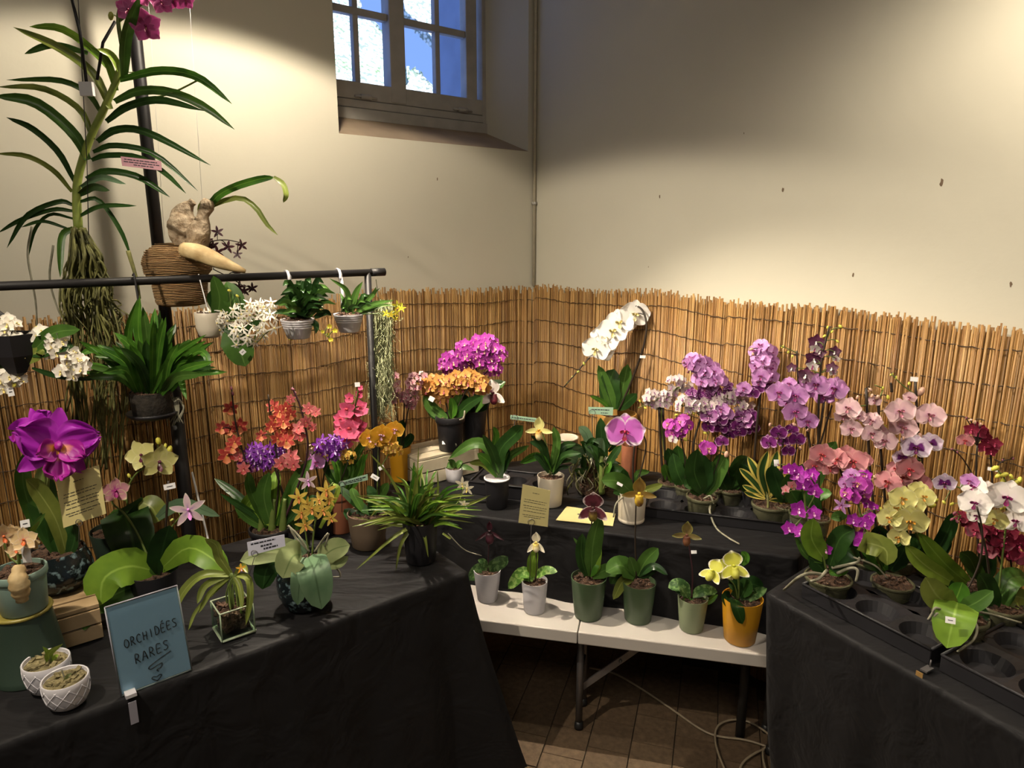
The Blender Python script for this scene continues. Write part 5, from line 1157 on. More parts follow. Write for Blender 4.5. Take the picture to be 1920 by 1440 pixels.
# cambria with red-orange flowers
P = potted('cambria_orchid', 'cambria with tall spikes of red-orange flowers in a black pot', 'orchid', 512, 1050, 1003, 80, 66, TZ + .001, MP['black'], 'rim', M_BARK)
for q, w, mt in (([(495, 985), (450, 935), (402, 897)], 16, 'dark'), ([(500, 985), (470, 960), (412, 925)], 12, 'dark'), ([(505, 980), (475, 935), (447, 972)], 26, 'bright'), ([(500, 985), (470, 920), (465, 885)], 18, 'mid'), ([(508, 985), (495, 930), (505, 885)], 26, 'mid'), ([(515, 985), (515, 920), (520, 880)], 22, 'bright'), ([(525, 985), (550, 910), (585, 860)], 22, 'mid'), ([(520, 985), (545, 930), (560, 890)], 18, 'fern'), ([(512, 985), (490, 960), (478, 940)], 18, 'lime'), ([(530, 985), (560, 950), (575, 900)], 16, 'dark'), ([(500, 990), (470, 975), (440, 950)], 14, 'mid')): P.leaf(q, w, mt, 'strap', .35)
for x in (490, 510, 530): P.stem([(x, 1000), (x + 2, 965), (x + 4, 935)], 8, 'g', 'pseudobulb', taper=.4, sides=8)
P.pm = 'd'; P.stem([(500, 985), (468, 890), (443, 800), (434, 725)], 1.8, 'd'); P.stem([(515, 985), (522, 890), (508, 790), (503, 740)], 1.8, 'd'); P.stem([(530, 985), (575, 860), (568, 780), (549, 728)], 2.4, 'p')
P.flowers('cambria', 'redorange', [(432, 766, 36), (417, 802, 34), (449, 799, 40), (430, 806, 30), (440, 828, 34), (426, 852, 46), (436, 838, 36), (512, 762, 34), (524, 772, 34), (536, 766, 34), (516, 787, 36), (531, 791, 36), (545, 777, 30), (524, 803, 38), (541, 803, 34), (520, 822, 34), (536, 826, 44), (490, 817, 28), (508, 800, 30)])
P.flowers('cambria', 'pinkred', [(560, 802, 32), (546, 856, 40), (527, 868, 36), (545, 748, 24), (578, 766, 30), (592, 772, 26), (573, 790, 30), (562, 815, 34), (550, 870, 34), (456, 878, 32), (448, 856, 28), (585, 800, 24)]); P.buds('w', [(549, 730, 9), (553, 738, 9), (434, 728, 8), (436, 738, 9)]); P.done()
# mini orchid with purple flowers beside it
P = potted('mini_orchid', 'small orchid with tight violet flower cluster beside the red-orange cambria', 'orchid', 560, 1040, 1000, 52, 42, TZ + .001, MP['black'], 'plain', M_BARK)
P.pm = 'p'; P.stem([(556, 1000), (530, 925), (508, 860), (480, 860)], 2.4, 'd')
P.cluster('star', 'purple', [(482, 850, 20, 18, 11), (500, 865, 22, 12, 9), (520, 842, 14, 12, 6)], 26); P.flowers('mini', 'dark_edge', [(455, 870, 22), (468, 880, 20), (460, 862, 16)])
P.leaf([(556, 1005), (545, 975), (530, 965)], 18, 'mid'); P.leaf([(560, 1005), (575, 975), (590, 975)], 18, 'dark'); P.buds('w', [(478, 882, 9), (470, 868, 9)]); P.done()
# pink miltoniopsis in terracotta
P = potted('pansy_orchid', 'pansy orchid with hot pink flower spike in a terracotta pot', 'orchid', 640, 1003, 928, 58, 44, TZ + .001, MP['terra'], 'rim', M_BARK)
for q, w, mt in (([(645, 925), (660, 870), (692, 815)], 16, 'mid'), ([(640, 925), (635, 880), (622, 850)], 18, 'fern'), ([(645, 925), (655, 880), (658, 840)], 20, 'mid'), ([(650, 925), (672, 890), (682, 850)], 14, 'fern'), ([(640, 925), (625, 895), (615, 880)], 16, 'mid'), ([(636, 925), (615, 890), (605, 855)], 12, 'dark'), ([(648, 925), (668, 880), (690, 850)], 12, 'fern')): P.leaf(q, w, mt, 'strap', .3)
P.stem([(645, 925), (655, 840), (665, 770), (674, 718)], 1.8); P.stem([(640, 925), (640, 850), (648, 770)], 1.8)
P.flowers('pansy', 'hotpink', [(650, 766, 40), (675, 764, 38), (638, 784, 34), (664, 784, 38), (655, 802, 50), (674, 800, 40), (638, 802, 34), (648, 824, 40), (673, 738, 20), (675, 726, 14), (655, 745, 24), (668, 815, 30)]); P.tag(670, 721, 9, 8, roll=0); P.done()
P = potted('mini_orchid', 'small orchid with violet cluster and one lavender flower beside the terracotta pot', 'orchid', 608, 1010, 965, 44, 36, TZ + .001, MP['black'], 'plain', M_BARK)
P.stem([(608, 965), (606, 900), (622, 850)], 1.6, 'd'); P.stem([(606, 965), (598, 900), (585, 855)], 1.6, 'd'); P.stem([(612, 965), (640, 900), (655, 860)], 1.4, 'd')
P.cluster('star', 'purple', [(612, 838, 20, 14, 9), (632, 832, 20, 12, 8), (625, 852, 16, 8, 4)], 26); P.flower('phal', 'lilac', 592, 868, 38, .02); P.flower('mini', 'white_lilac', 582, 850, 18); P.cluster('mini', 'gold_small', [(652, 856, 14, 12, 9)], 13); P.buds('p', [(585, 843, 9), (580, 836, 8)])
for q, w, mt in (([(606, 968), (590, 940), (575, 935)], 18, 'dark'), ([(610, 968), (622, 930), (640, 915)], 16, 'mid')): P.leaf(q, w, mt)
P.done()
# golden phalaenopsis in a taupe pot
P = potted('phalaenopsis_orchid', 'golden yellow phalaenopsis with small golden spray in a taupe pot', 'orchid', 692, 1035, 975, 76, 62, TZ + .001, MP['taupe'], 'plain', M_BARK)
for q, w, mt in (([(695, 965), (665, 940), (634, 912)], 17, 'dark'), ([(690, 968), (665, 970), (645, 955)], 24, 'deep'), ([(700, 965), (715, 925), (728, 905)], 18, 'mid'), ([(685, 965), (665, 930), (660, 915)], 16, 'mid'), ([(695, 965), (700, 935), (690, 910)], 20, 'deep')): P.leaf(q, w, mt)
P.stem([(708, 965), (711, 900), (711, 835)], 2, 'd', 'stake', taper=1); P.stem([(706, 965), (709, 880), (712, 835), (735, 815)], 1.6); P.stem([(712, 880), (730, 850), (742, 838)], 1.2)
P.flowers('phal', 'gold', [(692, 822, 40, .03), (714, 816, 46, .04), (703, 828, 36, .02), (740, 806, 38, .02), (728, 822, 36, .02)]); P.cluster('mini', 'gold_small', [(735, 842, 18, 14, 13)], 17)
P.tag(703, 895, 15, 8, roll=-35); P.tag(715, 877, 10, 7, roll=25, ink=False); P.done()
wire_card('mint green plant label on a wire before the terracotta pot', [(636, 904), (689, 889), (690, 900), (638, 912)], P.O.y - .05, (641, 908), (641, 960), M_GCARD, [(.4, .14, .95, .003), (.7, .14, .8, .0025)], 'name_card')
# thin leaved plant in tall black pot
P = potted('thin_leaved_orchid', 'spiky thin-leaved orchid spilling from a tall black pot at the table corner', 'orchid', 790, 1063, 988, 68, 56, TZ + .001, MP['black'], 'plain', M_BARK); rg = P.rg
for k in range(95):
    a = rg.uniform(-1, 1); up_ = rg.random(); b0 = (785 + rg.uniform(-20, 20), 982 + rg.uniform(-6, 6))
    if up_ > .45: e = (b0[0] + a * rg.uniform(20, 90), 985 - rg.uniform(60, 135) * (1 - .45 * abs(a)))
    else: e = (b0[0] + (1 if a > 0 else -1) * rg.uniform(60, 125), 985 + rg.uniform(-60, 10))
    if e[0] > 905: e = (905 - rg.uniform(0, 20), e[1])
    d0 = rg.uniform(-.08, .12)
    P.leaf([(b0[0], b0[1], 0), ((b0[0] * .55 + e[0] * .45), min(b0[1], e[1]) + abs(b0[1] - e[1]) * .3 - 8, d0), (e[0], e[1], d0 * 1.6)], rg.uniform(5, 8.5), rg.choice(['olive', 'fern', 'mid', 'olive', 'bright']), 'grass', .35, n=8)
for q, w in (([(770, 985), (720, 950), (668, 930)], 8), ([(765, 985), (715, 955), (695, 968)], 8), ([(775, 985), (735, 900), (690, 846)], 7), ([(775, 985, .03), (735, 1010, .06), (668, 1068, .08)], 9), ([(775, 985, .03), (752, 1020, .06), (742, 1070, .07)], 9), ([(790, 985, .03), (797, 1010, .05), (803, 1045, .055)], 8), ([(780, 985), (740, 985), (660, 968)], 6), ([(800, 985), (850, 960), (915, 932)], 7), ([(800, 985), (850, 955), (920, 928)], 6), ([(805, 985), (850, 965), (890, 968)], 6), ([(785, 985), (782, 930), (785, 835)], 6), ([(800, 985), (820, 930), (820, 880)], 7), ([(830, 1000, .04), (845, 1010, .05), (833, 1000, .05)], 5)): P.leaf(q, w, 'olive', 'grass', .35)
P.stem([(820, 985), (860, 940), (870, 912)], 1.4); P.flowers('star', 'cream', [(866, 908, 30, .03), (876, 916, 28, .03), (870, 945, 22, .03)]); P.stem([(840, 1000, .03), (870, 1030, .04), (903, 1042, .04)], 1, 'root', 'aerial_root'); P.done()
# white cane leaning behind the table
a, b = aty(360, 885, W(1.7, .40, 0).y), aty(397, 1040, W(1.7, .44, 0).y)
cane_foot = a + (b - a) * ((a.z - .003) / (a.z - b.z)); mb = MB().tube([cane_foot, a], .0035, 8); tag(mb.build('cane', M_TAG, origin=cane_foot), 'thin white cane leaning beside the tall black post', 'cane')

# ------------------------------------------------------------------ corner table
f = atz(786, 914, TZ + .001); cf = -WL
CH2 = crate('whitewashed slatted crate under the two black pots', f, cf, -WR, .30, .20, aty(786, 862, f.y).z - TZ - .011, M_WOODW, 2, 3)
ZK = TZ + CH2 + .002
P = potted('phalaenopsis_orchid', 'phalaenopsis with dense orange flowers in a black pot on the whitewashed crate', 'orchid', 845, 849, 786, 56, 43, ZK, MP['black'], 'rim', M_BARK)
for q, w, mt in (([(838, 785), (812, 768), (794, 742)], 22, 'mid'), ([(848, 785), (856, 755), (862, 738)], 20, 'mid'), ([(842, 785), (818, 778), (800, 762)], 20, 'dark'), ([(852, 785), (875, 760), (905, 742)], 20, 'dark'), ([(845, 785), (850, 765), (846, 745)], 16, 'fern'), ([(850, 785), (868, 770), (885, 745)], 18, 'mid')): P.leaf(q, w, mt)
P.stem([(842, 785), (834, 750), (815, 725), (800, 722)], 1.5, 'd'); P.stem([(846, 785), (848, 740), (860, 715)], 1.5, 'd'); P.stem([(850, 785), (870, 740), (890, 715), (905, 720)], 1.5, 'd')
P.cluster('mini', 'orange', [(812, 725, 22, 18, 14), (842, 723, 18, 20, 12), (872, 714, 26, 18, 16), (898, 722, 16, 14, 8), (832, 745, 14, 10, 5)], 25)
P.stem([(852, 785, .03), (850, 800, .04), (848, 818, .04), (856, 836, .04)], 2.4, 'root', 'aerial_root'); P.stem([(872, 768), (868, 785, .04), (852, 786, .04)], 2, 'root', 'aerial_root'); P.tag(809, 748, 10, 9, d=.03, roll=-30, ink=False); P.tag(834, 830, 10, 6, d=.045, roll=0, ink=False); P.done()
P = potted('phalaenopsis_orchid', 'phalaenopsis with a dome of magenta flowers in a black pot behind the orange one', 'orchid', 888, 836, 774, 52, 40, ZK, MP['black'], 'plain', M_BARK)
for q, w, mt in (([(890, 772), (910, 735), (948, 716)], 26, 'mid'), ([(886, 772), (870, 750), (858, 745)], 22, 'dark'), ([(892, 772), (905, 760), (912, 745)], 20, 'dark')): P.leaf(q, w, mt)
P.stem([(884, 770), (875, 710), (860, 680)], 1.8, 'd'); P.stem([(888, 770), (892, 700), (900, 660)], 1.8, 'd'); P.stem([(890, 770), (900, 715), (920, 690)], 1.4, 'd'); P.stem([(886, 770), (876, 715), (880, 660)], 1.5, 'd')
P.cluster('mini', 'orchid', [(852, 680, 24, 18, 17), (878, 660, 26, 18, 18), (908, 650, 24, 20, 18), (933, 665, 16, 14, 9), (922, 692, 14, 10, 6), (900, 675, 26, 14, 12), (856, 692, 22, 10, 8), (838, 685, 10, 14, 5)], 23); P.done()
P = potted('slipper_orchid', 'slipper orchid with white and maroon hooded flower beside the black pots', 'orchid', 922, 885, 850, 36, 28, TZ + .001, MP['black'], 'plain', M_BARK)
P.stem([(920, 850), (916, 800), (914, 770), (920, 748)], 1.6, 'd'); P.flower('paph_wide', 'hood', 922, 738, 56, .03, yaw=28, pitch=12); P.leaf([(920, 852), (905, 835), (890, 838)], 14, 'fern'); P.leaf([(920, 852), (930, 820), (925, 800)], 12, 'fern'); P.done()
P = potted('pink_orchid', 'little pink-flowered orchid in a mustard pot beside the whitewashed crate', 'orchid', 752, 905, 842, 42, 36, TZ + .001, MP['mustard'], 'foot', M_BARK)
for q, w, mt in (([(752, 838), (745, 810), (756, 788)], 24, 'dark'), ([(755, 838), (768, 822), (770, 812)], 16, 'deep'), ([(750, 838), (742, 822), (740, 815)], 14, 'dark')): P.leaf(q, w, mt)
P.stem([(752, 838), (757, 780), (760, 740)], 1.4, 'd'); P.stem([(756, 838), (764, 775), (780, 712), (792, 702)], 1.4, 'd'); P.stem([(750, 838), (742, 760), (738, 705)], 1.2, 'd')
P.cluster('mini', 'pink_small', [(777, 722, 13, 20, 11), (738, 718, 8, 20, 7), (760, 748, 24, 9, 10), (728, 752, 8, 8, 3), (752, 735, 12, 10, 5), (790, 705, 8, 5, 3), (770, 755, 10, 8, 4)], 16); P.done()
P = potted('seedling_pot', 'small white pot with a leafy rosette before the crate', 'potted plant', 852, 906, 882, 34, 30, TZ + .001, MP['white'], 'plain', M_BARK)
for q in ([(852, 878), (840, 872), (832, 880)], [(855, 878), (872, 876), (890, 882)], [(852, 878), (848, 866), (840, 862)], [(855, 878), (862, 868), (868, 866)]): P.leaf(q, 11, 'mid', 'lance')
P.done()
# black grower trays and empty pots behind the first row
def tray(label, A, ux, uy, Lx, Dy, z, h=.045, holes=(2, 2), rr_=.04):
    o = A + UP * z; e = empty('grower_tray', o + ux * Lx / 2 + uy * Dy / 2, label, 'tray'); ax = (ux, uy, UP); t = .0025
    M_TRAY = MP['black']
    for k, (cx, cy, sx, sy) in enumerate(((Lx / 2, 0, Lx, t), (Lx / 2, Dy, Lx, t), (0, Dy / 2, t, Dy), (Lx, Dy / 2, t, Dy))):
        MB().box(o + ux * cx + uy * cy + UP * h / 2, sx, sy, h, ax).build('tray_wall', M_TRAY, e, smooth=False)
    mb = MB(); pts = [o + UP * h, o + ux * Lx + UP * h, o + ux * Lx + uy * Dy + UP * h, o + uy * Dy + UP * h, o + UP * h]
    for a, b in zip(pts, pts[1:]): mb.tube([a, b], .004, 6)
    mb.build('rim', M_TRAY, e)
    # deck with round wells
    mb = MB(); nx, ny = holes
    for i in range(nx):
        for j in range(ny):
            cx, cy = Lx * (i + .5) / nx, Dy * (j + .5) / ny; n = 24; ring, sq, bot = [], [], []
            for k in range(n):
                g = 2 * math.pi * k / n; c_, s_ = math.cos(g), math.sin(g); q = max(abs(c_) / (Lx / nx / 2), abs(s_) / (Dy / ny / 2))
                ring.append(mb.vert(o + ux * (cx + c_ * rr_) + uy * (cy + s_ * rr_) + UP * (h - .008))); sq.append(mb.vert(o + ux * (cx + c_ / q) + uy * (cy + s_ / q) + UP * (h - .004)))
                bot.append(mb.vert(o + ux * (cx + c_ * rr_ * .8) + uy * (cy + s_ * rr_ * .8) + UP * .003))
            for k in range(n): m2 = (k + 1) % n; mb.face((ring[k], ring[m2], sq[m2], sq[k])); mb.face((bot[k], bot[m2], ring[m2], ring[k]))
            mb.face(bot)
    mb.build('deck', M_TRAY, e, smooth=False); return e
ta_ = atz(880, 925, TZ + .001); tray('black grower tray behind the white slipper orchid pots', ta_, un, nn_, .34, .17, 0, .05, (3, 1), .045)
P = potted('leafy_orchid', 'long-leaved slipper orchid in a black pot with a white rim', 'orchid', 932, 957, 906, 47, 40, TZ + .001, MP['black'], 'plain', M_BARK)
MB().lathe([(P.rt * .98, P.h), (P.rt * 1.05, P.h + .002), (P.rt * 1.05, P.h + .006), (P.rt * .9, P.h + .006), (P.rt * .88, P.h - .01)], P.O, 28).build('rim', MP['white'], P.pot)
for q, w, mt in (([(936, 895), (938, 845), (968, 812), (980, 798)], 26, 'dark'), ([(934, 890), (915, 840), (885, 832), (842, 860)], 20, 'mid'), ([(935, 890), (925, 850), (905, 815)], 16, 'dark'), ([(938, 890), (955, 855), (992, 835)], 14, 'mid'), ([(934, 892), (915, 865), (895, 850)], 18, 'fern'), ([(938, 892), (950, 860), (945, 820)], 14, 'deep'), ([(932, 892), (905, 868), (880, 868)], 12, 'olive'), ([(936, 895), (938, 875), (942, 855)], 12, 'fern')): P.leaf(q, w, mt, 'strap', .3)
P.done()
wire_card('mint green label on a wire above the black pot with white rim', [(957, 778), (1006, 784), (1006, 792), (957, 786)], P.O.y + .06, (965, 784), (962, 860), M_GCARD, [(.5, .06, .95, .003)], 'name_card')
P = potted('slipper_orchid', 'slipper orchid with yellow flower and dark leaves in a white tapered pot', 'orchid', 1032, 954, 900, 52, 42, TZ + .001, MP['cream'], 'plain', M_BARK)
for q, w, mt in (([(1032, 885), (1010, 855), (975, 868)], 16, 'fern'), ([(1032, 885), (1015, 840), (993, 828)], 13, 'deep'), ([(1032, 885), (1020, 835), (995, 816)], 10, 'deep'), ([(1034, 885), (1045, 830), (1038, 800)], 15, 'mid'), ([(1035, 885), (1055, 840), (1080, 832)], 14, 'dark'), ([(1035, 885), (1058, 855), (1090, 850)], 12, 'dark'), ([(1034, 885), (1050, 865), (1072, 862)], 10, 'deep'), ([(1030, 885), (1015, 862), (1000, 850)], 12, 'deep'), ([(1036, 885), (1062, 840), (1092, 838)], 14, 'deep'), ([(1036, 890), (1050, 878), (1068, 875)], 8, 'deep')): P.leaf(q, w, mt, 'strap', .35)
P.stem([(1032, 890), (1028, 850), (1018, 815)], 2, 'g'); P.flower('paph', 'yellow', 1011, 806, 50, .03, yaw=-8, pitch=0); P.done()
P = potted('empty_pot', 'dark brown pot with a pale rim behind the slipper orchids', 'pot', 1061, 872, 828, 44, 38, TZ + .001, MP['taupe'], 'plain', M_BARK, .8); MB().lathe([(P.rt * .98, P.h), (P.rt * 1.06, P.h + .002), (P.rt * 1.06, P.h + .007), (P.rt * .88, P.h + .007), (P.rt * .86, P.h - .01)], P.O, 28).build('rim', MP['cream'], P.pot)
# mounted dark plant
f = atz(1112, 932, TZ + .001); P = Plant('mounted_orchid', 'dark leafy orchid rooted on an upright bark slab in the corner', 'orchid', f + Vector((0, .04, 0))); rg = P.rg
MB().lathe([(.055, 0), (.06, .02), (.045, .08), (.05, .13), (.035, .19), (.01, .2)], P.O, 14, fn=lambda g, t: 1 + .18 * math.sin(3 * g + t * 9)).build('bark_slab', M_BARK, P.root)
for k in range(40):
    b0 = (1112 + rg.uniform(-26, 30), rg.uniform(840, 905)); a = rg.uniform(-2.9, .3); L_ = rg.uniform(22, 50); d0 = rg.uniform(.0, .09); e = (b0[0] + math.cos(a) * L_, b0[1] + math.sin(a) * L_ * .8)
    P.leaf([(b0[0], b0[1], d0 * .6), ((b0[0] + e[0]) / 2, (b0[1] + e[1]) / 2 - 6, d0), (e[0], e[1], d0 * 1.2)], rg.uniform(8, 15), rg.choice(['deep', 'dark', 'deep', 'grey']), 'lance', .3, n=7)
for q, w, mt in (([(1128, 880, .06), (1128, 830, .06), (1126, 783, .05)], 22, 'deep'), ([(1128, 890, .07), (1118, 850, .07), (1095, 835, .07)], 16, 'dark'), ([(1130, 890, .07), (1150, 855, .07), (1165, 835, .07)], 14, 'dark'), ([(1110, 850, .04), (1100, 815, .04), (1085, 800, .04)], 18, 'grey'), ([(1095, 860, .05), (1070, 845, .05), (1050, 838, .05)], 16, 'deep'), ([(1128, 905, .08), (1138, 880, .08), (1146, 865, .08)], 14, 'fern')): P.leaf(q, w, mt, 'strap')
P.stem([(1128, 925, .07), (1128, 890, .08), (1128, 855, .07)], 6, 'g', 'stem', taper=.6)
for k in range(40): x = 1110 + rg.uniform(-36, 36); y = rg.uniform(850, 900); P.stem([(x, y, rg.uniform(.03, .08)), (x + rg.uniform(-14, 14), y + rg.uniform(10, 25), rg.uniform(.03, .09)), (x + rg.uniform(-16, 16), min(928, y + rg.uniform(25, 50)), rg.uniform(.03, .08))], rg.uniform(.8, 1.6), rg.choice(['rg', 'root', 'rg']), 'aerial_roots', 8)
P.done()
for o in P.root.children:
    if o.name.startswith('aerial_roots'): tag(o, kind='stuff')
P = potted('clay_tube', 'reddish clay tube pot standing behind the purple phalaenopsis', 'pot', 1177, 908, 838, 28, 26, TZ + .001, MP['terra'], 'plain', M_BARK, .9)
# tall white phalaenopsis
P = potted('phalaenopsis_orchid', 'tall phalaenopsis with an arching cascade of white flowers in a tan pot', 'orchid', 1154, 874, 784, 74, 58, TZ + .001, MP['tan'], 'rim', M_BARK)
for q, w, mt in (([(1150, 768), (1138, 730), (1122, 685)], 22, 'mid'), ([(1150, 768), (1142, 725), (1152, 692)], 38, 'dark'), ([(1156, 768), (1168, 725), (1177, 683)], 26, 'mid'), ([(1160, 768), (1178, 752), (1194, 738)], 20, 'dark'), ([(1146, 768), (1128, 752), (1106, 742)], 9, 'fern')): P.leaf(q, w, mt, 'phal', .2, tw=6)
P.stem([(1160, 770), (1180, 725), (1197, 680), (1209, 640), (1212, 605), (1203, 580), (1188, 575), (1165, 592), (1140, 625), (1112, 662), (1095, 682), (1078, 702), (1057, 726)], 2.2, 'd', n=48, taper=.5); P.pm = 'd'
P.flower('big', 'white', 1190, 590, 60, .05, yaw=10, pitch=-4); P.flower('big', 'white', 1162, 606, 60, .045, yaw=-8, pitch=10); P.flower('big', 'white', 1148, 622, 62, .05, yaw=5, pitch=10); P.flower('big', 'white', 1134, 636, 60, .045, yaw=-6, pitch=10); P.flower('big', 'white', 1117, 655, 56, .05, yaw=-10, pitch=-8); P.flower('big', 'white', 1130, 660, 44, .03, yaw=15); P.flower('big', 'white', 1176, 598, 50, .02, yaw=20, pitch=16)
P.buds('g', [(1095, 682, 8), (1084, 697, 7), (1074, 706, 6), (1064, 718, 5)]); P.tag(1205, 669, 10, 5, roll=0, ink=False); P.done()
wire_card('mint green handwritten label before the tan pot of the white phalaenopsis', [(1103, 763), (1150, 764), (1149, 779), (1104, 776)], P.O.y - .09, (1110, 774), (1113, 850), M_GCARD, [(.35, .12, .85, .004), (.75, .5, .8, .003)], 'name_card')
# white pot with the large purple flower
P = potted('phalaenopsis_orchid', 'phalaenopsis with one huge white-edged purple flower in a white footed pot', 'orchid', 1183, 985, 930, 54, 50, TZ + .001, MP['cream'], 'foot', M_BARK)
for q, w, mt in (([(1185, 925, 0), (1160, 903, .04), (1127, 900, .06)], 32, 'mid'), ([(1190, 925), (1215, 918), (1243, 908)], 15, 'olive'), ([(1185, 925), (1195, 890), (1218, 884)], 13, 'mid'), ([(1180, 925), (1165, 920), (1150, 925)], 18, 'dark'), ([(1185, 922), (1172, 895), (1168, 880)], 16, 'dark')): P.leaf(q, w, mt, 'phal', .2, tw=6)
P.stem([(1187, 925), (1187, 870), (1190, 835)], 1.8, 'd', 'stake', taper=1); P.stem([(1188, 925), (1205, 870), (1211, 835), (1205, 815), (1185, 808)], 1.5, 'd'); P.flower('big', 'lilac_edge', 1172, 811, 78, .04, yaw=-4, pitch=0, roll=0); P.tag(1162, 908, 11, 5, d=.05, roll=-25, ink=False)
P.stem([(1170, 930, .03), (1155, 945, .05), (1150, 970, .06)], 2, 'root', 'aerial_root'); P.done()
# yellow card lying on the cloth
fc = [atz(x, y, TZ + .0045) for x, y in ((1063, 949), (1154, 963), (1149, 986), (1042, 975))]; e = empty('flat_card', sum(fc, Vector()) / 4, 'yellow card lying flat on the black cloth', 'card'); card(e, fc, M_YCARD, 'card', lines=[(.45, .3, .5, .01)])

# ------------------------------------------------------------------ slipper orchids on the bench
ZB = BZ + .001
def paph(label, cx, yb, yt, wt, wb, mat, style='plain'):
    return potted('slipper_orchid', label, 'orchid', cx, yb, yt, wt, wb, ZB, MP[mat], style, M_BARK, .88, 'slipper orchids on the bench')
P = paph('slipper orchid with thin maroon flower in a white pot at the bench end', 914, 1133, 1080, 52, 38, 'white', 'plain')
for q, w, mt in (([(913, 1070), (898, 1068), (880, 1088)], 24, 'mottle'), ([(915, 1068), (935, 1055), (952, 1044)], 24, 'mottle'), ([(914, 1070), (908, 1055), (896, 1050)], 12, 'mottle')): P.leaf(q, w, mt)
P.pm = 'p'; P.stem([(915, 1070), (916, 1035), (918, 1000)], 1.3, 'p'); P.flower('paph_thin', 'maroon', 918, 996, 60, .03, yaw=0, pitch=0, roll=0); P.done()
P = paph('slipper orchid with cream flower in a white pot', 1002, 1155, 1100, 50, 40, 'white', 'plain')
for q, w, mt in (([(1000, 1088), (980, 1075), (953, 1104)], 24, 'mottle_light'), ([(1005, 1082), (1022, 1070), (1045, 1072)], 16, 'mottle_light'), ([(1000, 1082), (998, 1055), (1005, 1030)], 20, 'bright'), ([(1000, 1088), (990, 1078), (975, 1082)], 14, 'mottle_light')): P.leaf(q, w, mt)
P.pm = 'd'; P.stem([(1004, 1088), (1006, 1060), (1005, 1025)], 1.3, 'd'); P.flower('paph_droop', 'cream', 1005, 1017, 46, .03, yaw=0, pitch=0, roll=0); PB2 = P.done()
wire_card('yellow printed card on a long wire rising from the white pot on the bench', [(980, 908), (1032, 920), (1027, 988), (972, 980)], PB2.O.y - .015, (996, 979), (993, 1096), M_YCARD, para)
P = paph('slipper orchid with large striped maroon flower in a dark green pot', 1102, 1168, 1098, 68, 52, 'green')
for q, w, mt in (([(1108, 1080), (1112, 1020), (1124, 968)], 30, 'mid'), ([(1100, 1080), (1090, 1040), (1092, 1000)], 22, 'dark'), ([(1108, 1080), (1112, 1045), (1118, 1008)], 32, 'bright'), ([(1100, 1062), (1090, 1030), (1075, 1008)], 7, 'mid'), ([(1110, 1082), (1140, 1068), (1168, 1076)], 24, 'mid'), ([(1105, 1080), (1112, 1060), (1122, 1050)], 24, 'fern')): P.leaf(q, w, mt)
P.pm = 'd'; P.stem([(1106, 1085), (1108, 1030), (1110, 965)], 1.8, 'd'); COLS['striped'] = ('3a141c', '5a2430', 'd8c8c8', '3a1418', '7a6a28'); P.flower('paph_wide', 'striped', 1112, 952, 64, .04, yaw=0, pitch=-4, roll=0); P.done()
P = paph('slipper orchid with tall dark stem and yellow-brown flower in a dark green pot', 1195, 1174, 1106, 64, 50, 'green')
for q, w, mt in (([(1190, 1082), (1165, 1060), (1136, 1072)], 34, 'mid'), ([(1196, 1080), (1212, 1050), (1234, 1028)], 28, 'mid'), ([(1198, 1080), (1225, 1062), (1252, 1078)], 13, 'deep'), ([(1188, 1085), (1168, 1090), (1150, 1124)], 20, 'olive'), ([(1192, 1080), (1186, 1060), (1180, 1044)], 18, 'mid'), ([(1190, 1085), (1160, 1078), (1145, 1095)], 22, 'dark'), ([(1198, 1082), (1215, 1075), (1235, 1062)], 12, 'deep')): P.leaf(q, w, mt)
P.pm = 'd'; P.stem([(1193, 1085), (1191, 1010), (1193, 930)], 1.6, 'd'); COLS['brownyellow'] = ('6a5020', '7a6028', '8a7838', 'c8a830', '6a4420'); P.flower('paph', 'brownyellow', 1198, 925, 62, .03, yaw=8, pitch=0, roll=0); P.done()
P = paph('slipper orchid with small olive flower in a sage pot', 1295, 1190, 1133, 57, 44, 'sage')
for q, w, mt in (([(1292, 1118), (1275, 1098), (1253, 1102)], 24, 'mottle'), ([(1298, 1118), (1320, 1106), (1345, 1110)], 20, 'mottle'), ([(1300, 1125), (1325, 1128), (1346, 1115)], 12, 'fern'), ([(1294, 1120), (1290, 1124), (1296, 1130)], 18, 'fern'), ([(1294, 1118), (1282, 1108), (1266, 1108)], 18, 'mottle')): P.leaf(q, w, mt)
P.pm = 'p'; P.stem([(1297, 1122), (1298, 1070), (1290, 1008)], 1.6, 'p'); COLS['olivebrown'] = ('5a4828', '6a5c30', '8a8a48', '5a3020', '6a4428'); P.flower('paph', 'olivebrown', 1288, 1003, 52, .03, yaw=0, pitch=0, roll=0); P.tag(1301, 1035, 10, 6, roll=8, ink=False); P.done()
P = paph('slipper orchid with yellow-green and white flowers in a mustard pot', 1385, 1214, 1138, 76, 58, 'mustard')
for q, w, mt in (([(1388, 1120), (1405, 1095), (1432, 1104)], 30, 'deep'), ([(1380, 1125, .02), (1382, 1140, .06), (1392, 1170, .065)], 22, 'dark'), ([(1368, 1118), (1362, 1120), (1370, 1142)], 20, 'deep'), ([(1385, 1120), (1378, 1100), (1365, 1095)], 26, 'deep'), ([(1390, 1118), (1400, 1100), (1408, 1090)], 26, 'dark'), ([(1388, 1122), (1410, 1115), (1438, 1103)], 20, 'mottle')): P.leaf(q, w, mt)
P.stem([(1382, 1125), (1375, 1095), (1350, 1075)], 2); P.stem([(1384, 1125), (1385, 1090), (1380, 1060)], 2); COLS['citron'] = ('c4c440', 'c0c048', 'eeeadc', 'b8b83a', 'd0d060')
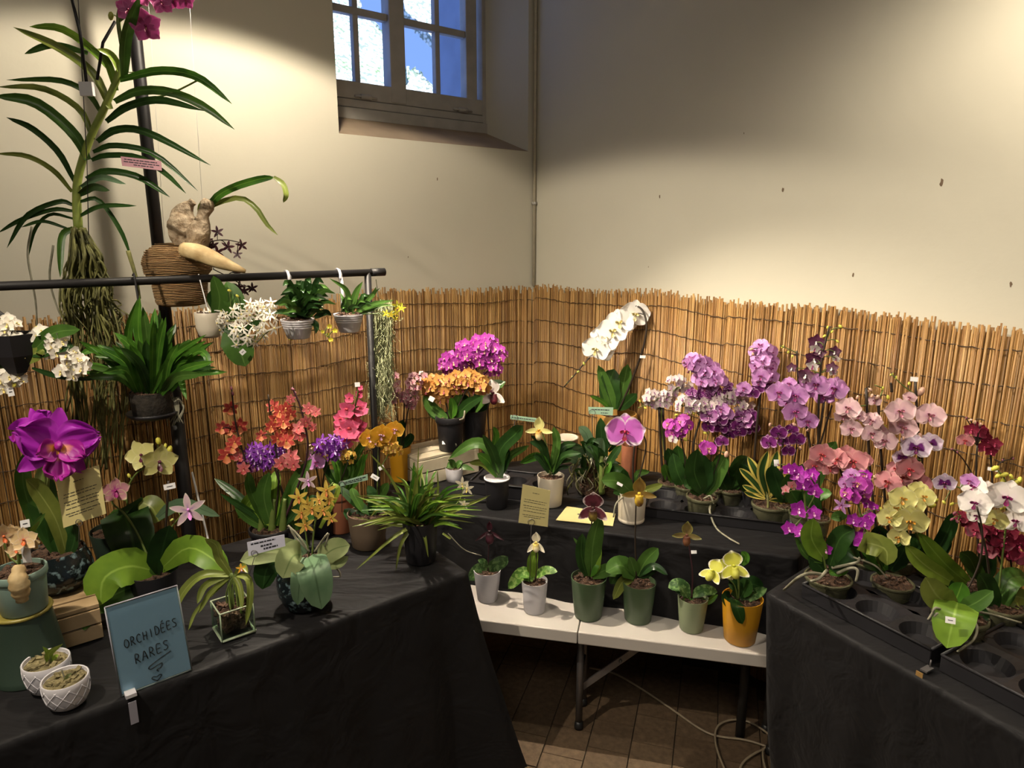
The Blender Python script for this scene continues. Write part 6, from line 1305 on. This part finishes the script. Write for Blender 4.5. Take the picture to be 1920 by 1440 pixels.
P.flower('paph_wide', 'citron', 1338, 1072, 54, .04, yaw=-30, pitch=25, roll=-10); P.flower('paph_wide', 'citron', 1375, 1062, 62, .05, yaw=15, pitch=18, roll=8); P.flower('paph_wide', 'citron', 1356, 1068, 46, .02, yaw=-5, pitch=10); P.leaf([(1392, 1060), (1398, 1045), (1390, 1034)], 14, 'fern'); P.done()

# ------------------------------------------------------------------ grower trays and phalaenopsis along the right wall
ux1 = un; uy1 = nn_
A1 = atz(1208, 968, TZ + .001); tray('black grower tray with clear pots on the corner table', A1, ux1, uy1, .50, .22, 0, .035, (4, 2), .05)
def phal(label, cx, yb, yt, wt, wb, z=TZ + .004, mat='clear', name='phalaenopsis_orchid', group=None): return potted(name, label, 'orchid', cx, yb, yt, wt, wb, z, MP[mat], 'rim' if mat == 'clear' else 'plain', M_BARK, .9, group)
P = phal('phalaenopsis with broad dark leaves and two magenta flowers and a long hanging root', 1314, 972, 940, 60, 48)
for q, w, mt in (([(1318, 925), (1302, 885), (1308, 842)], 36, 'dark'), ([(1325, 928), (1345, 885), (1363, 852)], 30, 'mid'), ([(1312, 928), (1298, 908), (1283, 912)], 26, 'dark'), ([(1316, 925), (1318, 880), (1298, 848)], 34, 'deep'), ([(1320, 925), (1330, 890), (1330, 862)], 26, 'dark')): P.leaf(q, w, mt, 'phal', .2, tw=8)
P.stem([(1320, 930), (1330, 880), (1335, 845)], 1.4, 'd'); P.stem([(1320, 930), (1345, 870), (1355, 830)], 1.4, 'd')
P.flowers('phal', 'dark_edge', [(1354, 828, 28)]); P.flowers('phal', 'orchid', [(1328, 842, 34), (1322, 836, 24)]); P.buds('p', [(1362, 852, 14)])
P.stem([(1334, 938, .03), (1331, 960, .07), atz(1343, 990, TZ + .006), atz(1365, 1008, TZ + .005), atz(1386, 1020, TZ + .006)], 2, 'root', 'aerial_root'); P.tag(1388, 1018, 11, 8, d=.105, roll=-20, ink=False); P.stem([(1320, 935, .02), (1332, 930, .04), (1338, 945, .05)], 2, 'root', 'aerial_root'); P.done()
P = phal('orchid with yellow-edged variegated leaves and no flowers in a clear pot', 1440, 985, 956, 68, 56, name='variegated_orchid')
for q, w in (([(1436, 930), (1410, 900), (1386, 878)], 15), ([(1436, 928), (1420, 890), (1402, 856)], 17), ([(1438, 928), (1428, 885), (1440, 845)], 18), ([(1440, 928), (1448, 885), (1458, 845)], 22), ([(1436, 932), (1412, 920), (1392, 910)], 12), ([(1440, 932), (1465, 905), (1482, 888)], 13), ([(1442, 934), (1470, 925), (1500, 912)], 11), ([(1434, 934), (1410, 928), (1395, 922)], 10), ([(1442, 936), (1475, 940), (1498, 926)], 10), ([(1438, 930), (1450, 905), (1470, 880)], 15), ([(1437, 930), (1425, 905), (1415, 880)], 15)): P.leaf(q, w, 'var', 'strap', .3, tw=6)
P.tag(1456, 868, 9, 12, d=.03, roll=8, ink=False); P.stem([(1440, 958, .03), (1440, 940, .02), (1438, 925)], 2.5, 'rg', 'stem'); P.done()
P = phal('small-flowered phalaenopsis with white-lilac sprays on twin dark stakes', 1258, 930, 912, 52, 42)
for q, w, mt in (([(1262, 905), (1275, 880), (1282, 888)], 22, 'mid'), ([(1258, 905), (1250, 885), (1246, 870)], 18, 'fern'), ([(1262, 905), (1275, 868), (1270, 835)], 28, 'dark'), ([(1256, 905), (1262, 868), (1252, 840)], 28, 'dark'), ([(1266, 908), (1285, 905), (1300, 912)], 16, 'dark')): P.leaf(q, w, mt)
for x in (1238, 1245): P.stem([(x + 6, 908), (x + 1, 840), (x - 2, 765)], 2.4, 'd', 'stake', taper=1)
P.stem([(1252, 908), (1240, 800), (1240, 765), (1225, 745)], 1.4); P.stem([(1240, 765), (1262, 735), (1270, 715)], 1.2); P.stem([(1240, 770), (1215, 760), (1195, 765)], .9); P.pm = 'g'
P.cluster('mini', 'white_lilac', [(1222, 744, 14, 14, 9), (1250, 742, 16, 12, 9), (1268, 718, 14, 14, 8), (1286, 728, 10, 8, 4), (1240, 758, 20, 7, 6)], 19); P.buds('y', [(1200, 752, 7), (1210, 765, 7), (1268, 860, 9), (1282, 858, 9), (1258, 862, 8)]); P.stem([(1262, 905), (1280, 870), (1258, 864)], 1); P.done()
P = phal('phalaenopsis with compact purple and white flowers below the white-lilac sprays', 1286, 942, 918, 46, 38)
P.stem([(1286, 915), (1284, 860), (1275, 815)], 1.5, 'd'); P.cluster('phal', 'orchid', [(1266, 804, 16, 12, 5), (1284, 798, 12, 12, 4), (1268, 816, 14, 6, 3)], 27); P.flowers('phal', 'white_pur', [(1262, 824, 20), (1256, 812, 16)]); P.buds('y', [(1284, 823, 11), (1268, 778, 8)])
P.leaf([(1286, 918), (1270, 885), (1262, 850)], 28, 'dark'); P.leaf([(1288, 918), (1300, 890), (1298, 860)], 26, 'dark'); P.done()
P = phal('small-flowered phalaenopsis with a slanting stem of pale lilac flowers', 1330, 948, 922, 44, 36)
P.stem([(1330, 920), (1300, 850), (1312, 790), (1322, 768)], 2.2, 'd'); P.stem([(1322, 770), (1300, 758), (1280, 762)], 1.2); P.stem([(1322, 770), (1350, 745), (1380, 742)], 1.2); P.stem([(1318, 780), (1330, 800), (1325, 830)], 1)
P.cluster('mini', 'white_lilac', [(1285, 758, 16, 12, 8), (1310, 760, 16, 14, 10), (1345, 752, 18, 12, 9), (1372, 745, 18, 12, 10), (1395, 760, 14, 12, 6), (1330, 768, 18, 8, 5)], 21); P.cluster('mini', 'dark_edge', [(1305, 738, 14, 9, 6), (1336, 738, 14, 8, 5), (1365, 728, 8, 6, 2)], 22); P.buds('y', [(1322, 812, 8), (1330, 795, 8), (1318, 828, 8), (1405, 770, 9), (1398, 785, 8), (1300, 775, 8), (1290, 772, 7)])
P.leaf([(1330, 922), (1345, 880), (1350, 850)], 26, 'dark'); P.done()
P = phal('phalaenopsis with a lilac spike leaning left above the pale sprays', 1368, 950, 925, 46, 38)
P.pm = 'p'; P.stem([(1368, 922), (1362, 840), (1348, 760), (1330, 700), (1296, 682)], 2, 'd'); P.cluster('phal', 'lilac', [(1306, 682, 18, 12, 6), (1326, 696, 18, 14, 7), (1340, 712, 16, 14, 7), (1320, 716, 14, 12, 4)], 30); P.buds('w', [(1285, 688, 7), (1290, 698, 6), (1282, 680, 6)])
P.cluster('phal', 'dark_edge', [(1345, 790, 24, 16, 7), (1374, 805, 16, 12, 4), (1402, 792, 14, 18, 6)], 33); P.flowers('phal', 'lilac', [(1352, 768, 34), (1338, 776, 30), (1364, 776, 30)])
P.leaf([(1368, 925), (1385, 880), (1400, 855)], 34, 'dark'); P.leaf([(1366, 925), (1350, 890), (1345, 862)], 28, 'deep'); P.buds('p', [(1370, 815, 9), (1380, 818, 9)]); P.done()
P = phal('phalaenopsis with an upright lilac spike beside the dark stake', 1412, 958, 930, 46, 38, mat='black')
P.pm = 'd'; P.stem([(1412, 928), (1416, 840), (1422, 770), (1432, 690), (1430, 650)], 2.4, 'd'); P.cluster('phal', 'lilac', [(1430, 660, 16, 12, 6), (1432, 682, 18, 14, 7), (1428, 706, 14, 14, 6), (1440, 700, 10, 14, 3)], 31); P.flowers('phal', 'dark_edge', [(1432, 724, 36), (1420, 730, 28), (1402, 735, 30), (1412, 738, 26)]); P.flowers('phal', 'lilac', [(1395, 728, 30), (1388, 736, 22)]); P.buds('p', [(1408, 655, 10), (1412, 664, 8)])
P.leaf([(1412, 930), (1432, 890), (1450, 868)], 32, 'dark'); P.leaf([(1410, 930), (1395, 895), (1390, 870)], 28, 'deep'); P.done()
P = phal('phalaenopsis with velvety dark purple pale-edged flowers behind the variegated leaves', 1470, 985, 955, 44, 36)
P.stem([(1470, 938), (1465, 870), (1470, 815)], 1.8, 'd'); P.stem([(1470, 938), (1490, 860), (1495, 820)], 1.6, 'd'); P.flowers('phal', 'dark_edge', [(1460, 812, 34, .03), (1442, 830, 34, .03), (1494, 824, 34, .03), (1478, 846, 28, .02), (1484, 806, 28, .0), (1470, 828, 26, .0)]); P.buds('p', [(1500, 840, 9), (1444, 796, 9), (1510, 828, 8)])
P.leaf([(1470, 940), (1455, 900), (1448, 872)], 32, 'deep'); P.leaf([(1472, 940), (1492, 905), (1505, 870)], 28, 'dark'); P.done()
P = phal('phalaenopsis with many large lilac-pink flowers on thick dark stems', 1500, 1000, 968, 48, 38)
P.pm = 'p'; P.stem([(1505, 952), (1530, 850), (1545, 755)], 2.6, 'd'); P.stem([(1505, 952), (1520, 850), (1498, 750)], 2.2, 'd'); P.stem([(1505, 952), (1530, 860), (1560, 760)], 2, 'd')
P.flowers('phal', 'lilac', [(1460, 737, 48, .02), (1492, 742, 50, .03), (1530, 722, 50, .04), (1565, 730, 52, .03), (1490, 772, 50, .03), (1514, 790, 42, .03), (1480, 720, 30, .0), (1510, 730, 44, .0), (1546, 742, 44, .0), (1476, 752, 40, 0)]); P.buds('p', [(1490, 796, 10), (1516, 806, 10), (1552, 748, 9)])
P.leaf([(1506, 955), (1545, 860), (1568, 828)], 26, 'mid'); P.leaf([(1504, 955), (1480, 915), (1475, 890)], 30, 'dark'); P.leaf([(1508, 955), (1535, 930), (1560, 925)], 24, 'fern'); P.stem([(1497, 720), (1495, 690), (1494, 658)], 1.6, 'd', 'stake', taper=1); P.stem([(1494, 662), (1480, 655), (1462, 648)], 1); P.buds('y', [(1468, 650, 8), (1478, 660, 7), (1486, 668, 7)]); P.done()
P = phal('phalaenopsis with bicoloured dark plum and white flowers on the tallest spike', 1530, 1008, 978, 44, 36)
P.stem([(1536, 960), (1534, 820), (1538, 700), (1548, 640), (1556, 612)], 2.2, 'd'); P.flowers('mini', 'bicolor', [(1530, 642, 34), (1526, 674, 38), (1511, 704, 34), (1565, 660, 26), (1560, 690, 26), (1485, 690, 22), (1538, 660, 26)], pitch=10); P.flowers('mini', 'white_pur', [(1528, 653, 22), (1524, 686, 26), (1568, 672, 18), (1562, 698, 18), (1512, 714, 20)], pitch=-30)
P.stem([(1548, 640), (1560, 618), (1578, 615)], 1); P.buds('y', [(1552, 614, 8), (1576, 612, 9), (1546, 630, 8), (1570, 640, 8), (1560, 622, 7)]); P.leaf([(1536, 962), (1520, 930), (1515, 905)], 26, 'dark'); P.done()

# right table: trays
ux2 = (RT[1] - RT[0]).normalized(); uy2 = Vector((-ux2.y, ux2.x, 0));
if uy2.dot(-WL) < 0: uy2 = -uy2
A2 = atz(1503, 1119, TZ + .001); tray('black grower tray at the end of the table along the right wall', A2, ux2, uy2, .36, .27, 0, .04, (3, 2), .052)
A3 = A2 + ux2 * .385; tray('second black grower tray further along the right wall table', A3, ux2, uy2, .5, .3, 0, .04, (4, 2), .055)
ZR = TZ + .005
def rphal(label, cx, yb, yt, wt, wb, mat='clear'): return phal(label, cx, yb, yt, wt, wb, ZR, mat)
P = rphal('mini phalaenopsis with magenta flowers and one bright upright leaf in a clear pot', 1548, 1128, 1100, 86, 70)
for q, w, mt in (([(1546, 1050), (1522, 1010), (1525, 972)], 38, 'bright'), ([(1556, 1060), (1575, 1010), (1602, 993)], 38, 'dark'), ([(1542, 1055), (1510, 1040), (1490, 1002)], 11, 'mid'), ([(1560, 1070), (1590, 1030), (1610, 1030)], 40, 'deep'), ([(1545, 1070), (1525, 1050), (1515, 1045)], 30, 'deep'), ([(1555, 1075), (1575, 1068), (1590, 1072)], 22, 'fern')): P.leaf(q, w, mt, 'phal', .18, tw=6)
P.stem([(1550, 1075), (1535, 1010), (1512, 960), (1505, 900), (1482, 878)], 2); P.stem([(1512, 960), (1500, 975), (1485, 990)], 1.2); P.stem([(1514, 955), (1530, 920), (1520, 895)], 1.4)
P.flowers('mini', 'magenta', [(1478, 880, 26), (1498, 890, 38), (1516, 900, 40), (1505, 908, 32), (1528, 920, 32), (1498, 955, 38), (1526, 962, 32), (1478, 990, 30), (1501, 996, 32), (1548, 1030, 28), (1488, 878, 24), (1524, 888, 28)]); P.flowers('mini', 'salmon', [(1485, 910, 22), (1473, 917, 18)]); P.buds('w', [(1464, 880, 8), (1460, 872, 6), (1468, 925, 8)])
for q in ([(1545, 1078, .04), (1520, 1075, .08), (1498, 1082, .11), atz(1470, 1106, TZ + .008)], [(1550, 1070, .03), (1535, 1085, .07), (1520, 1090, .08)], [(1570, 1075, .03), (1595, 1065, .05), (1608, 1070, .06), (1605, 1090, .06)], [(1560, 1065), (1605, 1055, .03), (1612, 1045, .03)]): P.stem(q, 3.2, 'root', 'aerial_root')
P.done()
P = rphal('phalaenopsis with clustered lavender flowers and a pale drooping leaf', 1668, 1132, 1106, 76, 62)
P.stem([(1655, 1075), (1625, 1000), (1608, 940), (1604, 890)], 2); P.stem([(1625, 1000), (1622, 990), (1618, 1010)], 1.2)
P.cluster('phal', 'lilac', [(1600, 905, 20, 16, 5)], 34); P.cluster('phal', 'orchid', [(1606, 915, 24, 24, 9)], 34); P.flowers('star', 'lilac', [(1578, 948, 34)]); P.flowers('mini', 'magenta', [(1600, 975, 30), (1622, 980, 32), (1630, 968, 26), (1618, 1010, 46), (1628, 945, 24), (1640, 950, 20), (1626, 890, 22)])
for q, w, mt in (([(1640, 1030, .02), (1625, 1018, .04), (1660, 1030, .07), (1663, 1060, .08)], 40, 'olive'), ([(1660, 1070), (1640, 1040), (1612, 1025)], 30, 'fern'), ([(1670, 1070), (1690, 1040), (1700, 1020)], 30, 'deep'), ([(1580, 975), (1575, 968), (1558, 972)], 20, 'mid'), ([(1660, 1072), (1640, 1060), (1618, 1060)], 26, 'deep')): P.leaf(q, w, mt, 'phal', .2)
P.buds('p', [(1632, 900, 9), (1640, 895, 9), (1652, 955, 9)]); P.stem([(1600, 1045), (1640, 1060, .03), (1665, 1085, .04)], 2, 'root', 'aerial_root'); P.done()
P = rphal('phalaenopsis with soft yellow flowers and two long bright leaves', 1812, 1142, 1112, 70, 58)
P.stem([(1800, 1095), (1740, 1040), (1712, 985), (1700, 930)], 2.2); P.stem([(1712, 985), (1680, 990), (1668, 1000)], 1.4); P.stem([(1700, 935), (1725, 925), (1746, 945)], 1.4)
P.flowers('phal', 'yellow', [(1692, 936, 54, .03), (1732, 932, 44, .02), (1706, 978, 68, .05), (1668, 972, 46, .03), (1686, 1008, 44, .04), (1722, 920, 40, .0), (1680, 952, 44, .0), (1712, 948, 44, .02)]); P.buds('y', [(1748, 948, 15), (1678, 995, 13), (1652, 955, 10), (1756, 938, 9)])
for q, w, mt in (([(1812, 1092, 0), (1770, 1055, .03), (1722, 998, .05)], 30, 'bright'), ([(1782, 1090, .02), (1735, 1060, .04), (1697, 1022, .05)], 30, 'lime'), ([(1800, 1090), (1765, 1075), (1740, 1050)], 34, 'deep'), ([(1812, 1095), (1790, 1090), (1772, 1098)], 24, 'fern')): P.leaf(q, w, mt, 'strap', .25, tw=0)
P.done()
P = rphal('phalaenopsis with a broad bright leaf hanging over the tray and a price sticker on it', 1790, 1222, 1172, 96, 80)
for q, w, mt in (([(1792, 1135, .02), (1760, 1120, .05), (1735, 1082, .05)], 48, 'olive'), ([(1790, 1130), (1798, 1110), (1805, 1092)], 34, 'fern'), ([(1796, 1130, .03), (1790, 1150, .09), (1775, 1215, .12)], 66, 'bright'), ([(1802, 1142, .02), (1830, 1130, .04), (1862, 1108, .05)], 30, 'mid'), ([(1800, 1140), (1830, 1150), (1855, 1160)], 34, 'deep')): P.leaf(q, w, mt, 'phal', .15, tw=0)
P.tag(1782, 1163, 15, 11, d=.112, roll=6); 
for q in ([(1820, 1160, .03), (1832, 1175, .06), (1825, 1200, .09), (1795, 1222, .11)], [(1780, 1150, .06), (1755, 1140, .08), (1748, 1150, .08), (1740, 1162, .08)], [(1780, 1155, .06), (1758, 1150, .08), (1745, 1165, .08)], [(1775, 1160, .06), (1760, 1160, .08), (1750, 1168, .08)], [(1822, 1148), (1850, 1150, .03), (1915, 1168, .04)]): P.stem(q, 2.6, 'root', 'aerial_root')
P.stem([(1796, 1140), (1835, 1060), (1842, 1000), (1832, 950)], 2, 'd'); P.done()
P = rphal('phalaenopsis with large white purple-lipped flowers and lime buds', 1868, 1190, 1150, 80, 66)
P.stem([(1862, 1150), (1850, 1040), (1835, 980), (1826, 930)], 2.2, 'd'); P.stem([(1868, 1150), (1880, 1040), (1888, 960), (1884, 900), (1872, 884)], 2); P.stem([(1826, 930), (1800, 915), (1772, 905)], 1.4)
P.flowers('big', 'white_pur', [(1828, 944, 60, .05), (1826, 914, 50, .02), (1889, 934, 74, .05), (1906, 978, 54, .03), (1832, 968, 36, .03), (1852, 918, 36, 0)]); P.flowers('phal', 'yellow', [(1866, 975, 46, .03)]); P.flowers('phal', 'harlequin', [(1771, 906, 42, .03)]); P.flowers('phal', 'lilac', [(1818, 902, 34, .01)])
P.buds('y', [(1866, 878, 16), (1872, 892, 14), (1884, 890, 14), (1896, 894, 12), (1880, 902, 13), (1905, 905, 13), (1868, 946, 14), (1880, 952, 14), (1890, 946, 12), (1912, 900, 14), (1908, 920, 12), (1770, 942, 9), (1785, 945, 9)])
for q, w, mt in (([(1868, 1150), (1890, 1090), (1925, 1080)], 40, 'mid'), ([(1865, 1150), (1850, 1100), (1835, 1075)], 34, 'dark'), ([(1870, 1150), (1900, 1120), (1930, 1125)], 36, 'olive'), ([(1862, 1150), (1840, 1125), (1815, 1130)], 30, 'dark'), ([(1880, 1150), (1910, 1140), (1935, 1150)], 30, 'deep')): P.leaf(q, w, mt)
P.done()
P = rphal('phalaenopsis with burgundy flowers low beside the white one', 1905, 1165, 1130, 60, 50)
P.stem([(1900, 1128), (1870, 1040), (1832, 990), (1800, 970)], 2, 'd'); P.stem([(1900, 1128), (1895, 1050), (1885, 1000)], 1.8, 'd')
P.flowers('phal', 'burgundy', [(1830, 996, 40, .03), (1848, 1000, 38, .02), (1868, 994, 44, .04), (1888, 998, 42, .02), (1879, 1016, 44, .05), (1803, 970, 28, .0), (1815, 980, 28, .0), (1914, 1020, 40, .03), (1852, 1032, 38, .03), (1890, 1036, 40, .03), (1905, 1045, 36, .0), (1866, 1022, 34, 0)]); P.buds('w', [(1790, 962, 9), (1785, 974, 9), (1795, 978, 8)]); P.leaf([(1902, 1130), (1890, 1100), (1905, 1075)], 30, 'fern'); P.leaf([(1900, 1130), (1880, 1110), (1865, 1090)], 26, 'dark'); P.done()
P = rphal('phalaenopsis with salmon pink flowers behind the magenta and lavender ones', 1622, 1085, 1062, 60, 50)
P.pm = 'p'; P.stem([(1620, 1060), (1590, 950), (1575, 880), (1545, 860)], 2, 'd'); P.stem([(1624, 1060), (1665, 960), (1690, 900), (1710, 880)], 2, 'd')
P.flowers('phal', 'salmon', [(1541, 853, 50, .03), (1570, 862, 48, .02), (1600, 866, 56, .04), (1526, 873, 40, .0), (1556, 878, 36, .0), (1588, 850, 36, 0), (1705, 880, 54, .03), (1665, 905, 52, .05), (1690, 895, 44, .0), (1728, 906, 40, .02), (1680, 880, 36, 0), (1620, 862, 34, 0)]); P.buds('p', [(1512, 880, 8), (1615, 880, 9), (1745, 912, 9)])
for q, w, mt in (([(1622, 1062), (1600, 1020), (1580, 1005)], 34, 'deep'), ([(1624, 1062), (1650, 1020), (1645, 985)], 30, 'dark'), ([(1620, 1062), (1640, 1040), (1668, 1030)], 30, 'deep')): P.leaf(q, w, mt)
P.done()
P = rphal('phalaenopsis with pale blush pink flowers on tall dark stakes', 1680, 1078, 1056, 60, 50)
P.stem([(1650, 1050), (1632, 890), (1624, 728)], 2.4, 'd', 'stake', taper=1); P.stem([(1672, 1050), (1655, 890), (1646, 748)], 2.4, 'd', 'stake', taper=1); P.stem([(1700, 1050), (1722, 880), (1716, 712)], 2.4, 'd', 'stake', taper=1); P.pm = 'd'
P.stem([(1624, 760), (1600, 765), (1592, 790)], 1.4); P.stem([(1716, 740), (1690, 720), (1672, 702)], 1.2); P.stem([(1646, 750), (1655, 730), (1640, 722)], 1.2); P.stem([(1672, 735), (1671, 722), (1670, 718)], 2.5, 'd', 'stake')
P.flowers('phal', 'pale_pink', [(1590, 766, 48, .02), (1596, 805, 42, .02), (1636, 790, 40, .02), (1634, 814, 42, .03), (1660, 828, 46, .03), (1688, 772, 56, .04), (1693, 802, 54, .02), (1744, 780, 56, .03), (1706, 745, 26, .0), (1580, 780, 34, 0), (1610, 780, 30, 0), (1640, 752, 26, 0), (1650, 810, 34, 0)]); P.buds('p', [(1727, 734, 20), (1625, 735, 10), (1635, 742, 9), (1645, 745, 12), (1608, 745, 9), (1632, 730, 9)]); P.buds('y', [(1672, 702, 8), (1680, 708, 8), (1705, 720, 9), (1655, 728, 8), (1665, 745, 10), (1658, 802, 13)]); P.tag(1714, 711, 12, 8, roll=0, ink=False)
for q, w, mt in (([(1680, 1056), (1655, 1010), (1650, 985)], 34, 'deep'), ([(1682, 1056), (1710, 1020), (1720, 1000)], 30, 'dark'), ([(1678, 1056), (1690, 1010), (1685, 980)], 26, 'dark')): P.leaf(q, w, mt)
P.done()
P = rphal('phalaenopsis with white and purple blotched flowers behind the yellow one', 1740, 1085, 1062, 56, 46)
P.stem([(1742, 1058), (1735, 940), (1728, 850)], 2.2, 'd'); P.flowers('phal', 'harlequin', [(1718, 840, 54, .03), (1744, 832, 46, .01), (1692, 858, 36, .0), (1704, 828, 30, 0)]); P.buds('p', [(1724, 818, 14), (1680, 828, 8), (1694, 822, 8)])
P.leaf([(1742, 1060), (1775, 1000), (1790, 960)], 26, 'deep'); P.leaf([(1738, 1060), (1720, 1020), (1725, 1000)], 28, 'dark'); P.leaf([(1742, 1060), (1765, 1030), (1780, 1005)], 26, 'deep'); P.done()
P = rphal('phalaenopsis with a small burgundy spray high against the reed screen', 1842, 1125, 1100, 56, 46)
P.pm = 'd'; P.stem([(1838, 1098), (1830, 930), (1832, 835)], 2.2, 'd'); P.stem([(1845, 1098), (1860, 940), (1857, 840)], 2.2, 'd'); P.stem([(1830, 900), (1805, 860), (1785, 842)], 1.2, 'd'); P.stem([(1861, 880), (1880, 865), (1902, 860)], 1.2, 'd')
P.flowers('mini', 'burgundy', [(1822, 806, 30), (1836, 812, 30), (1846, 818, 28), (1853, 830, 30), (1866, 832, 28), (1846, 838, 28), (1858, 846, 24), (1830, 800, 22), (1842, 806, 24)]); P.flowers('phal', 'salmon', [(1810, 826, 32)]); P.buds('p', [(1838, 796, 9), (1828, 792, 9), (1820, 788, 8)]); P.buds('w', [(1785, 842, 6), (1795, 848, 6), (1880, 863, 6), (1900, 860, 6), (1812, 784, 6)])
P.leaf([(1842, 1100), (1820, 1050), (1800, 1035)], 28, 'mid'); P.leaf([(1842, 1100), (1850, 1050), (1840, 1020)], 28, 'deep'); P.tag(1862, 880, 16, 6, d=.02, roll=0, ink=False); P.done()
# empty card clip on the table edge
cp = atz(1738, 1256, TZ + .005); e = empty('card_clip', cp, 'small silver card clip on the black cloth edge', 'clip'); tx2 = ux2; n2 = -uy2
MB().box(cp + UP * .002, .016, .03, .004, (tx2, n2, UP)).build('clip_arm', M_LEG, e, smooth=False)
M_BRASS = plain('brushed_clip', rgb('b8935a')[:3], .35, metal=.5); f_ = atz(1733, 1272, TZ - .012); MB().box(cp + n2 * .03 - UP * .018, .016, .002, .045, (tx2, n2, UP)).build('clip_plate', M_BRASS, e, smooth=False); MB().tube([cp - n2 * .012 + UP * .003, cp - n2 * .012 + UP * .022], .002, 6).build('post', M_LEG, e)
